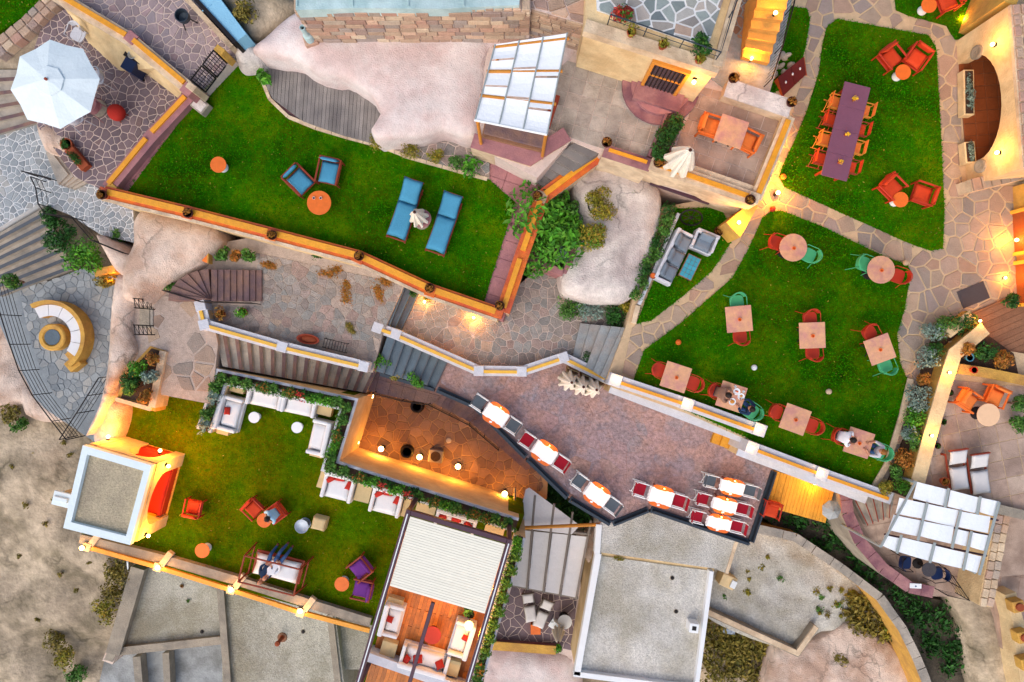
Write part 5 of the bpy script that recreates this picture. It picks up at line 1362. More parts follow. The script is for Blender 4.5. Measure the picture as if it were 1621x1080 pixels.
# --- slatted sail pergola south of the courtyard
sp_ = thing('shade_pergola', 'weathered pergola with pale grey shade cloths below the dining terrace', 'pergola', W(865, 880, -4.9)); oo = Vector(sp_.location)
zz = -2.6
qc = [(812, 838), (930, 850), (912, 946), (808, 926)]
def q2(u, v):
    a = [(qc[0][i] * (1 - u) + qc[1][i] * u) for i in (0, 1)]; b = [(qc[3][i] * (1 - u) + qc[2][i] * u) for i in (0, 1)]
    return (a[0] * (1 - v) + b[0] * v, a[1] * (1 - v) + b[1] * v)
for k in range(4):
    g = [[W(*q2(.03 + .25 * k + .215 * a, v / 5), zz - .05) - oo + Vector((0, 0, -.10 * math.sin(math.pi * v / 5))) for v in range(6)] for a in range(2)]
    MB().sheet_grid(g, .01).build('shade_cloth', canvs, sp_)
for k in range(5):
    a, b = W(*q2(.005 + .25 * k, -.75 + .12 * k), zz) - oo, W(*q2(.005 + .25 * k, 1.03), zz) - oo
    MB().tube([a, b], .045, 6).build('rafter', beam, sp_)
for v in (-.05, 1.0): MB().tube([W(*q2(-.03, v), zz - .1) - oo, W(*q2(1.03, v), zz - .1) - oo], .055, 6).build('beam', beam, sp_)
for u, v in ((0, -.05), (1, -.05), (0, 1), (1, 1)):
    c = W(*q2(u, v), zz) - oo; MB().tube([(c.x, c.y, -.1), (c.x, c.y, zz + 4.9 - .1)], .06, 8).build('post', beam, sp_)
mb = MB(); mb.slab([W(832, 775, zz) - oo, W(838, 772, zz) - oo, W(918, 832, zz) - oo, W(905, 846, zz) - oo, W(818, 836, zz) - oo], .012); mb.build('shade_cloth', canvs, sp_)
t = thing('amber_pole', 'long amber timber pole across the shade pergola', 'pole', W(890, 832, -2.2)); o_ = Vector(t.location)
MB().tube([W(822, 836, -2.3) - o_, W(958, 830, -2.3) - o_], .07, 8).build('pole', beamo, t)
for p in ((826, 836), (954, 830)): 
    c = W(*p, -2.3) - o_; MB().tube([(c.x, c.y, -2.7), (c.x, c.y, -.08)], .05, 6).build('pole_post', beamo, t)

# --- white slat canopy at the right
wc = thing('panel_canopy', 'white panel canopy in overlapping rows on grey beams at the curved terrace', 'canopy', W(1490, 850, -1.2)); oc = Vector(wc.location)
zz = 1.5
rows = [((1448, 765), (1580, 798), (1578, 818), (1442, 790), [(1452, 764, 1498, 776, 1494, 802, 1446, 788), (1502, 776, 1550, 790, 1546, 812, 1497, 802), (1554, 790, 1581, 796, 1578, 822, 1549, 812)])]
panels = [((1452, 763), (1500, 775), (1494, 801), (1445, 789)), ((1505, 776), (1550, 788), (1546, 813), (1500, 802)), ((1554, 788), (1582, 794), (1575, 818), (1551, 811)),
          ((1424, 788), (1465, 797), (1460, 821), (1418, 813)), ((1470, 798), (1518, 808), (1511, 834), (1464, 823)), ((1523, 810), (1568, 818), (1564, 844), (1516, 834)),
          ((1415, 815), (1458, 824), (1452, 849), (1406, 839)), ((1462, 825), (1510, 834), (1506, 861), (1457, 849)), ((1513, 837), (1534, 842), (1530, 865), (1510, 860)), ((1540, 843), (1566, 848), (1561, 873), (1536, 866)),
          ((1401, 847), (1424, 852), (1419, 874), (1395, 863)), ((1429, 851), (1477, 862), (1470, 888), (1423, 874)), ((1481, 864), (1528, 875), (1522, 900), (1473, 888)), ((1533, 876), (1554, 881), (1547, 907), (1527, 901))]
for p in panels:
    zk = zz + .03 * ((panels.index(p)) % 2)
    c = [W(x, y, zk) - oc for x, y in p]; m_ = sum(c, Vector((0, 0, 0))) / 4 + Vector((0, 0, .06))
    n_ = 4; vv_ = []
    for i in range(n_ + 1):
        r = []
        for j in range(n_ + 1):
            u, v = i / n_, j / n_; q = (c[0] * (1 - u) + c[1] * u) * (1 - v) + (c[3] * (1 - u) + c[2] * u) * v
            q.z += .05 * math.sin(math.pi * u) ; r.append(q)
        vv_.append(r)
    MB().sheet_grid(vv_, .012).build('canopy_panel', canv, wc)
for a, b in (((1502, 773), (1496, 803)), ((1552, 786), (1547, 815)), ((1468, 796), (1453, 856)), ((1521, 808), (1507, 868)), ((1427, 847), (1420, 876)), ((1480, 859), (1472, 891)), ((1538, 841), (1525, 903)), ((1582, 795), (1550, 910)), ((1450, 762), (1394, 866))):
    MB().tube([W(*a, zz + .09) - oc, W(*b, zz + .09) - oc], .045, 6).build('beam', pgrey, wc)
for a, b in (((1446, 792), (1580, 824)), ((1416, 816), (1568, 848)), ((1400, 846), (1562, 880))):
    MB().tube([W(*a, zz - .16) - oc, W(*b, zz - .16) - oc], .035, 6).build('purlin', pframe, wc)
for p in ((1396, 866), (1547, 908), (1450, 764), (1580, 798)):
    c = W(*p, zz) - oc; MB().tube([(c.x, c.y, -.02), (c.x, c.y, zz + 1.2 - .1)], .05, 8).build('post', pgrey, wc)

# --- octagonal parasol
def parasol(px, py, zb, h, r, label, matc, n=8, rot=0.2):
    p = W(px, py, zb + h); t = thing('parasol', label, 'parasol', (p.x, p.y, zb), rot)
    MB().lathe([(.3, 0), (.3, .06), (.06, .1), (.06, .2)], 16).build('base', conc, t)
    MB().tube([(0, 0, .1), (0, 0, h)], .028, 8).build('pole', beam, t)
    mb = MB(); rings = []
    for rr_, z_ in ((.04, h - .02), (r * .32, h - .11), (r * .66, h - .23), (r, h - .38)):
        ring = []
        for k in range(n * 4):
            a = 2 * math.pi * k / (n * 4); f = abs(((k % 4) / 4) - .5) * 2  # 1 at rib
            chord = math.cos(math.pi / n) / math.cos(((k % 4) / 4 - .5) * 2 * math.pi / n)
            rad = rr_ * (chord if rr_ > .1 else 1) * (1 - .02 * (1 - f)); ring.append(mb.bm.verts.new((rad * math.cos(a), rad * math.sin(a), z_ - .02 * (1 - f) * rr_ / r)))
        rings.append(ring)
    for a, b in zip(rings, rings[1:]):
        for k in range(n * 4): mb.bm.faces.new((a[k], b[k], b[(k + 1) % (n * 4)], a[(k + 1) % (n * 4)]))
    mb.build('canopy', matc, t)
    mb = MB(); mb.lathe([(r * .34, h - .095), (r * .33, h - .08), (.05, h + .012), (.03, h + .015)], 8); mb.build('vent_cap', matc, t)
    MB().lathe([(.045, h + .02), (.045, h + .07), (0, h + .09)], 10).build('finial', redw, t)
    for k in range(n):
        a = 2 * math.pi * k / n; MB().tube([(0, 0, h - .1), (r * .97 * math.cos(a), r * .97 * math.sin(a), h - .42)], .01, 4).build('rib', beam, t)
    return t
parasol(74, 126, .85, 2.6, 1.38, 'large white octagonal parasol over the mauve terrace', canvb, rot=.12)
def closed_parasol(px, py, zb, h, label, mat=None, lean=(0, 0), r=.22):
    p = W(px, py, zb + h * .7); t = thing('closed_parasol', label, 'parasol', (p.x, p.y, zb), RNG.uniform(0, 6))
    MB().lathe([(.26, 0), (.26, .07), (.05, .1), (.05, .2)], 14).build('base', conc, t)
    MB().tube([(0, 0, .1), (lean[0], lean[1], h)], .024, 8).build('pole', beam, t)
    mb = MB(); n = 32; rings = []
    for f, rr_ in ((1.0, .03), (.97, .10), (.8, .2), (.62, .27), (.42, .34), (.34, .30)):
        ring = []
        for k in range(n):
            a = 2 * math.pi * k / n; w_ = 1 + .28 * (1 if k % 4 < 2 else -1) * (1 - f + .2)
            rad = rr_ * w_ * r / .22; ring.append(mb.bm.verts.new((rad * math.cos(a) + lean[0] * f, rad * math.sin(a) + lean[1] * f, h * f - (.05 if k % 4 == 0 else 0))))
        rings.append(ring)
    for a, b in zip(rings, rings[1:]):
        for k in range(n): mb.bm.faces.new((a[k], b[k], b[(k + 1) % n], a[(k + 1) % n]))
    mb.bm.faces.new(rings[0][::-1]); bmesh.ops.recalc_face_normals(mb.bm, faces=mb.bm.faces[:])
    mb.build('folded_canopy', mat or canvc, t)
    MB().ell((lean[0], lean[1], h + .03), (.05, .05, .05), 10, 7).build('finial', potb, t, True)
    return t
closed_parasol(660, 341, 1.5, 1.7, 'small closed cream parasol between the blue sun loungers', r=.17)
closed_parasol(1083, 248, 2.6, 2.2, 'closed cream parasol at the edge of the warm tiled terrace', r=.26)
for i, (x, y) in enumerate(((900, 604), (920, 612), (938, 615))):
    closed_parasol(x, y, -1.1, 2.1, ('closed cream parasol leaning in the bundle, nearest the white pillar corner', 'closed cream parasol in the middle of the bundle by the terrace wall', 'closed cream parasol in the bundle, next to the lamp wall post')[i], lean=((.05, .02), (0, .03), (-.04, .05))[i], r=.2)
closed_parasol(888, 1012, -5.0, 2.0, 'closed beige parasol on the small paved terrace', canvc, lean=(.05, -.2), r=.15)

# ================================================================== PLANTS
shrub(872, 360, .3, 1.5, 1.9, lf_br, 'big bright green feathery bush beside the amber wall', n=3800, leaf=.10, cat='bush', name='bush', ry=1.75)
shrub(900, 330, .3, .5, 1.5, lf_md, 'pale green shoot at the edge of the big feathery bush', n=300, leaf=.08)
shrub(890, 402, .5, .32, .9, lf_gr, 'silvery plant in the rose-rimmed planter', n=260, leaf=.05)
pr_ = thing('corner_planter', 'rose-rimmed corner planter below the big feathery bush', 'planter', (0, 0, 0))
MB().prism([W2(p, .9) for p in [(828, 404), (872, 424), (906, 392), (905, 380), (860, 360), (836, 372)]], -1, .85).build('planter_wall', redtile2, pr_)
for a, b in (((830, 408), (892, 432)), ((896, 434), (908, 392))): MB().wall([W2(a, .98), W2(b, .98)], .22, -1, .98).build('rim', redtile2, pr_)
shrub(951, 321, 1.15, .66, .8, lf_yl, 'round olive and gold bush in a dark ring on the tuff island', n=1700, leaf=.045, cat='bush', name='bush')
rg = W(951, 323, 1.2); t = thing('iron_ring', 'dark iron ring round the olive bush', 'ring', (rg.x, rg.y, 1.16)); MB().tube([(.43 * math.cos(k * .3142), .43 * math.sin(k * .3142), .05) for k in range(20)], .02, 5, True).build('ring', iron, t)
for k in range(4): MB().tube([(.43 * math.cos(k * 1.57), .43 * math.sin(k * 1.57), -.02), (.43 * math.cos(k * 1.57), .43 * math.sin(k * 1.57), .05)], .012, 4).build('foot', iron, t)
shrub(937, 376, 1.1, .56, .8, lf_yl, 'round yellow-green bush at the west side of the tuff island', n=1400, leaf=.05, cat='bush', name='bush', mat2=lf_br, n2=300)
shrub(1001, 303, .9, .16, .35, lf_br, 'tiny green tuft beside the stone niche wall', n=130, leaf=.05)
for i, (x, y, r_, m_, lab) in enumerate(((905, 487, .6, lf_md, 'loose green shrub at the corner of the tuff island'), (932, 492, .66, lf_gr, 'round silver-green shrub below the tuff island'), (972, 497, .66, lf_dk, 'round dark green shrub below the tuff island'), (993, 488, .4, lf_yl, 'small yellow-green shrub beside the nook kerb'))):
    shrub(x, y, -.45, r_, .8, m_, lab, n=900, leaf=.05, cat='bush', name='bush')
# hedge strip beside the sofa
for k in range(9):
    f = k / 8; x, y = 1062 + (1008 - 1062) * f, 335 + (462 - 335) * f
    shrub(x, y, .62, .36, .6, lf_md if k % 3 else lf_dk, 'leafy clump in the narrow hedge between tuff island and grey sofa', n=420, leaf=.045, cat='hedge plant', name='hedge_plant', group='hedge behind the grey sofa')
hk = thing('hedge_kerb', 'white stone kerb between the narrow hedge and the grey sofa', 'kerb', (0, 0, 0)); MB().wall([W2((1074, 338), .8), W2((1012, 482), .8)], .10, 0, .85).build('kerb_body', whitec, hk); MB().wall([W2((1010, 484), .75), W2((1003, 512), .75)], .16, 0, .75).build('kerb_end', creamp, hk)
# clipped balls
for x, y, lab in ((932, 566, 'clipped dark ball shrub beside the white pillar corner'), (964, 580, 'clipped dark ball shrub at the foot of the lamp wall')):
    shrub(x, y, -.45, .32, .5, lf_dk, lab, n=520, leaf=.03)
shrub(1429, 767, .6, .4, .6, lf_br, 'bright clipped ball shrub at the end of the flower bed', n=800, leaf=.032)
# lawn edge tufts beside the deck
for x, y, r_, m_, lab in ((596, 222, .4, lf_yl, 'round yellow-green shrub at the corner of the grey deck'), (646, 233, .48, lf_yl, 'large round olive shrub on the lawn edge paving'), (690, 246, .32, lf_yl, 'small round olive shrub on the lawn edge paving'), (722, 256, .32, lf_md, 'small grey-green shrub on the lawn edge paving')):
    shrub(x, y, 1.56, r_, .5, m_, lab, n=700, leaf=.035)
shrub(745, 262, 1.56, .42, .5, lf_br, 'sprawling bright vine on the lawn edge by the rose path', n=160, leaf=.09)
shrub(418, 118, 1.5, .36, .7, lf_br, 'bright trailing plant beside the pale grey boulder', n=170, leaf=.09)
# hedge box between tiled terraces
pbx = thing('hedge_planter', 'maroon-edged planter of clipped shrubs between the tiled terraces', 'planter', (0, 0, 0))
MB().wall([W2((1068, 186), 2.9), W2((1040, 252), 2.9)], .62, 2.55, 2.9).build('planter_wall', redtile, pbx); MB().wall([W2((1068, 187), 2.92), W2((1040, 251), 2.92)], .48, 2.9, 2.93).build('soil', soil, pbx)
for x, y, lab in ((1064, 196, 'clipped dark shrub in the maroon planter nearest the doorstep'), (1056, 217, 'clipped dark shrub in the middle of the maroon planter'), (1049, 240, 'clipped dark shrub in the maroon planter nearest the closed parasol')):
    shrub(x, y, 2.92, .42, .55, lf_dk, lab, n=700, leaf=.045)
# roof terrace plants
for x, y, m_, lab in ((986, 24, lf_rd, 'red flowering plant on the mosaic roof terrace'), (1112, 70, lf_dk, 'bushy dark plant in the corner of the mosaic roof terrace')):
    shrub(x, y, 5.26, .32, .6, m_, lab, n=420, leaf=.06, mat2=lf_md, n2=120)
for x, y, lab in ((1000, 50, 'potted shrub on the cream cornice below the red flowers'), (1050, 70, 'potted shrub on the middle of the cream cornice'), (1108, 92, 'potted shrub on the cream cornice below the bushy corner plant')):
    pot_plant(x, y, 5.3, lab, terrac, .12, .2, lf_yl, .18, .24, 110)
# left rock shrubs
for x, y, r_, m_, lab in ((80, 345, .5, lf_dk, 'dark shrub at the head of the shrub row beside the broad steps'), (92, 375, .75, lf_dk, 'large dark shrub in the middle of the row beside the broad steps'), (132, 408, .9, lf_br, 'spreading bright shrub at the foot of the row beside the broad steps'), (18, 445, .34, lf_md, 'green shrub in a terracotta tub at the foot of the broad steps'), (184, 372, .3, lf_md, 'grey-green shrub beside the pointed iron railing'), (165, 447, .3, lf_dry, 'dry shrub beside the amber-lit block')):
    shrub(x, y, -.6, r_, 1.0, m_, lab, n=int(1500 * r_), leaf=.06)
for x, y, m_, n_, lab in ((352, 402, lf_md, 380, 'mixed green plant in the bed under the amber wall nearest the lit block'), (372, 405, lf_or, 380, 'rusty plant in the bed under the amber wall'), (394, 404, lf_md, 380, 'green plant at the far end of the bed under the amber wall'), (270, 452, lf_md, 280, 'leafy plant at the fan end of the brown steps')):
    shrub(x, y, .02, .28, .6, m_, lab, n=n_, leaf=.06)
for x, y, lab in ((502, 402, 'small dark potted tuft against the amber wall'), (653, 462, 'clipped dark ball pot beside the dark slate steps'), (678, 470, 'yellowish potted shrub at the wall foot beside the slate steps')):
    pot_plant(x, y, (0 if x < 600 else -.5), lab, terrac, .13, .22, lf_dk if x < 670 else lf_yl, .2, .25, 150)
pot_plant(348, 497, 0, 'rusty potted shrub behind the yellow-railed wall', terrac, .14, .25, lf_or, .24, .3, 220); pot_plant(384, 494, 0, 'bright green potted shrub behind the yellow-railed wall', terrac, .14, .25, lf_br, .24, .3, 220)
for x, y, m_, lab in ((606, 577, lf_br, 'bright shrub at the lower edge of the blue slate steps'), (630, 587, lf_yl, 'olive shrub at the lower edge of the blue slate steps'), (659, 600, lf_br, 'green shrub at the foot of the blue slate steps')):
    pot_plant(x, y, -.6 if x < 620 else -1.0, lab, potb, .17, .3, m_, .32, .4, 300)
# wedge bed
for x, y, m_, r_, lab in ((218, 582, lf_br, .42, 'bright yellow-dotted plant in the wedge bed'), (240, 568, lf_or, .28, 'rusty plant at the tip of the wedge bed'), (238, 600, lf_gr, .36, 'silver plant in the wedge bed beside its kerb'), (205, 615, lf_md, .36, 'green plant at the low corner of the wedge bed'), (228, 628, lf_or, .3, 'rusty plant at the low edge of the wedge bed'), (205, 597, lf_dk, .4, 'dark green plant at the rock side of the wedge bed')):
    shrub(x, y, .05, r_, .6, m_, lab, n=int(1500 * r_), leaf=.05, mat2=lf_yl if m_ is lf_br else None, n2=60)
# planter flowers: three kinds copied along the planters
def flower_proto(m_, m2, seed):
    t = thing('flowering_plant', 'x', 'flowering plant', (0, 0, -50)); rng = random.Random(seed)
    mb = MB()
    for k in range(4):
        a = k * 1.57; mb.tube([(0, 0, -.03), (math.cos(a) * .12, math.sin(a) * .12, .25)], .008, 4)
    mb.build('stem', lf_md, t)
    foliage('foliage', foliage_data((0, 0, .2), (.36, .25, .22), 420, .05, rng, shell=.2), m_, t)
    if m2: foliage('blossom', foliage_data((0, 0, .27), (.30, .22, .2), 110, .045, rng, shell=.6), m2, t)
    return t
fl = [flower_proto(lf_md, None, 1), flower_proto(lf_dk, lf_rd, 2), flower_proto(lf_md, lf_or, 3), flower_proto(lf_br, None, 4), flower_proto(lf_gr, None, 5)]
flab = ['leafy green plant in the long lounge planter', 'red-flowered plant in the long lounge planter', 'rust-flowered plant in the long lounge planter', 'bright green plant in the long lounge planter', 'silvery plant in the long lounge planter']
flab2 = [s_.replace('long lounge planter', 'planter beside the louvred pergola') for s_ in flab]
rngf = random.Random(77)
SEG = ['beside the short planter sofa', 'behind the bolster sofas', 'behind the plain white sofa', 'behind the deep daybed sofas', 'towards the pergola']
def fill(pts, z, labs, kinds, step=.5, grp=''):
    first = True
    for i in range(len(pts) - 1):
        a, b = Vector(pts[i]), Vector(pts[i + 1]); L_ = (b - a).length; n_ = max(1, round(L_ / step)); ang = math.atan2((b - a).y, (b - a).x)
        for k in range(n_):
            c = a.lerp(b, (k + .5) / n_); q = rngf.choice(kinds if not (i == 0 and len(pts) > 3) else [4, 0, 4, 2])
            clone(fl[q], (c.x, c.y, z - .03), ang + rngf.uniform(-.3, .3), labs[q] + (', ' + SEG[i] if len(pts) > 3 else ''), grp)
fill(plp, plz, flab, [0, 0, 1, 2, 3, 0], .48, 'flowering plants in the long lounge planter')
fill(plp2, plz2, flab2, [0, 2, 3, 0], .5, 'flowering plants beside the pergola')
for f_ in fl:
    for ch_ in list(f_.children): bpy.data.objects.remove(ch_)
    bpy.data.objects.remove(f_)
# flower bed right
bed = sheet('flower_bed', [(1530, 492), (1480, 520), (1455, 600), (1432, 690), (1402, 775), (1440, 790), (1470, 700), (1500, 600), (1560, 520)], .64, soil, -.5)
bedp = [(1525, 512, lf_dk, .34), (1500, 520, lf_md, .36), (1478, 530, lf_gr, .34), (1482, 556, lf_dk, .32), (1470, 568, lf_gr, .34), (1463, 600, lf_or, .2), (1458, 632, lf_gr, .42), (1452, 662, lf_br, .36), (1440, 682, lf_gr, .34), (1446, 700, lf_md, .36), (1430, 728, lf_or, .34), (1418, 748, lf_md, .28), (1400, 775, lf_yl, .26)]
bnm = {id(lf_dk): 'dark green', id(lf_md): 'mid green', id(lf_gr): 'silver-grey', id(lf_or): 'rusty', id(lf_br): 'bright green', id(lf_yl): 'yellow'}
nxt = ['under the lit door wall', 'behind the path corner', 'at the bend of the path', 'below the bend of the path', 'at the narrow of the bed', 'in the middle of the long bed', 'beside the green-chair lawn edge', 'opposite the orange chairs', 'below the orange chairs', 'near the lower lawn corner', 'above the bright ball shrub', 'just beside the bright ball shrub', 'at the end of the yellow rail']
for (x, y, m_, r_), nx_ in zip(bedp, nxt): shrub(x, y, .66, r_ * 1.35, .6, m_, bnm[id(m_)] + ' shrub in the flower bed ' + nx_, n=int(2200 * r_), leaf=.045)
tb = sheet('flower_bed', [(1515, 540), (1560, 528), (1605, 560), (1612, 592), (1505, 578)], .8, soil, 0)
for x, y, m_, r_, lab in ((1530, 552, lf_or, .34, 'rusty shrub in the walled bed above the right terrace'), (1562, 556, lf_dk, .46, 'round dark shrub in the walled bed above the right terrace'), (1590, 570, lf_or, .44, 'round russet shrub in the walled bed above the right terrace'), (1612, 640, lf_md, .4, 'green hedge clump beside the right terrace edge'), (1614, 670, lf_md, .4, 'green hedge clump at the low end of the right terrace edge'), (1600, 478, lf_dk, .36, 'dark shrub beside the timber doors')):
    shrub(x, y, .8, r_, .7, m_, lab, n=int(1700 * r_), leaf=.05)
# dark ravine vegetation and dry scrub
def thicket(pts, z, n, mat, name, seed, size=.09, hgt=.5):
    rng = random.Random(seed); V = []; Fc = []; poly = [W2(p, z) for p in pts]; xs = [p[0] for p in poly]; ys = [p[1] for p in poly]; k = 0
    while k < n:
        x, y = rng.uniform(min(xs), max(xs)), rng.uniform(min(ys), max(ys)); k += 1
        if not pip((x, y), poly): continue
        v, f = foliage_data((0, 0, hgt * rng.uniform(.2, .5)), (rng.uniform(.2, .45), rng.uniform(.2, .45), hgt * rng.uniform(.3, .6)), 26, size, rng)
        o_ = len(V); V += [q + Vector((x, y, z)) for q in v]; Fc += [tuple(i + o_ for i in t_) for t_ in f]
    me = bpy.data.meshes.new(name); me.from_pydata([tuple(v) for v in V], [], Fc); me.materials.append(mat)
    o_ = bpy.data.objects.new(name, me); COL.objects.link(o_); return o_
tag(sheet('ravine_floor', [(1200, 815), (1340, 760), (1360, 860), (1460, 945), (1540, 960), (1560, 1110), (1470, 1110), (1420, 970), (1330, 890), (1240, 842)], -2.9, dirt, DEEP), kind='structure')
for i, (pts, z, n, m_) in enumerate((([(1215, 815), (1330, 790), (1360, 870), (1470, 950), (1540, 965), (1550, 1060), (1480, 1060), (1430, 970), (1330, 890), (1240, 840)], -2.9, 620, lf_dk), ([(1330, 940), (1390, 950), (1410, 1010), (1350, 1000)], -3.9, 150, lf_dry), ([(1115, 980), (1230, 1030), (1230, 1080), (1105, 1080)], -4.8, 230, lf_dry), ([(1480, 960), (1560, 1000), (1560, 1070), (1490, 1060)], -4.2, 200, lf_gr), ([(840, 760), (870, 745), (920, 800), (935, 830), (880, 810)], -4.2, 260, lf_dk))):
    tag(thicket(pts, z, n, m_, 'undergrowth', 40 + i), 'tangled dark undergrowth', None, None, 'stuff')
sheet('ground_patch', [(836, 740), (875, 735), (945, 830), (930, 850), (830, 800)], -4.18, dirt, -5)
for x, y, r_, z, m_, lab in ((180, 905, .7, -2.9, lf_dry, 'dry green scrub against the long grey beam, upper clump'), (178, 935, .75, -3.0, lf_dry, 'dry green scrub against the long grey beam, middle clump'), (165, 970, .7, -3.2, lf_yl, 'yellowing scrub against the long grey beam, lower clump'), (85, 1020, .6, -3.6, lf_dry, 'dry scrub on the sandy slope'), (100, 1040, .6, -3.9, lf_yl, 'yellow scrub on the sandy slope'), (118, 1068, .6, -4.2, lf_md, 'green scrub at the foot of the sandy slope'), (15, 655, .5, -2.0, lf_dry, 'dry scrub at the foot of the cream tuff skirt'), (30, 672, .36, -2.1, lf_md, 'grey-green scrub at the foot of the cream tuff skirt'), (385, 12, .5, 2.6, lf_dry, 'golden dry scrub beside the sky-blue roof'), (1330, 1040, .4, -4.0, lf_dry, 'dry scrub clump in a rock pocket'), (1405, 1000, .3, -4.0, lf_yl, 'yellow scrub at the foot of the boundary wall'), (1500, 1000, .4, -4.2, lf_gr, 'grey bush in the ravine'), (1440, 1065, .3, -4.2, lf_dry, 'rusty scrub beside the lower boundary wall')):
    shrub(x, y, z, r_, .55, m_, lab, n=int(900 * r_ + 80), leaf=.06)
for k, (x, y) in enumerate(((110, 720), (60, 760), (85, 790), (40, 800), (130, 760), (20, 740), (70, 830), (100, 700), (30, 880), (140, 890), (95, 910), (50, 720), (120, 935), (60, 980))):
    shrub(x, y, -2.25 - max(0, (y - 820)) * .006, .13, .2, lf_dry, 'small dry tuft dotted on the sandy slope', n=50, leaf=.05, cat='dry tuft', name='dry_tuft', group='dry tufts on the sandy slope')
for x, y, lab in ((287, 928, 'brown moss cushion on the near gravel roof'), (297, 952, 'green moss cushion on the near gravel roof')): shrub(x, y, -3.0, .1, .12, lf_or if x < 290 else lf_md, lab, n=80, leaf=.03)
shrub(978, 884, -2.4, .28, .1, lf_yl, 'yellow moss streak on the big gravel roof', n=120, leaf=.04, ry=.12)
shrub(1148, 945, -4.0, .18, .25, lf_md, 'small green weed in the yard below the cream block', n=90, leaf=.05)
shrub(884, 1030, -5, .22, .5, lf_br, 'green spiky plant beside the closed beige parasol', n=160, leaf=.08)
shrub(742, 966, -.55, .25, .7, lf_md, 'leafy plant on the amber deck near the bright lamp', n=200, leaf=.08)
# potted globes on parapets
for x, y, z, lab in ((430, 372, 1.94, 'dark clipped pot plant on the second post of the amber lawn wall'), (297, 337, 1.94, 'dark clipped pot plant on the wall post near the pale tuff mound'), (160, 308, 1.94, 'dark clipped pot plant on the cobbled plaza end of the lawn wall'), (568, 405, 1.94, 'dark clipped pot plant at the bend of the amber lawn wall'), (680, 456, 1.94, 'dark clipped pot plant on the wall post above the slate steps'), (791, 484, 1.94, 'dark clipped pot plant at the pointed corner of the lawn wall'), (851, 310, 1.94, 'dark clipped pot plant between bush and rose path'), (961, 225, 2.95, 'dark clipped pot plant at the top of the timber steps'), (1043, 257, 2.95, 'dark clipped pot plant at the end of the hedge planter'), (1188, 316, 3.0, 'dark clipped pot plant on the corner post above the nook'), (1162, 123, 3.1, 'dark clipped pot plant on the pale block wall by the steps'), (1254, 161, 3.1, 'dark clipped pot plant on the pale block wall by the lawn'), (1138, 366, .7, 'pair of dark pots at the end of the grey sofa')):
    pot_plant(x, y, z, lab, potb, .15, .2, lf_or, .15, .16, 110, .035)
for (x, y), lab in zip(((1505, 622), (1494, 668), (1485, 706)), ('small dark pot on the terrace side of the yellow wall, beside the orange chairs', 'small dark pot on the terrace side of the yellow wall, midway', 'small dark pot on the terrace side of the yellow wall, by the white loungers')):
    pot_plant(x, y, .78, lab, potb, .1, .18, lf_dk, .09, .1, 50, .03)
pot_plant(1543, 586, 1.12, 'bright red pot on the low amber wall', redm, .11, .16, None); pot_plant(1536, 566, .85, 'pale blue bowl in the walled bed', bluef, .13, .2, None)
pot_plant(1497, 763, 1.02, 'terracotta pot on the wall corner by the white loungers', terrac, .14, .2, lf_or, .14, .12, 70, .03)

for x, y, r_, lab in ((525, 432, .5, 'rusty moss patch on the grey paving below the wall bend'), (548, 462, .5, 'brown moss patch in mid paving'), (598, 462, .42, 'brown moss patch beside the dark slate steps'), (612, 446, .36, 'orange moss patch at the wall foot above the slate steps'), (424, 420, .4, 'dull moss patch beside the wall bed'), (556, 520, .3, 'grey moss patch near the iron grate')):
    p = W(x, y, .02); t = thing('moss_patch', lab, 'moss', (p.x, p.y, .012), RNG.uniform(0, 6))
    mo_ = foliage('moss', foliage_data((0, 0, .01), (r_, r_ * .55, .02), 420, .035, random.Random(int(x)), flat=2.5, shell=.05), lf_or if x != 556 else lf_dry, t); tag(mo_, kind='stuff')

rr = random.Random(63)
for k in range(26):
    x, y = rr.choice(((1180 + rr.uniform(0, 60), 880 + rr.uniform(0, 60)), (1290 + rr.uniform(0, 90), 930 + rr.uniform(0, 50)), (1250 + rr.uniform(0, 120), 1030 + rr.uniform(0, 45))))
    shrub(x, y, -3.9, rr.uniform(.1, .26), .18, rr.choice((lf_dry, lf_yl, lf_md)), 'low weed scattered over the weathered yard and slope', n=60, leaf=.05, cat='weed', name='weed', group='weeds in the weathered yard')

# ================================================================== FURNITURE
def up_to(px, py, tx, ty): return heading(tx - px, ty - py) - math.pi / 2
def at(px, py, zb, h):
    p = W(px, py, zb + h); return (p.x, p.y, zb)

def cafe_chair(mat, matf=None):
    t = thing('cafe_chair', 'x', 'chair', (0, 0, -50)); matf = matf or mat
    mb = MB(); mb.prism([(.235 * math.copysign(abs(math.cos(a)) ** .55, math.cos(a)), .22 * math.copysign(abs(math.sin(a)) ** .55, math.sin(a))) for a in [k * math.pi / 12 for k in range(24)]], .43, .46); mb.build('seat', mat, t)
    arc = [(.26 * math.cos(a), -.02 + .27 * math.sin(a)) for a in [math.pi + k * math.pi / 12 for k in range(13)]]
    mb = MB(); mb.prism([(x * 1.0, y) for x, y in arc[2:11]] + [(x * .93, y * .93) for x, y in arc[2:11]][::-1], .56, .80); mb.build('backrest', mat, t)
    MB().tube([(.27, .22, .64)] + [(x * 1.05, y * 1.05, .66 + .16 * math.sin(math.pi * i / 12)) for i, (x, y) in enumerate(arc[::-1])] + [(-.27, .22, .64)], .014, 6).build('arm_rail', matf, t)
    for sx in (-1, 1):
        MB().tube([(sx * .27, .22, .64), (sx * .25, .23, .40), (sx * .28, .27, 0)], .014, 6).build('leg', matf, t)
        MB().tube([(sx * .24, -.20, .74), (sx * .22, -.20, .42), (sx * .28, -.30, 0)], .014, 6).build('leg', matf, t)
    return t
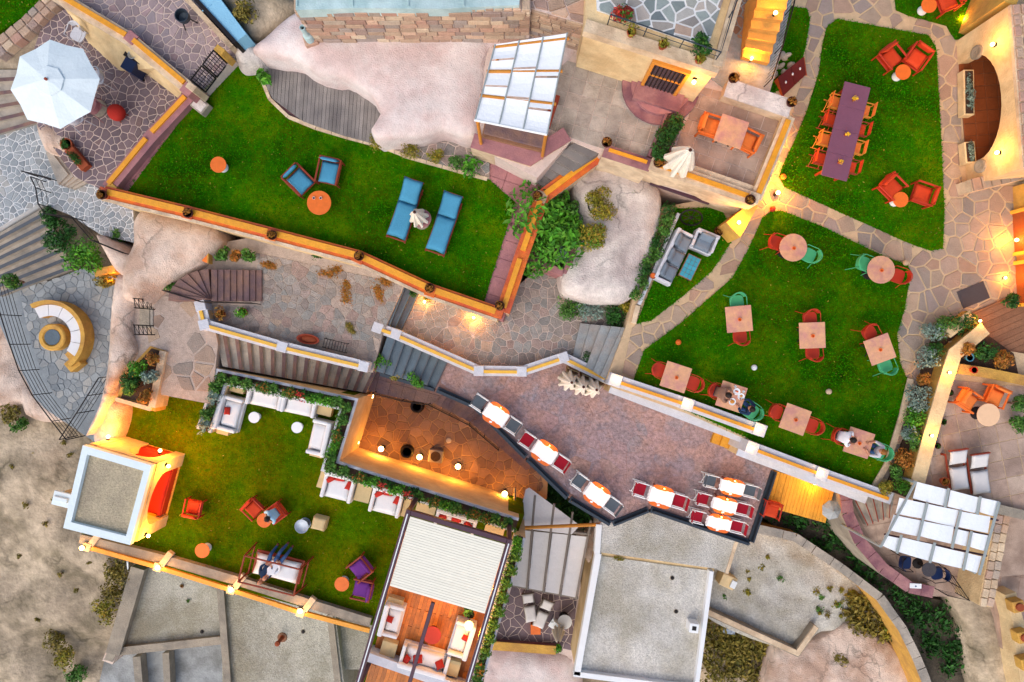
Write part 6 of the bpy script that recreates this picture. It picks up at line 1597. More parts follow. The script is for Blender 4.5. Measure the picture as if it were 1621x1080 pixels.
def sq_table(w=.86, d=.86, top=woodt):
    t = thing('square_table', 'x', 'table', (0, 0, -50))
    MB().box((0, 0, .73), (w, d, .035), 0, .008).build('table_top', top, t)
    MB().lathe([(.05, .05), (.04, .3), (.04, .71)], 10).build('pedestal', iron, t)
    for k in range(4):
        a = k * math.pi / 2 + .785; MB().tube([(0, 0, .07), (.3 * math.cos(a), .3 * math.sin(a), .015)], .02, 5).build('foot', iron, t)
    return t
def rd_table(r=.46, h=.74, top=woodt, name='round_table', foot=.28):
    t = thing(name, 'x', 'table', (0, 0, -50))
    MB().lathe([(r * .96, h - .035), (r, h - .025), (r, h - .006), (r * .985, h)], 28).build('table_top', top, t)
    MB().lathe([(foot, 0), (foot * .95, .025), (.05, .06), (.035, h * .5), (.05, h - .04)], 14).build('pedestal', iron, t)
    return t
def place(proto, px, py, zb, h, rz, label, group=None): return clone(proto, at(px, py, zb, h), rz, label, group)
def place_s(*k):
    o_ = place(*k); o_.scale = (.86, .86, .9); return o_
protos = []
def proto(t): protos.append(t); return t
c_red = proto(cafe_chair(redm)); c_grn = proto(cafe_chair(greenm)); c_org = proto(cafe_chair(orangm, goldw))
t_sq = proto(sq_table()); t_rd = proto(rd_table())
orn = proto(thing('candle_bowl', 'x', 'candle holder', (0, 0, -50)))
MB().lathe([(.03, 0), (.055, .03), (.06, .06), (.045, .06), (.03, .03)], 12).build('bowl', orangm, orn); MB().lathe([(.012, .02), (.018, .07), (0, .09)], 8).build('candle', redm, orn)
LZ = .64
tabs = [('s', 1170, 505, 5, 'below the nook path', [(1167, 479, 'g'), (1172, 533, 'r')]), ('s', 1286, 531, 2, 'in mid lawn', [(1283, 505, 'r'), (1287, 558, 'r')]), ('s', 1393, 553, 20, 'by the flower bed path', [(1377, 527, 'r'), (1402, 579, 'g')]),
        ('s', 1070, 597, -18, 'nearest the pale steps', [(1044, 586, 'r'), (1097, 607, 'r')]), ('s', 1158, 628, -18, 'laid with food', [(1133, 619, 'r'), (1190, 651, 'g')]), ('s', 1259, 664, -20, 'midway along the lamp wall', [(1229, 652, 'r'), (1285, 674, 'r')]),
        ('s', 1360, 701, -18, 'of the white-shirted pair', [(1328, 690, 'r'), (1393, 715, 'g')]), ('r', 1256, 392, 0, 'near the red ball light', [(1228, 384, 'r'), (1281, 404, 'g')]), ('r', 1395, 427, 0, 'by the path junction', [(1367, 417, 'g'), (1422, 437, 'r')])]
for k, x, y, a, lab, chs in tabs:
    shp = 'square' if k == 's' else 'round'
    place(t_sq if k == 's' else t_rd, x, y, LZ, .74, math.radians(a), shp + ' pale wooden lawn table ' + lab)
    if 'food' not in lab: place(orn, x + 1, y + 1, LZ + .75, .05, 0, 'orange candle bowl on the ' + shp + ' lawn table ' + lab)
    for i, (cx, cy, col) in enumerate(chs):
        d = Vector((cx - x, cy - y)); d = d / d.length * max(d.length, 27 if k == 's' else 28); ox, oy = x + d.x, y + d.y
        side = (('path side', 'lamp wall side') if abs(cy - y) > abs(cx - x) else ('step side', 'flower bed side'))[i]
        place(c_red if col == 'r' else c_grn, ox, oy, LZ, .5, up_to(ox, oy, x, y), ('mint' if col == 'g' else 'red') + ' metal chair, ' + side + ', ' + shp + ' lawn table ' + lab)
# food on the occupied table
def plate(px, py, z, label, items):
    p = W(px, py, z); t = thing('plate', label, 'plate', (p.x, p.y, z)); MB().lathe([(.06, 0), (.12, .02), (.115, .024), (.06, .008)], 18).build('plate', whitep, t)
    for i, (m_, x, y, r) in enumerate(items): MB().ell((x, y, .02), (r, r * .8, .02), 8, 6).build('food', m_, t, True)
zt_ = LZ + .752
plate(1166, 620, zt_, 'white plate of food nearest the standing cup', [(orangm, .02, 0, .04), (redm, -.03, .02, .03)]); plate(1173, 628, zt_, 'white plate of food nearest the navy-shirted person', [(goldw, 0, .02, .05)]); plate(1159, 636, zt_, 'plate with golden bread', [(goldw, 0, 0, .08), (orangm, .03, .03, .03)])
for x, y, lab in ((1176, 620, 'white cup at the far side of the laid table'), (1163, 612, 'white cup beside the plate of food')):
    p = W(x, y, zt_); t = thing('cup', lab, 'cup', (p.x, p.y, zt_)); MB().lathe([(.025, 0), (.04, .07), (.034, .07), (.022, .01)], 12).build('cup_body', whitep, t); MB().tube([(.035, 0, .055), (.06, 0, .05), (.058, 0, .025), (.032, 0, .02)], .006, 5).build('handle', whitep, t)
# long table
lt_a = heading(36, -141)
t = thing('long_table', 'long mauve banquet table on the upper lawn', 'table', at(1339, 208, LZ, .76), lt_a)
for k in range(4): MB().box((-1.2 + .8 * k, 0, .745), (.795, .88, .04), 0, .006).build('table_top', purpt, t)
for sx in (-1.4, -.1, 1.4):
    for sy in (-.34, .34): MB().box((sx, sy, .36), (.07, .07, .72), 0, .008).build('leg', redw, t)
MB().box((0, 0, .68), (3.0, .05, .07)).build('stretcher', redw, t)
def director(mseat, mframe):
    t = thing('director_chair', 'x', 'chair', (0, 0, -50))
    MB().box((0, .0, .45), (.44, .44, .02), 0, .006).build('seat_sling', mseat, t)
    mb = MB(); mb.box((0, -.25, .80), (.50, .02, .2), 0, .006, rx=.12); mb.build('back_sling', mseat, t)
    for sx in (-1, 1):
        MB().box((sx * .27, 0, .64), (.045, .56, .025), 0, .006).build('armrest', mframe, t)
        MB().box((sx * .26, -.25, .68), (.03, .03, .46), 0, .004).build('back_post', mframe, t)
        MB().box((sx * .26, .24, .54), (.03, .03, .2), 0, .004).build('arm_post', mframe, t)
        MB().box((sx * .24, 0, .45), (.035, .5, .03), 0, .004).build('seat_rail', mframe, t)
        MB().box((sx * .24, 0, .02), (.035, .56, .03), 0, .004).build('foot_rail', mframe, t)
    for sy in (-.2, .2):
        for s in (-1, 1): MB().tube([(-.24 * s, sy, .03), (.24 * s, sy, .44)], .016, 5).build('cross_leg', mframe, t)
    return t
d_org = proto(director(orangf, goldw)); d_red = proto(director(redf, redw))
for i, (x, y, k) in enumerate(((1322, 160, 'o'), (1314, 187, 'r'), (1305, 219, 'o'), (1298, 249, 'r'))):
    SM = place(d_org if k == 'o' else d_red, x + 3, y, LZ, .6, lt_a - math.pi, ('golden framed' if k == 'o' else 'red framed') + ' director chair, path side of the mauve table, ' + ('nearest the dark red hatch', 'second from the hatch end', 'second from the path junction end', 'nearest the path junction')[i]); SM.scale = (.84, .84, .9)
for i, (x, y, k) in enumerate(((1375, 173, 'o'), (1368, 203, 'r'), (1361, 232, 'o'), (1353, 263, 'r'))):
    SM = place(d_org if k == 'o' else d_red, x - 3, y, LZ, .6, lt_a, ('golden framed' if k == 'o' else 'red framed') + ' director chair, open lawn side of the mauve table, ' + ('nearest the upper armchairs', 'second from the upper armchairs', 'second from the lower armchairs', 'nearest the lower armchairs')[i]); SM.scale = (.84, .84, .9)
for (x, y), lab in zip(((1352, 158), (1339, 213), (1329, 257)), ('yellow flowers in a vase at the hatch end of the long table', 'small yellow posy at the centre of the long table', 'yellow flowers in a vase at the junction end of the long table')):
    p = W(x, y, LZ + .85); t = thing('flower_vase', lab, 'vase', (p.x, p.y, LZ + .765)); MB().lathe([(.03, 0), (.045, .06), (.025, .12), (.03, .14)], 12).build('vase', terrac, t)
    foliage('flowers', foliage_data((0, 0, .2), (.09, .09, .07), 60, .035, random.Random(int(x))), M('yellow_petal_%d' % x, '#e0b42a', .7, .2, 4, 0), t)

def armchair(mat, matf, w=.72, d=.72, sling=False):
    t = thing('lounge_chair', 'x', 'armchair', (0, 0, -50))
    MB().pillow((0, .03, .36), (w - .16, d - .14, .13)).build('seat_cushion', mat, t, True)
    MB().pillow((0, -d * .43, .56), (w - .14, .42, .10), tilt=math.radians(72)).build('back_cushion', mat, t, True)
    MB().box((0, 0, .26), (w - .08, d - .08, .06), 0, .01).build('seat_frame', matf, t)
    for sx in (-1, 1):
        MB().box((sx * (w / 2 - .03), 0, .52), (.06, d, .05), 0, .01).build('armrest', matf, t)
        for sy in (-1, 1): MB().box((sx * (w / 2 - .03), sy * (d / 2 - .04), .25), (.05, .05, .5), 0, .006).build('leg', matf, t)
    MB().box((0, -d / 2 + .02, .62), (w - .08, .04, .08), 0, .008).build('back_rail', matf, t)
    return t
a_red = proto(armchair(redf, redm)); a_blue = proto(armchair(bluef, redw, .74, .84)); a_pur = proto(armchair(purpf, redw, .74, .72)); a_or = proto(armchair(orangf, orangm, .66, .66))
def drum_table(top, body=whitep, r=.26, h=.45):
    t = thing('side_table', 'x', 'side table', (0, 0, -50))
    MB().lathe([(r * .97, h - .03), (r, h - .02), (r, h - .004), (r * .98, h)], 22).build('table_top', top, t)
    MB().lathe([(r * .55, 0), (r * .62, .04), (r * .5, h * .5), (r * .62, h - .03)], 18).build('pedestal', body, t); return t
dr_o = proto(drum_table(orangm)); dr_w = proto(drum_table(whitep, whitep, .2, .4)); dr_p = proto(drum_table(redtile2, redw, .3, .4))
def set_at(pr_, x, y, z, h, tx, ty, lab): return place(pr_, x, y, z, h, up_to(x, y, tx, ty), lab)
set_at(a_red, 1411, 90, LZ, .4, 1424, 106, 'red lounge chair above the long table, on the table side'); set_at(a_red, 1452, 91, LZ, .4, 1440, 108, 'red lounge chair above the long table, on the stone arch side')
place(dr_o, 1430, 114, LZ, .45, 0, 'orange drum side table between the upper red lounge chairs')
set_at(a_red, 1412, 296, LZ, .4, 1424, 308, 'red lounge chair near the path junction, on the long table side'); set_at(a_red, 1462, 307, LZ, .4, 1442, 300, 'red lounge chair near the path junction, on the stone arch side')
place(dr_o, 1426, 316, LZ, .45, 0, 'orange drum side table between the lower red lounge chairs')
place(dr_o, 1471, 8, LZ, .45, 0, 'orange drum side table on the small corner lawn'); set_at(a_red, 1502, 0, LZ, .4, 1488, 6, 'red lounge chair with white frame on the small corner lawn')
# lawn ball lights
for x, y, m_, lab in ((1194, 582, whitep, 'small white ball light below the middle lawn table'), (1312, 620, creamp, 'small cream ball light in the open lawn'), (1074, 542, orangm, 'small orange ball light near the blue-grey steps'), (1434, 416, creamp, 'small cream ball light at the path junction'), (1223, 331, redm, 'small red ball light at the rounded lawn tip'), (1240, 280, orangm, 'small orange ball light at the upper lawn tip')):
    p = W(x, y, .75); t = thing('ball_light', lab, 'garden light', (p.x, p.y, LZ)); MB().cyl((0, 0, 0), .05, .03, 10).build('base', iron, t); MB().ell((0, 0, .11), (.10, .10, .10), 12, 8).build('ball', m_, t, True)

# --- upper-left lawn set
place(a_blue, 473, 285, 1.52, .45, up_to(473, 285, 500, 312), 'blue cushioned red-framed armchair on the gate side of the orange table'); place(a_blue, 520, 271, 1.52, .45, up_to(520, 271, 512, 308), 'blue cushioned red-framed armchair directly above the orange table')
t_or = proto(rd_table(.39, .5, orangm, 'round_table', .2)); place(t_or, 505, 321, 1.52, .5, 0, 'round orange table in front of the blue armchairs'); place(dr_o, 346, 261, 1.52, .42, 0, 'single orange drum table on the upper-left lawn')
for x, y, lab in ((497, 314, 'white cup on the orange table nearest the armchairs'), (508, 314, 'white cup on the orange table beside the small bowl')):
    p = W(x, y, 2.05); t = thing('cup', lab, 'cup', (p.x, p.y, 2.024)); MB().lathe([(.03, 0), (.045, .06), (.04, .06), (.028, .01)], 12).build('cup_body', whitep, t); MB().lathe([(.0, .045), (.036, .046)], 12).build('coffee', potb, t)
def lounger(mat, matf, L_=1.95, w=.66):
    t = thing('sun_lounger', 'x', 'sun lounger', (0, 0, -50))
    MB().pillow((0, -.34, .34), (w - .02, L_ * .62, .12), n=8, p=9).build('mattress', mat, t, True)
    MB().pillow((0, L_ * .31, .46), (w - .02, L_ * .42, .12), n=8, p=9, tilt=math.radians(20)).build('back_mattress', mat, t, True)
    for sx in (-1, 1):
        MB().box((sx * (w / 2 - .02), -.1, .24), (.05, L_ * .95, .06), 0, .008).build('side_rail', matf, t)
        for sy in (-L_ * .42, L_ * .36): MB().box((sx * (w / 2 - .03), sy, .12), (.06, .06, .24), 0, .006).build('leg', matf, t)
    MB().box((0, L_ * .50, .52), (w + .02, .04, .12), 0, .008).build('head_rail', matf, t); MB().box((0, -L_ * .5, .24), (w, .05, .06), 0, .008).build('foot_rail', matf, t)
    return t
l_blue = proto(lounger(bluef, redw))
ang_ = heading(24, -70) - math.pi / 2
place(l_blue, 641, 332, 1.52, .4, ang_, 'blue sun lounger on the orange table side of the small parasol'); place(l_blue, 703, 354, 1.52, .4, ang_, 'blue sun lounger on the rose path side of the small parasol')
place(dr_p, 668, 346, 1.52, .4, 0, 'rose round side table under the small closed parasol')
rck = W(318, 168, 1.7); t = thing('stone_block', 'grey square stone block at the gate corner of the lawn', 'stone block', (rck.x, rck.y, 1.5), math.radians(-38)); MB().box((0, 0, .15), (.5, .42, .34), 0, .03).build('block', conc, t); MB().box((0, 0, .33), (.4, .32, .03), 0, .01).build('block_top', greytuff, t)

# --- iron gate above the lawn corner
ga_, gb_ = W(324, 147, 2.0), W(360, 100, 2.0)
t = thing('iron_gate', 'double black iron lattice gate at the corner of the upper lawn', 'gate', (ga_.x, ga_.y, 1.9), math.atan2((gb_ - ga_).y, (gb_ - ga_).x)); Lg = (gb_ - ga_).length
for k in range(2):
    x0 = .04 + k * Lg / 2; w_ = Lg / 2 - .06
    lf_ = MB()
    for a, b in (((x0, 0, .08), (x0, 0, 1.1)), ((x0 + w_, 0, .08), (x0 + w_, 0, 1.1)), ((x0, 0, 1.1), (x0 + w_, 0, 1.1)), ((x0, 0, .08), (x0 + w_, 0, .08))): lf_.tube([a, b], .026, 6)
    leaf_ = lf_.build('gate_leaf', iron, t)
    for s in range(1, 6): MB().tube([(x0 + w_ * s / 6, 0, .1), (x0 + w_ * s / 6, 0, 1.22)], .012, 5).build('bar', iron, leaf_)
    for h_ in (.35, .6, .85): MB().tube([(x0, 0, h_), (x0 + w_, 0, h_)], .01, 5).build('cross_bar', iron, leaf_)
for x_, m_, lab_ in ((-.12, creamp, ''), (Lg + .12, ochre, '')): MB().box((x_, 0, .45), (.22, .3, .9), 0, .02).build('gate_pier', m_, t)
# terrace furniture upper left
p = W(205, 97, 1.7); t = thing('barbecue_cart', 'navy kettle cart with an open steel bowl', 'barbecue', (p.x, p.y, .87), math.radians(-30))
MB().box((0, -.1, .45), (.42, .42, .7), 0, .02).build('cabinet', navy, t); MB().box((0, .22, .78), (.62, .3, .05), 0, .008).build('shelf', iron, t); MB().lathe([(.06, .80), (.14, .9), (.13, .91), (.05, .82)], 16, (0, .22, 0)).build('bowl', metal, t)
for sx in (-.17, .17):
    for sy in (-.27, .3): MB().cyl((sx, sy, 0), .04, .1, 10).build('wheel', iron, t)
p = W(291, 28, 2.4); t = thing('fire_basket', 'dark iron brazier on the upper crazy paving', 'brazier', (p.x, p.y, 2.02)); MB().lathe([(.10, .25), (.2, .35), (.22, .55), (.19, .55), (.16, .38), (.0, .34)], 18).build('bowl', steel, t)
for k in range(3): MB().tube([(.14 * math.cos(k * 2.1), .14 * math.sin(k * 2.1), .3), (.26 * math.cos(k * 2.1), .26 * math.sin(k * 2.1), 0)], .02, 5).build('leg', iron, t)
wh = proto(cafe_chair(whitec)); pk = proto(cafe_chair(redtile2))
for pr2, x, y, tx, ty, lab in ((wh, 122, 54, 90, 110, 'white metal chair at the top of the octagonal parasol'), (wh, 152, 122, 100, 128, 'white metal chair beside the octagonal parasol'), (pk, 147, 168, 100, 130, 'rose metal chair beside the red stool'), (wh, 118, 186, 85, 130, 'white metal chair below the octagonal parasol')):
    place(pr2, x, y, .87, .5, up_to(x, y, tx, ty), lab)
place(t_rd, 84, 132, .87, .74, 0, 'round table in the shade of the octagonal parasol')
p = W(180, 176, 1.3); t = thing('red_stool', 'round red leather stool on the mauve terrace', 'stool', (p.x, p.y, .87)); MB().lathe([(.2, .12), (.26, .16), (.28, .3), (.24, .42), (0, .44)], 14).build('seat', redcu, t, True)
for k in range(4): MB().tube([(.2 * math.cos(k * 1.57), .2 * math.sin(k * 1.57), .16), (.24 * math.cos(k * 1.57), .24 * math.sin(k * 1.57), 0)], .02, 5).build('leg', redw, t)
bx = [(108, 228), (136, 262)]
pa, pb_ = W(110, 238, 1.1), W(131, 262, 1.1); c = (pa + pb_) / 2; t = thing('hedge_box', 'terracotta boxed hedge at the corner of the mauve terrace', 'planter', (c.x, c.y, .8), math.atan2((pb_ - pa).y, (pb_ - pa).x)); L_ = (pb_ - pa).length + .2
MB().box((0, 0, .15), (L_, .32, .3), 0, .015).build('box', terrac, t); foliage('foliage', foliage_data((0, 0, .38), (L_ * .45, .14, .14), 500, .03, random.Random(3)), lf_dk, t)
pot_plant(104, 228, .8, 'clipped ball in a round terracotta pot beside the boxed hedge', terrac, .19, .3, lf_dk, .17, .2, 220, .03)
# left plaza railings
railing('railing', 'curved black iron railing round the small cobbled plaza', [(72, 288), (80, 305), (84, 330), (95, 345), (135, 350), (165, 385), (214, 405)], .12, .75, bars=3, spacing=.9)
railing('railing', 'short curved iron railing at the cobbled plaza steps', [(60, 280), (100, 290)], .12, .8, bars=2, spacing=.5)
railing('railing', 'long curved black iron railing outside the fire pit plaza', [(20, 450), (34, 500), (48, 545), (62, 585), (82, 622), (112, 662), (134, 690)], -1.5, 1.05, bars=6, spacing=1.1)
railing('railing', 'leaning black iron railing by the lit tuff step', [(122, 690), (148, 650), (182, 596)], -1.3, 1.0, bars=4, spacing=.8)
# fire pit with curved bench
fc = W(84, 534, -1.2); t = thing('fire_pit', 'round ochre fire pit with a blue-grey bowl', 'fire pit', (fc.x, fc.y, -1.49)); MB().lathe([(.50, 0), (.50, .34), (.46, .38), (.34, .38), (.30, .32), (.30, .2)], 30).build('rim', ochre, t); MB().lathe([(0, .22), (.22, .24), (.29, .34)], 20).build('bowl', slate, t)
bt_ = thing('curved_bench', 'semicircular ochre bench with white cushions round the fire pit', 'bench', (fc.x, fc.y, -1.49))
def arcpts(r, a0, a1, n): return [(r * math.cos(a0 + (a1 - a0) * k / n), r * math.sin(a0 + (a1 - a0) * k / n)) for k in range(n + 1)]
A0, A1 = math.radians(118), math.radians(-52)
MB().prism(arcpts(1.20, A0, A1, 26) + arcpts(.80, A0, A1, 26)[::-1], 0, .38).build('bench_base', ochre, bt_); MB().prism(arcpts(1.36, A0, A1, 26) + arcpts(1.21, A0, A1, 26)[::-1], 0, .6).build('bench_back', ochre, bt_)
for k in range(6):
    a, b = A0 + (A1 + .25 - A0) * k / 6, A0 + (A1 + .25 - A0) * (k + 1) / 6; e = (b - a) * .02
    MB().prism(arcpts(1.19, a + e, b - e, 5) + arcpts(.79, a + e, b - e, 5)[::-1], .385, .49).build('seat_cushion', whitef, bt_)
MB().box((.80, -.98, .22), (.5, .42, .44), math.radians(40), .03).build('end_block', ochre, bt_)
# amber-lit block, half-round lit niche
t = thing('lit_block', 'glowing amber block beside the dry shrub on the tuff', 'block', W(172, 430, -.3), math.radians(12)); MB().box((0, 0, 0), (.75, .28, .5), 0, .02).build('block', ochre, t); MB().box((-.1, -.02, .26), (.5, .2, .02), 0, .004).build('block_top', stepor, t); lamp_light(t, (.3, -.35, .35), 8)
t = thing('half_round_lamp', 'half-round glowing amber wall lantern at the bed under the amber wall', 'lamp', W(334, 405, .3), 0); mb = MB(); mb.prism([(0, .28)] + [(-.26 * math.sin(k * math.pi / 10), .28 * math.cos(k * math.pi / 10)) for k in range(1, 10)] + [(0, -.28)], 0, .3); mb.build('lantern_body', orangf, t); MB().box((.03, 0, .15), (.04, .6, .34), 0, .005).build('backplate', ochre, t); lamp_light(t, (-.5, 0, .4), 8)
# brown fan steps
fs = thing('staircase', 'curved brown timber steps fanning out beneath the tuff mound', 'staircase', (0, 0, 0))
for k in range(8): MB().prism([W2(p, .10 + .02 * k) for p in ((405 - 9.5 * k, 428), (414 - 9.5 * k, 428), (414 - 9.5 * k, 477), (405 - 9.5 * k, 477))], -.4, .10 + .05 * k).build('step', stepbr, fs)
pc_ = (334, 474)
for k in range(6):
    a0 = math.radians(94 + 15 * k); a1 = math.radians(94 + 15 * k + 14.5)
    MB().prism([W2(p, .5) for p in ((pc_[0], pc_[1]), (pc_[0] + 62 * math.cos(a0), pc_[1] - 48 * math.sin(a0)), (pc_[0] + 62 * math.cos(a1), pc_[1] - 48 * math.sin(a1)))], -.4, .5 + .05 * k).build('step', stepbr, fs)
railing('railing', 'dark handrail beside the brown timber steps', [(412, 482), (334, 480), (274, 462)], .02, .75, bars=2, spacing=1.3)
# iron gate posts and boat planter
for y, lab in ((483, 'black iron lattice post at the upper side of the walk threshold'), (523, 'black iron lattice post at the lower side of the walk threshold')):
    p = W(244, y, 0); t = thing('iron_post', lab, 'gate post', (p.x, p.y, 0), math.radians(8))
    for s in (-1, 1): MB().tube([(0, s * .16, 0), (0, s * .16, 1.3)], .02, 5).build('upright', iron, t)
    for k in range(5): MB().tube([(0, -.16, .2 + .26 * k), (0, .16, .2 + .26 * k)], .014, 5).build('cross_bar', iron, t)
    for k in range(4): MB().tube([(0, -.16, .2 + .26 * k), (0, .16, .46 + .26 * k)], .01, 4).build('brace', iron, t)
t = thing('stone_threshold', 'worn grey stone threshold between the iron lattice posts', 'threshold', W(230, 503, 0)); MB().box((0, 0, .03), (.36, .72, .06), 0, .015).build('slab', conc, t); MB().box((.24, 0, .02), (.1, .7, .04), 0, .01).build('sill', stepst, t)
p = W(487, 537, .3); t = thing('wooden_trough', 'boat-shaped orange wooden trough on the grey paving', 'trough', (p.x, p.y, .016), math.radians(-8)); mb = MB()
mb.lathe([(.0, .02), (.2, .03), (.34, .16), (.37, .26), (.33, .26), (.28, .14), (.0, .1)], 22, sx=1.1, sy=.48); mb.build('hull', redw, t, True); MB().ell((0, 0, .13), (.28, .12, .04), 12, 6).build('filling', terrac, t, True)
p = W(531, 547, .2); t = thing('iron_grate', 'low rusty iron grate stand beside the wooden trough', 'grate', (p.x, p.y, .016), math.radians(-14))
for k in range(9): MB().tube([(-.4 + .1 * k, -.16, .25), (-.4 + .1 * k, .16, .25)], .01, 4).build('grate_bar', iron, t)
for sy in (-.16, .16): MB().tube([(-.42, sy, .25), (.42, sy, .25)], .014, 5).build('frame_bar', iron, t)
for sx in (-.4, .4):
    for sy in (-.16, .16): MB().tube([(sx, sy, 0), (sx, sy, .25)], .014, 5).build('leg', iron, t)

# --- garden nook: grey sofa, tiled table, wheel
def bench_sofa(label, a, b, w, z, ncush, back_side, armw=.1):
    A_, B_ = W(*a, z + .45), W(*b, z + .45); c = (A_ + B_) / 2; L_ = (B_ - A_).length
    t = thing('garden_sofa', label, 'sofa', (c.x, c.y, z), math.atan2((B_ - A_).y, (B_ - A_).x))
    MB().box((0, 0, .17), (L_, w, .34), 0, .015).build('sofa_base', whitec, t)
    MB().box((0, back_side * (w / 2 - .06), .5), (L_, .12, .32), 0, .015).build('sofa_back', whitec, t)
    for k in range(ncush):
        x = -L_ / 2 + armw + (L_ - 2 * armw) * (k + .5) / ncush; cw = (L_ - 2 * armw) / ncush - .02
        MB().pillow((x, -back_side * .06, .42), (cw, w - .14, .16), p=8).build('seat_cushion', greyc, t, True)
        MB().pillow((x, back_side * (w / 2 - .2), .62), (cw * .92, .36, .14), tilt=back_side * math.radians(62)).build('back_cushion', greyc, t, True)
    for sx in (-1, 1): MB().box((sx * (L_ / 2 - .04), 0, .44), (.09, w - .13, .2), 0, .012).build('arm', whitec, t)
    return t
bench_sofa('long blue-grey cushioned garden sofa along the narrow hedge', (1086, 368), (1048, 446), .66, LZ, 3, -1)
bench_sofa('short blue-grey cushioned garden sofa below the arched niche', (1098, 376), (1132, 390), .66, LZ, 1, 1)
p = W(1092, 423, 1.0); ta = heading(16, -33); t = thing('tiled_table', 'teal tiled coffee table in the sofa nook', 'coffee table', (p.x, p.y, LZ), ta)
MB().box((0, 0, .36), (.82, .48, .04), 0, .008).build('table_top', brownpl, t)
for i in range(5):
    for j in range(3): MB().box((-.31 + .155 * i, -.145 + .145 * j, .387), (.145, .135, .014), 0, .004).build('tile', tealt, t)
for sx in (-.36, .36):
    for sy in (-.2, .2): MB().box((sx, sy, .17), (.05, .05, .34)).build('leg', iron, t)
p = W(1094, 345, .95); t = thing('wagon_wheel', 'old black wagon wheel leaning in the nook corner', 'wheel', (p.x, p.y, LZ), math.radians(-15))
mb = MB(); ring = [(.36 * math.cos(k * .314), .36 * math.sin(k * .314) * .55, .34 + .36 * math.sin(k * .314) * .8) for k in range(20)]; mb.tube(ring, .03, 6, True); mb.build('rim', iron, t)
for k in range(8): MB().tube([(0, 0, .34), (.34 * math.cos(k * .785), .34 * math.sin(k * .785) * .55, .34 + .34 * math.sin(k * .785) * .8)], .014, 5).build('spoke', iron, t)
MB().ell((0, 0, .34), (.06, .06, .06), 8, 6).build('hub', iron, t)
t = thing('terracotta_bowl', 'small terracotta bowl on the arm of the long grey sofa', 'bowl', W(1033, 437, 1.2)); MB().lathe([(.06, 0), (.11, .08), (.09, .08), (.05, .02)], 12).build('bowl', terrac, t); MB().cyl((0, 0, .03), .08, .03, 10).build('filling', orangm, t)
globe_lamp(1170, 352, 1.92, 'glowing lamp on the yellow wall end at the nook corner', 40, r=.06, base=.04)
globe_lamp(1232, 305, .58, 'glowing path lamp at the crazy-paved bend', 55, r=.07, base=.25)
# dark red cellar hatch and rubble heap
h0, h1, h2, h3 = W(1232, 122, 1.0), W(1272, 90, 1.0), W(1276, 118, .66), W(1240, 152, .66)
t = thing('cellar_hatch', 'dark red sloping two-leaf cellar hatch beside the path', 'hatch', h3); hb = h3.copy()
for u0, u1 in ((.0, .49), (.51, 1)):
    q = [h0.lerp(h1, u0) - hb, h0.lerp(h1, u1) - hb, h3.lerp(h2, u1) - hb, h3.lerp(h2, u0) - hb]
    MB().slab(q, .05).build('hatch_leaf', dred, t)
for u, v in ((.2, .5), (.5, .4), (.8, .45)):
    c = h0.lerp(h1, u).lerp(h3.lerp(h2, u), v) - hb; MB().ell(c + Vector((0, 0, .02)), (.035, .05, .03), 8, 6).build('handle', whitep, t)
for e in (0, 1): MB().slab([h0.lerp(h1, e) - hb + Vector((0, 0, -.06)), h3.lerp(h2, e) - hb + Vector((0, 0, -.06)), h3.lerp(h2, e) - hb + Vector((.06, 0, -.06)), h0.lerp(h1, e) - hb + Vector((.06, 0, -.06))], .5).build('hatch_cheek', terrac, t)
rr = random.Random(14)
for k in range(16):
    x, y = 1222 + rr.uniform(0, 32), 82 + rr.uniform(0, 50)
    if (x - 1222) * .9 + (y - 82) > 58: continue
    p = W(x, y, .7); o_ = MB().ell((0, 0, 0), (rr.uniform(.1, .2), rr.uniform(.08, .16), rr.uniform(.07, .12)), 7, 5, rr.uniform(0, 3)).build('loose_stone', st_wall, None, False, (p.x, p.y, .66)); tag(o_, 'loose brown stone in the heap beside the dark red hatch', 'stone', 'stones heaped beside the hatch')
railing('iron_fence', 'rusty iron fence beside the amber-lit steps', [(1205, 142), (1222, 90), (1238, 30), (1248, -20)], 2.4, .9, vertical=True, spacing=1.2, cat='fence')
lmp = W(1180, 86, 3.1); globe_lamp(1190, 92, 2.66, 'glowing step lamp at the foot of the amber-lit steps', 30, r=.06, base=.1)
globe_lamp(1228, 20, 3.9, 'glowing step lamp high on the amber-lit steps', 30, r=.06, base=.1)
# orange set on warm tiled terrace
place(t_sq, 1158, 208, 2.62, .74, math.radians(-19), 'pale wooden table between two orange sling chairs'); place(a_or, 1126, 198, 2.62, .5, up_to(1126, 198, 1158, 208), 'orange sling chair on the hedge side of the warm tiled terrace'); place(a_or, 1186, 222, 2.62, .5, up_to(1186, 222, 1158, 208), 'orange sling chair on the path side of the warm tiled terrace')
# chimney flue on the rock
p = W(484, 52, 3.4); t = thing('flue_pipe', 'short teal flue pipe on a stone foot beside the rubble wall', 'flue', (p.x, p.y, 2.75)); MB().box((0, 0, .1), (.42, .34, .2), .3, .03).build('foot', st_wall, t); MB().lathe([(.14, .18), (.14, .5), (.09, .56), (.09, 1.0), (.06, 1.0), (.06, .9)], 14).build('pipe', tealr, t); MB().lathe([(.055, .9), (.0, .91)], 10).build('pipe_mouth', iron, t)

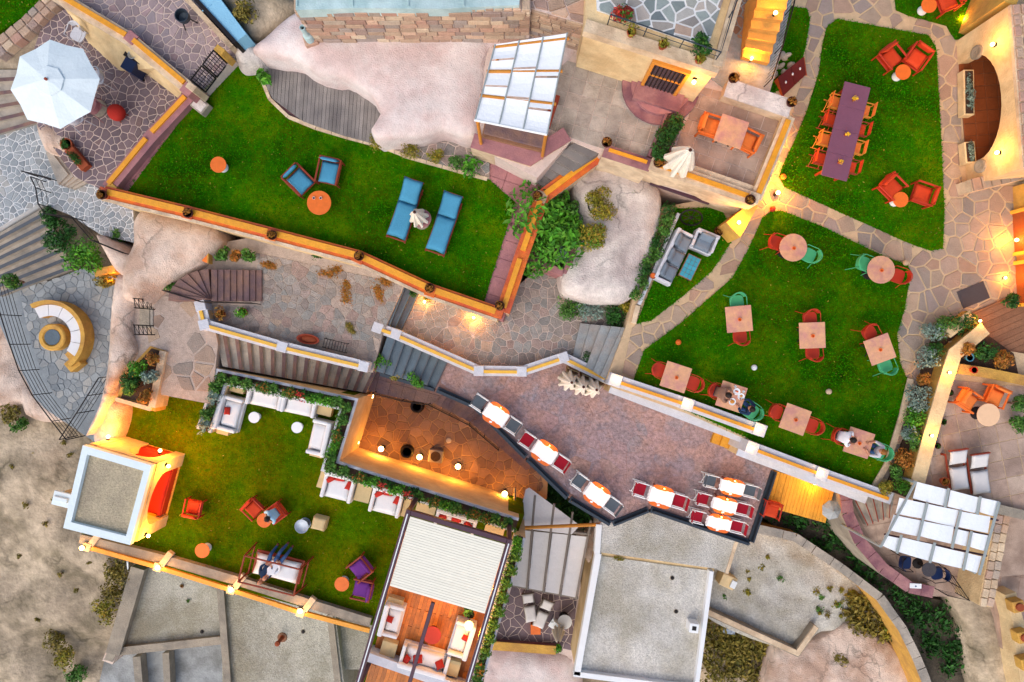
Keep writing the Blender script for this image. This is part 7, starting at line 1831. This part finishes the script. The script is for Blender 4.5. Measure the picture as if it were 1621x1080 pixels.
# --- doormat, dining sets on the big terrace
p = W(1541, 467, .6); t = thing('doormat', 'dark grey doormat at the top of the timber ramp', 'doormat', (p.x, p.y, .575), math.radians(22)); MB().box((0, 0, .012), (.98, .62, .024), 0, .006).build('mat', mat_dk, t); MB().box((0, 0, .026), (.86, .5, .006)).build('pile', mat_dk, t)
d_gry = proto(director(dgreyf, whitep)); d_crm = proto(director(crimf, whitep))
def dining(px, py, ang, col, lab, ys=1.0):
    z = -1.09; p = W(px, py, z + .76); rz = math.radians(ang)
    t = thing('dining_table', 'oval orange dining table with white runner and candle ' + lab, 'table', (p.x, p.y, z), rz)
    mb = MB(); mb.prism([(.42 * math.copysign(abs(math.cos(a)) ** .4, math.cos(a)), .39 * math.copysign(abs(math.sin(a)) ** .6, math.sin(a))) for a in [k * math.pi / 16 for k in range(32)]], .71, .745); mb.build('table_top', orangm, t)
    for sx in (-.2, .2):
        for sy in (-.26, .26): MB().box((sx, sy, .35), (.05, .05, .71), 0, .006).build('leg', redw, t)
    t.scale = (1, ys, 1)
    rng = random.Random(int(px)); q = thing('tablecloth', 'white cloth draped across the dining table ' + lab, 'tablecloth', (p.x, p.y, z), rz)
    mb = MB(); nx, ny = 12, 8; vv_ = []
    for i in range(nx + 1):
        r = []
        for j in range(ny + 1):
            x, y = -.50 + 1.0 * i / nx, -.25 + .50 * j / ny
            if i in (0, nx) or j in (0, ny): x += rng.uniform(-.03, .03); y += rng.uniform(-.03, .03)
            over = max(0, abs(x) - .43); zz_ = .752 - over * 1.6 + rng.uniform(0, .004); x = math.copysign(min(abs(x),   .44 + over * .25), x)
            r.append((x, y, zz_ + .006))
        vv_.append(r)
    mb.sheet_grid(vv_, .005).build('cloth', cloth, q); q.scale = (1, ys, 1)
    d = Vector((math.cos(rz), math.sin(rz), 0)); n = Vector((-d.y, d.x, 0)); c = Vector((p.x, p.y, z)) + n * .32 * ys
    k = thing('candle_lamp', 'lit candle lamp on the dining table ' + lab, 'candle', (c.x, c.y, z + .748)); MB().lathe([(.04, 0), (.05, .02), (.03, .03)], 10).build('dish', potb, k); MB().lathe([(.025, .03), (.025, .1), (.012, .14), (0, .16)], 8).build('flame', candle, k); lamp_light(k, (0, 0, .3), 3)
    for s, e in ((-1, 'at the left end when facing the wall of'), (1, 'at the other end of')):
        cc = Vector((p.x, p.y, z)) + d * s * .74
        clone(d_gry if col == 'g' else d_crm, cc, math.atan2(-d.y * s, -d.x * s) - math.pi / 2, ('white-framed charcoal' if col == 'g' else 'white-framed crimson') + ' director chair, ' + ('stair' if s < 0 else 'deck') + ' side of the dining table ' + lab).scale = (.92 if ys == 1 else .8, .92, .95)
    sv = [( .0, -.44)]
    for i, (sx, sy) in enumerate(((-.02, -.31 * ys),)):
        c = Vector((p.x, p.y, 0)) + d * sx + n * sy; k = thing('napkin', 'folded white napkin on the dining table ' + lab, 'napkin', (c.x, c.y, z + .747), rz); MB().box((0, 0, .006), (.1, .06, .012), .3, .003).build('napkin_fold', cloth, k)
dining(785, 657, -34, 'g', 'nearest the courtyard steps'); dining(862, 717, -34, 'r', 'second from the courtyard steps'); dining(945, 784, -36, 'g', 'at the steel edge notch'); dining(1047, 787, -17, 'r', 'above the gravel roof')
dining(1160, 772, -14, 'g', 'outermost of the three', .78); dining(1148, 801, -14, 'r', 'middle of the three', .78); dining(1139, 829, -14, 'r', 'innermost of the three', .78)
# stacked slatted chairs by the bundled parasols
for x, y, lab in ((906, 585, 'folded timber chair by the bundled parasols, at the white pillar'), (928, 594, 'folded timber chair by the bundled parasols, in the middle'), (948, 602, 'folded timber chair by the bundled parasols, at the lamp post')):
    p = W(x, y, -.7); t = thing('folded_chair', lab, 'chair', (p.x, p.y, -1.09), math.radians(-22)); 
    for k in range(4): MB().box((0, -.09 + .06 * k, .42), (.42, .03, .84), 0, .006, rx=.12).build('slat_frame', brownpl if k % 2 else beigeb, t)
# amber deck
adk = sheet('deck', [(1218, 742), (1320, 775), (1306, 828), (1206, 800)], -1.14, brownpl, DEEP)
boards(adk, [(1218, 742), (1320, 775), (1306, 828), (1206, 800)], -1.138, .13, math.radians(75), decky)
globe_lamp(1290, 765, -1.1, 'glowing low lamp on the amber timber deck', 30, r=.07, base=.12)
place_s(a_red, 1223, 808, -1.12, .4, math.radians(165), 'red slatted lounge chair at the edge of the amber deck')
p = W(1313, 806, -.6); t = thing('blue_awning', 'small pale blue-grey folded awning beside the amber deck', 'awning', (p.x, p.y, -1.6)); mb = MB(); mb.lathe([(.36, 1.15), (.2, 1.26), (.03, 1.34)], 7); mb.build('awning_cloth', concb, t); MB().tube([(0, 0, -.6), (0, 0, 1.4)], .03, 6).build('pole', pgrey, t)

# --- courtyard lamps and objects
for (x, y), lab, wt in zip(((587, 627), (564, 700), (603, 711), (664, 724), (725, 739), (799, 782)), ('lit lamp at the corner of the courtyard by the planter end', 'lit lamp at the foot of the courtyard wall by the planter angle', 'lit lamp at the foot of the courtyard wall beside the dark urn, planter side', 'lit lamp at the foot of the courtyard wall between urn and basin', 'lit lamp at the foot of the courtyard wall past the stone basin', 'lit lamp at the far end of the courtyard wall by the shade pergola'), (28, 18, 20, 20, 24, 22)):
    globe_lamp(x, y, -3.18, lab, wt, r=.11, base=.30)
for x, y, lab in ((645, 714, 'dark iron urn at the foot of the courtyard wall'), (661, 643, 'dark iron urn below the courtyard handrail')):
    p = W(x, y, -2.9); t = thing('urn', lab, 'urn', (p.x, p.y, -3.18)); MB().lathe([(.12, 0), (.26, .2), (.28, .36), (.2, .5), (.24, .54), (.2, .54), (.16, .46)], 16).build('urn_body', iron, t, True); MB().cyl((0, 0, .4), .16, .06, 12).build('filling', soil, t)
p = W(690, 722, -2.9); t = thing('stone_basin', 'square carved stone basin against the courtyard wall', 'basin', (p.x, p.y, -3.18), math.radians(-8)); MB().box((0, 0, .2), (.56, .5, .4), 0, .03).build('basin_block', conc, t); MB().lathe([(.2, .405), (.19, .41), (.1, .402)], 16).build('bowl', soil, t)
p = W(710, 698, -3.1); t = thing('floor_stone', 'small pale round stone set in the courtyard floor', 'stone', (p.x, p.y, -3.18)); MB().lathe([(.1, 0), (.11, .03), (.08, .05), (0, .055)], 12).build('stone_disc', creamp, t)

# --- lounge lawn furniture
def lounge(label, px, py, w, d, rz, cushions, zb=-.67, back=True, arms=True, name='lounge_sofa', cat='sofa', h=.42):
    p = W(px, py, zb + h); t = thing(name, label, cat, (p.x, p.y, zb), math.radians(rz))
    MB().box((0, 0, .14), (w, d, .26), 0, .02).build('sofa_base', whitef, t)
    MB().pillow((0, -.07, .34), (w - (.26 if arms else .04), d - .2, .2), p=10).build('seat_cushion', whitef, t, True)
    if back: MB().box((0, d / 2 - .09, .42), (w, .18, .5), 0, .05).build('sofa_back', whitef, t)
    if arms:
        for sx in (-1, 1): MB().box((sx * (w / 2 - .07), -.05, .38), (.13, d - .12, .34), 0, .04).build('arm', whitef, t)
    for i, (cx, cy, cr, cw, ch) in enumerate(cushions):
        MB().pillow((cx, cy, .49), (cw, ch, .13), math.radians(cr), tilt=math.radians(25)).build('red_cushion', redcu, t, True)
    return t
def cube_table(label, px, py, w, d, rz, h=.34, zb=-.67, mat=None):
    p = W(px, py, zb + h); t = thing('cube_table', label, 'side table', (p.x, p.y, zb), math.radians(rz)); mat = mat or beigeb
    MB().box((0, 0, h - .02), (w, d, .04), 0, .006).build('table_top', mat, t)
    for sx in (-1, 1): MB().box((sx * (w / 2 - .02), 0, (h - .04) / 2), (.035, d - .02, h - .04)).build('side_panel', mat, t)
    for sy in (-1, 1): MB().box((0, sy * (d / 2 - .02), (h - .04) / 2), (w - .08, .035, h - .04)).build('end_panel', mat, t)
lounge('white lounge sofa along the short planter with a single red cushion', 362, 655, 1.25, .82, 75, [(.1, .05, 10, .28, .2)])
cube_table('beige cube table in the planter corner', 376, 612, .5, .45, -14); cube_table('beige cube table at the free end of the short planter sofa', 352, 684, .42, .18, -14)
lounge('white lounge sofa with a red bolster nearest the planter corner', 420, 628, 1.28, .78, -12, [(.1, .2, 0, .42, .16)]); cube_table('narrow beige table between the two bolster sofas', 446, 636, .16, .5, -12)
lounge('white lounge sofa with a red bolster nearest the planter angle', 474, 640, 1.25, .78, -12, [(0, .2, 0, .42, .16)]); cube_table('beige cube table at the inner planter angle', 514, 648, .52, .45, -14)
lounge('plain white lounge sofa facing the round white tables', 506, 693, 1.25, .72, -103, []); cube_table('beige cube table at the end of the plain white sofa', 500, 720, .45, .16, -14)
cube_table('tall beige cube table at the planter end beside the daybed sofas', 510, 757, .22, .72, -18)
lounge('deep white daybed sofa with three red cushions nearest the planter angle', 536, 770, 1.12, 1.0, -14, [(-.32, .2, 40, .34, .2), (0, .30, 5, .36, .2), (.36, .14, 75, .34, .2)])
cube_table('wide beige table between the deep daybed sofas', 575, 779, .55, .72, -14)
lounge('deep white daybed sofa with three red cushions beside the pergola', 612, 793, 1.12, 1.0, -14, [(-.32, .2, 40, .34, .2), (0, .30, 5, .36, .2), (.36, .14, 75, .34, .2)])
cube_table('tall beige table squeezed beside the pergola post', 643, 802, .24, .75, -14)
cube_table('beige cube table behind the pergola end beam', 674, 806, .7, .45, -16); lounge('white sofa with three red cushions behind the pergola beam', 722, 824, 1.5, .62, -16, [(-.5, .0, 20, .3, .2), (0, .05, 5, .36, .2), (.45, -.02, -30, .3, .2)]); cube_table('beige cube table at the outer corner behind the pergola', 782, 842, .7, .5, -16)
place(dr_w, 402, 661, -.67, .4, 0, 'round white drum table nearest the short planter'); place(dr_w, 470, 677, -.67, .4, 0, 'round white drum table nearest the plain white sofa')
place_s(a_red, 305, 805, -.67, .4, math.radians(-12), 'single red armchair near the pavilion'); place_s(a_red, 400, 806, -.67, .4, up_to(400, 806, 418, 824), 'empty red armchair beside the person in pale blue'); place_s(a_red, 437, 812, -.67, .4, up_to(437, 812, 418, 826), 'red armchair holding the person in pale blue')
place(dr_o, 418, 824, -.67, .45, 0, 'orange drum table in front of the person in pale blue'); place(dr_o, 320, 872, -.67, .45, 0, 'orange drum table by the amber rail'); place(dr_o, 541, 925, -.67, .45, 0, 'orange drum table beside the purple armchairs')
p = W(478, 833, -.3); t = thing('metal_table', 'round dented metal tray table on the lounge lawn', 'side table', (p.x, p.y, -.67)); MB().lathe([(.2, 0), (.16, .06), (.22, .38), (.25, .42), (.24, .42), (.22, .40), (0, .395)], 22).build('tray', metal, t, True); MB().lathe([(.21, 0), (.21, .02)], 18).build('foot_ring', metal, t)
p = W(505, 829, -.3); t = thing('pouf', 'square beige pouf beside the metal tray table', 'pouf', (p.x, p.y, -.67), math.radians(-14)); MB().box((0, 0, .2), (.5, .46, .38), 0, .03).build('pouf_body', beigeb, t); MB().pillow((0, 0, .39), (.5, .46, .1), p=8).build('pouf_top', beigeb, t, True)
set_at(a_pur, 570, 901, -.67, .45, 552, 915, 'purple armchair further from the amber rail'); place(a_pur, 573, 934, -.67, .45, up_to(573, 934, 545, 928), 'purple armchair nearer the amber rail')
# daybed with timber frame
p = W(440, 898, -.3); t = thing('daybed', 'white daybed hung in a red timber frame', 'daybed', (p.x, p.y, -.67), math.radians(-14))
MB().pillow((.0, -.02, .42), (1.62, .76, .16), p=10).build('mattress', whitef, t, True); MB().box((0, 0, .30), (1.75, .86, .07), 0, .01).build('bed_base', redw, t)
for sx in (-1, 1):
    for sy in (-1, 1): MB().tube([(sx * 1.05, sy * .52, 0), (sx * .98, sy * .46, 1.25)], .035, 6).build('post', redw, t)
    MB().tube([(sx * .98, -.46, 1.25), (sx * .98, .46, 1.25)], .032, 6).build('end_bar', redw, t); MB().tube([(sx * 1.0, -.5, .3), (sx * 1.0, .5, .3)], .028, 6).build('low_bar', redw, t)
for sy in (-1, 1): MB().tube([(-.98, sy * .46, 1.25), (.98, sy * .46, 1.25)], .032, 6).build('side_bar', redw, t)
for sx in (-.8, .8):
    for sy in (-.38, .38): MB().tube([(sx, sy, .3), (sx * 1.18, sy * 1.2, 1.24)], .008, 4).build('rope', beam, t)

# pergola furniture
lounge('white armchair sofa with red cushion at the open side of the pergola', 620, 982, 1.15, .72, 75, [(.05, .12, 85, .34, .22)], zb=-.57)
cube_table('beige cube table in the outer corner of the pergola', 615, 1028, .55, .5, -16, zb=-.57)
lounge('long white sofa with three red cushions at the end of the pergola', 672, 1046, 1.75, .78, -196, [(-.55, -.05, 40, .3, .3), (.25, -.02, 20, .34, .3), (.62, .1, 70, .3, .24)], zb=-.57)
lounge('white sofa with red cushion lit by the floor lamp', 731, 1012, 1.25, .74, -107, [(-.1, .14, 80, .32, .22)], zb=-.57)
cube_table('beige cube table in the inner corner of the pergola', 715, 1058, .55, .55, -16, zb=-.57)
t_rr = proto(rd_table(.32, .42, redm, 'round_table', .18)); place(t_rr, 684, 1006, -.57, .42, 0, 'round red coffee table on the pergola deck'); cube_table('narrow beige console at the open end of the pergola sofa', 626, 952, .55, .18, -16, zb=-.57)

# right terrace furniture
place(a_or, 1534, 634, .77, .45, up_to(1534, 634, 1565, 655), 'orange sling chair by the yellow wall on the right terrace'); place(a_or, 1578, 628, .77, .45, up_to(1578, 628, 1566, 655), 'orange sling chair by the hedge on the right terrace')
t_cr = proto(rd_table(.38, .6, M('peach_top', '#f0c49a', .6, .06, 5, .1, 30), 'round_table', .22)); place(t_cr, 1565, 657, .77, .6, 0, 'round peach table between the orange sling chairs')
l_wh = proto(lounger(canvs, redw, 1.3, .62)); place(l_wh, 1518, 742, .77, .4, math.radians(8), 'white sun lounger beside the yellow wall on the right terrace'); place(l_wh, 1552, 748, .77, .4, math.radians(8), 'white sun lounger on the open side of the right terrace')
c_blk = proto(cafe_chair(navy, iron)); place(c_blk, 1434, 891, -1.18, .5, math.radians(-95), 'black metal chair under the white panel canopy'); place(c_blk, 1484, 908, -1.18, .5, math.radians(100), 'black metal chair behind the black round table')
t_bk = proto(rd_table(.26, .7, mat_dk, 'round_table', .2)); place(t_bk, 1471, 902, -1.18, .7, 0, 'black round table beside the curved rose-capped wall')
p = W(1450, 928, -.7); t = thing('notice_board', 'small white notice plate lying on the curved wall', 'plate', (p.x, p.y, -.735), math.radians(-3)); MB().box((0, 0, .012), (.42, .18, .024), 0, .005).build('plate', whitep, t); MB().ell((0, -.01, .026), (.035, .03, .006), 10, 5).build('emblem', jeans, t)
railing('railing', 'black iron railing at the end of the curved terrace wall', [(1478, 930), (1512, 938), (1486, 900)], -1.2, .8, bars=4, spacing=.6)
# loungers on small terrace
l_bg = proto(lounger(canvs, beam, 1.15, .5)); place(l_bg, 838, 960, -4.98, .4, math.radians(8), 'pale sling lounger nearer the shade pergola post'); place(l_bg, 861, 970, -4.98, .4, math.radians(-22), 'pale sling lounger nearer the round white table')
place(proto(rd_table(.3, .6, whitep, 'round_table', .2)), 894, 985, -4.98, .6, 0, 'round white table beside the closed beige parasol')
cube_table('small orange cube stool on the lower paved terrace', 848, 997, .42, .42, 0, zb=-4.98, mat=orangm)
t = thing('folding_chair', 'white folding chair leaning by the round white table', 'chair', W(878, 990, -4.5) + Vector((0, 0, -.48)), math.radians(-35)); MB().box((0, 0, .4), (.4, .4, .03), 0, .006).build('seat', whitep, t); MB().box((0, .2, .6), (.4, .03, .4), 0, .006).build('backrest', whitep, t)
for sx in (-.17, .17): MB().tube([(sx, -.2, 0), (sx, .2, .78)], .014, 5).build('leg', steel, t); MB().tube([(sx, .2, 0), (sx, -.18, .4)], .014, 5).build('leg', steel, t)
parapet('terrace_wall', 'low red-brown wall closing the lower paved terrace', [(772, 1022), (880, 1030)], -5.0, -7, .3, .35, redtile, ochre)
# roof pipe and other small things
p = W(440, 1018, -2.4); t = thing('vent_pipe', 'short rusty vent pipe standing on the gravel roof', 'vent pipe', (p.x, p.y, -2.9)); MB().lathe([(.14, 0), (.07, .06), (.07, .5), (.1, .52), (.1, .6), (0, .64)], 12).build('pipe', terrac, t); MB().lathe([(.2, 0), (.18, .03)], 12).build('flashing', brownpl, t)
p = W(197, 900, -2.2); t = thing('white_pipe', 'slim white drain pipe under the amber rail', 'pipe', (p.x, p.y, -2.5)); MB().tube([(-.2, -.3, -.3), (.12, .25, .3)], .03, 8).build('pipe', whitep, t); MB().tube([(.12, .25, .3), (.14, .28, .34)], .04, 8).build('collar', whitep, t)
p = W(1218, 843, -3.0); t = thing('blue_pipe', 'blue pipe lying on the boundary wall end', 'pipe', (p.x, p.y, -3.08), math.radians(-14)); MB().tube([(-.4, 0, .04), (.3, 0, .04)], .04, 8).build('pipe', navy, t); MB().tube([(.3, 0, .04), (.55, 0, .04)], .03, 8).build('pipe_end', whitep, t)
p = W(1222, 1020, -4.6); t = thing('slat_rack', 'rack of pale slats leaning by the yard wall', 'rack', (p.x, p.y, -4.9), math.radians(-25))
for k in range(9): MB().box((-.4 + .1 * k, 0, .3), (.05, .5, .03), 0, .004, rx=.6).build('slat', whitec, t)
for sy in (-.15, .15): MB().box((0, sy, .27 + sy * .6), (.95, .04, .03), 0, .004).build('rail', steel, t)
p = W(1154, 1000, -4.6); t = thing('grey_crate', 'small grey crate below the yard wall', 'crate', (p.x, p.y, -4.9), math.radians(-10)); MB().box((0, 0, .15), (.55, .22, .3), 0, .02).build('crate_body', concb, t); MB().box((0, 0, .31), (.5, .18, .02), 0, .004).build('crate_lid', metal, t)
t = thing('cave_mouth', 'dark cave mouth in the rock below the yard wall', 'cave', W(1230, 1042, -4.6)); mb = MB(); mb.lathe([(.28, .0), (.45, .25), (.3, .35), (.2, .1)], 14); mb.build('rock_lip', tuff, t, True); MB().lathe([(.0, .12), (.3, .16)], 14).build('hollow', iron, t)

# ================================================================== PEOPLE
def person(label, loc, rz, J, shirt, trousers, sleeves='long', hair=hairm, head_r=.105):
    """one continuous skinned body; J gives joint positions"""
    t = thing('person', label, 'person', loc, rz)
    order = ['pelvis', 'belly', 'chest', 'neck', 'head']
    idx = {}; V = []; E = []; R = []
    def add(n, p, r, par=None):
        idx[n] = len(V); V.append(p); R.append(r)
        if par: E.append((idx[par], idx[n]))
    add('pelvis', J['pelvis'], (.15, .12)); add('belly', (Vector(J['pelvis']) + Vector(J['chest'])) / 2, (.14, .11), 'pelvis'); add('chest', J['chest'], (.16, .12), 'belly'); add('neck', J['neck'], (.06, .06), 'chest')
    add('head', J['head'], (.085, .09), 'neck')
    for s in ('l', 'r'):
        add('sh' + s, J['sh' + s], (.07, .07), 'chest'); add('el' + s, J['el' + s], (.048, .048), 'sh' + s); add('wr' + s, J['wr' + s], (.034, .034), 'el' + s); add('ha' + s, J['ha' + s], (.042, .026), 'wr' + s)
        add('hi' + s, J['hi' + s], (.09, .09), 'pelvis'); add('kn' + s, J['kn' + s], (.066, .066), 'hi' + s); add('an' + s, J['an' + s], (.045, .045), 'kn' + s); add('to' + s, J['to' + s], (.045, .035), 'an' + s)
    me = bpy.data.meshes.new('body'); me.from_pydata([tuple(v) for v in V], E, [])
    ob = bpy.data.objects.new('body', me); COL.objects.link(ob)
    sk = ob.modifiers.new('skin', 'SKIN'); sk.use_smooth_shade = True
    for i, r in enumerate(R): me.skin_vertices[0].data[i].radius = r
    me.skin_vertices[0].data[0].use_root = True
    sd = ob.modifiers.new('sub', 'SUBSURF'); sd.levels = 1
    dg_ = bpy.context.evaluated_depsgraph_get(); nm = bpy.data.meshes.new_from_object(ob.evaluated_get(dg_)); bpy.data.objects.remove(ob)
    bm = bmesh.new(); bm.from_mesh(nm); mb = MB(); mb.bm.free(); mb.bm = bm
    hd = Vector(J['head']); fwd = (Vector(J.get('face', (0, 1, 0)))).normalized()
    mb.ell(hd, (head_r * .85, head_r, head_r * 1.15), 12, 9); mb.ell(hd + fwd * head_r, (.016, .022, .022), 6, 5)
    side = fwd.cross(Vector((0, 0, 1)))
    if side.length < .1: side = Vector((1, 0, 0))
    side.normalize()
    for s in (-1, 1): mb.ell(hd + side * s * head_r * .86, (.015, .025, .032), 6, 5); mb.ell(hd + fwd * head_r * .86 + side * s * .035 + Vector((0, 0, .015)), (.012, .012, .01), 6, 4)
    for s in ('l', 'r'):
        h = Vector(J['ha' + s]); d = (h - Vector(J['wr' + s])).normalized(); sd_ = d.cross(Vector((0, 0, 1))); sd_ = sd_.normalized() if sd_.length > .05 else Vector((1, 0, 0))
        for k in range(4):
            b = h + d * .015 + sd_ * (k - 1.5) * .019; l = (.062, .072, .068, .052)[k]; mb.tube([b, b + d * l * .5 + Vector((0, 0, -.006)), b + d * l + Vector((0, 0, -.022))], [.009, .008, .006], 5)
        b = h - d * .02 + sd_ * (-.032 if s == 'r' else .032); mb.tube([b, b + d * .03 + sd_ * (-.022 if s == 'r' else .022), b + d * .055 + sd_ * (-.026 if s == 'r' else .026)], [.011, .009, .007], 5)
    segs = [('chest', 'pelvis', 0), ('chest', 'shl', 0), ('chest', 'shr', 0), ('chest', 'neck', 0), ('neck', 'head', 2)]
    for s in 'lr': segs += [('sh' + s, 'el' + s, 0), ('el' + s, 'wr' + s, 0 if sleeves == 'long' else 2), ('wr' + s, 'ha' + s, 2), ('pelvis', 'hi' + s, 1), ('hi' + s, 'kn' + s, 1), ('kn' + s, 'an' + s, 1), ('an' + s, 'to' + s, 3)]
    me2 = bpy.data.meshes.new('body')
    for f in bm.faces:
        c = f.calc_center_median(); best = (9, 0)
        for a, b, m_ in segs:
            A_, B_ = Vector(J[a]), Vector(J[b]); u = max(0, min(1, (c - A_).dot(B_ - A_) / max(1e-6, (B_ - A_).length_squared))); dd_ = (c - A_.lerp(B_, u)).length
            if a == 'neck' : dd_ *= .6 if u > .25 else 1.2
            if (a, b) in (('wrl', 'hal'), ('wrr', 'har')): 
                if u <= 0: dd_ += .05
            if dd_ < best[0]: best = (dd_, m_)
        if (c - hd).length < head_r * 1.3: best = (0, 2)
        f.material_index = best[1]; f.smooth = True
    bm.to_mesh(me2); bm.free()
    for m_ in (shirt, trousers, skinm, potb): me2.materials.append(m_)
    body = bpy.data.objects.new('body', me2); COL.objects.link(body); body.parent = t
    mb = MB(); mb.ell(hd - fwd * .022 + Vector((0, 0, .026)), (head_r * .95, head_r * 1.03, head_r * 1.12), 12, 9)
    up_ = Vector((0, 0, 1)) if abs(fwd.z) < .8 else Vector((0, 1, 0))
    for v in list(mb.bm.verts):
        r_ = v.co - hd
        if r_.dot(fwd) > head_r * .55 and r_.dot(up_) < head_r * .55: v.co = hd + r_ * .8
        if r_.dot(up_) < -head_r * .6: v.co = hd + r_ * .75
    mb.build('hair', hair, t, True)
    return t
def sit(lean=.08, arm=.36, hands_z=.78, seat=.47, spread=.13, kn=.44, face=(0, 1, -.5), head=(0, .14, 1.19)):
    J = {'pelvis': (0, -.04, seat + .1), 'chest': (0, lean * .7, seat + .44), 'neck': (0, lean + .02, seat + .60), 'head': (head[0], lean + .06, seat + .75), 'face': face}
    for s, q in (('l', -1), ('r', 1)):
        J['sh' + s] = (q * .18, lean * .8, seat + .53); J['el' + s] = (q * .25, lean + .16, seat + .32); J['wr' + s] = (q * .15, arm, hands_z); J['ha' + s] = (q * .12, arm + .08, hands_z)
        J['hi' + s] = (q * .09, .02, seat + .09); J['kn' + s] = (q * spread, kn, seat + .06); J['an' + s] = (q * spread, kn, .09); J['to' + s] = (q * spread, kn + .15, .05)
    return J
def seated(label, x, y, tx, ty, shirt, tr, zb=LZ, **k): 
    sl_ = k.pop('sleeves', 'long'); hr = k.pop('hair', hairm); return person(label, at(x, y, zb, .75), up_to(x, y, tx, ty), sit(**k), shirt, tr, sl_, hr)
def on_chair(tab, ch): 
    d = Vector((ch[0] - tab[0], ch[1] - tab[1])); d = d / d.length * max(d.length, 27); return tab[0] + d.x, tab[1] + d.y
seated('person in a navy shirt leaning over the laid table', 1187, 649, 1158, 628, shirtn, jeans, arm=.36)
seated('dark-haired person in a brown top bent over the laid table', 1135, 620, 1158, 628, M('taupe_shirt', '#8c6a58', .85, .1, 6, .3, 30), jeans, lean=.2, arm=.42)
seated('person in a loose white shirt with dark hair at the lamp wall table', 1330, 690, 1360, 701, shirtw, M('pale_jeans', '#6f9cc0', .85, .1, 6, .3, 30), lean=.16, arm=.38)
seated('fair-haired person in a pale grey shirt on the mint chair', 1391, 714, 1360, 701, M('grey_shirt', '#b9bcc6', .85, .1, 6, .3, 30), jeans, sleeves='short', hair=M('fair_hair', '#8a5a26', .6, .2, 12, .3, 60))
seated('person in a pale blue shirt and black trousers in a red armchair', 436, 812, 418, 826, shirtb, blackt, zb=-.67, seat=.38, hands_z=.6, sleeves='short', lean=.14)
def lie(side=1, top=.5):
    z = .58; J = {'pelvis': (0, 0, z), 'chest': (0, -.34, z + .04), 'neck': (0, -.50, z + .08), 'head': (.0, -.66, z + .14), 'face': (.3 * side, .5, .8)}
    for s, q in (('l', -1), ('r', 1)):
        J['sh' + s] = (q * .17, -.42, z + .04); J['el' + s] = (q * .24, -.18, z + .05); J['wr' + s] = (q * .12, .0, z + .12); J['ha' + s] = (q * .07, .04, z + .14)
        J['hi' + s] = (q * .09, .06, z); J['kn' + s] = (q * .12, .40, z + .16); J['an' + s] = (q * .1, .66, z - .10); J['to' + s] = (q * .1, .78, z - .06)
    return J
person('person in navy curled up on the hung daybed', at(428, 893, -.67, .55), math.radians(-28), lie(1), shirtn, jeans)
person('person in a white top and jeans curled up on the hung daybed', at(440, 889, -.67, .55), math.radians(-36), lie(-1), shirtw, jeans)

for p_ in protos:
    for ch_ in list(p_.children):
        for g_ in list(ch_.children): bpy.data.objects.remove(g_)
        bpy.data.objects.remove(ch_)
    bpy.data.objects.remove(p_)

for x, y, w_, lab in ((672, 478, 10, 'small glowing lamp at the wall foot beside the slate steps'), (750, 503, 16, 'small glowing lamp at the wall foot near its pointed corner'), (1232, 222, 22, 'small glowing lamp under the amber rail, hatch end of the path'), (1218, 255, 24, 'small glowing lamp under the amber rail, middle of the path'), (1206, 285, 24, 'small glowing lamp under the amber rail, nook end of the path')):
    globe_lamp(x, y, -.48 if x < 900 else .57, lab, w_, r=.05, base=.08)
# roof clutter
rr = random.Random(44)
for x, y, z, lab in ((1064, 915, -2.4, 'small dark drain cap on the big gravel roof'), (1070, 968, -2.4, 'tiny dark drain cap near the white roof vent'), (320, 1000, -3.0, 'small dark drain cap on the near gravel roof'), (480, 1000, -2.9, 'dark drain cap on the roof with the rusty pipe')):
    p = W(x, y, z); t = thing('drain_cap', lab, 'drain', (p.x, p.y, z)); MB().lathe([(.07, 0), (.07, .03), (.05, .05), (0, .05)], 10).build('cap', iron, t); MB().lathe([(.1, .0), (.09, .01)], 10).build('collar', conc, t)

for x, y, z, w_, lab in ((1552, 508, 1.05, 16, 'small glowing lamp at the lit door end of the yellow garden wall'), (1504, 590, 1.22, 18, 'small glowing lamp on the yellow garden wall by the low amber wall'), (1476, 690, 1.22, 14, 'small glowing lamp on the yellow garden wall by the white loungers'), (1592, 440, .57, 14, 'small glowing path lamp by the doormat')):
    globe_lamp(x, y, z, lab, w_, r=.045, base=.06)
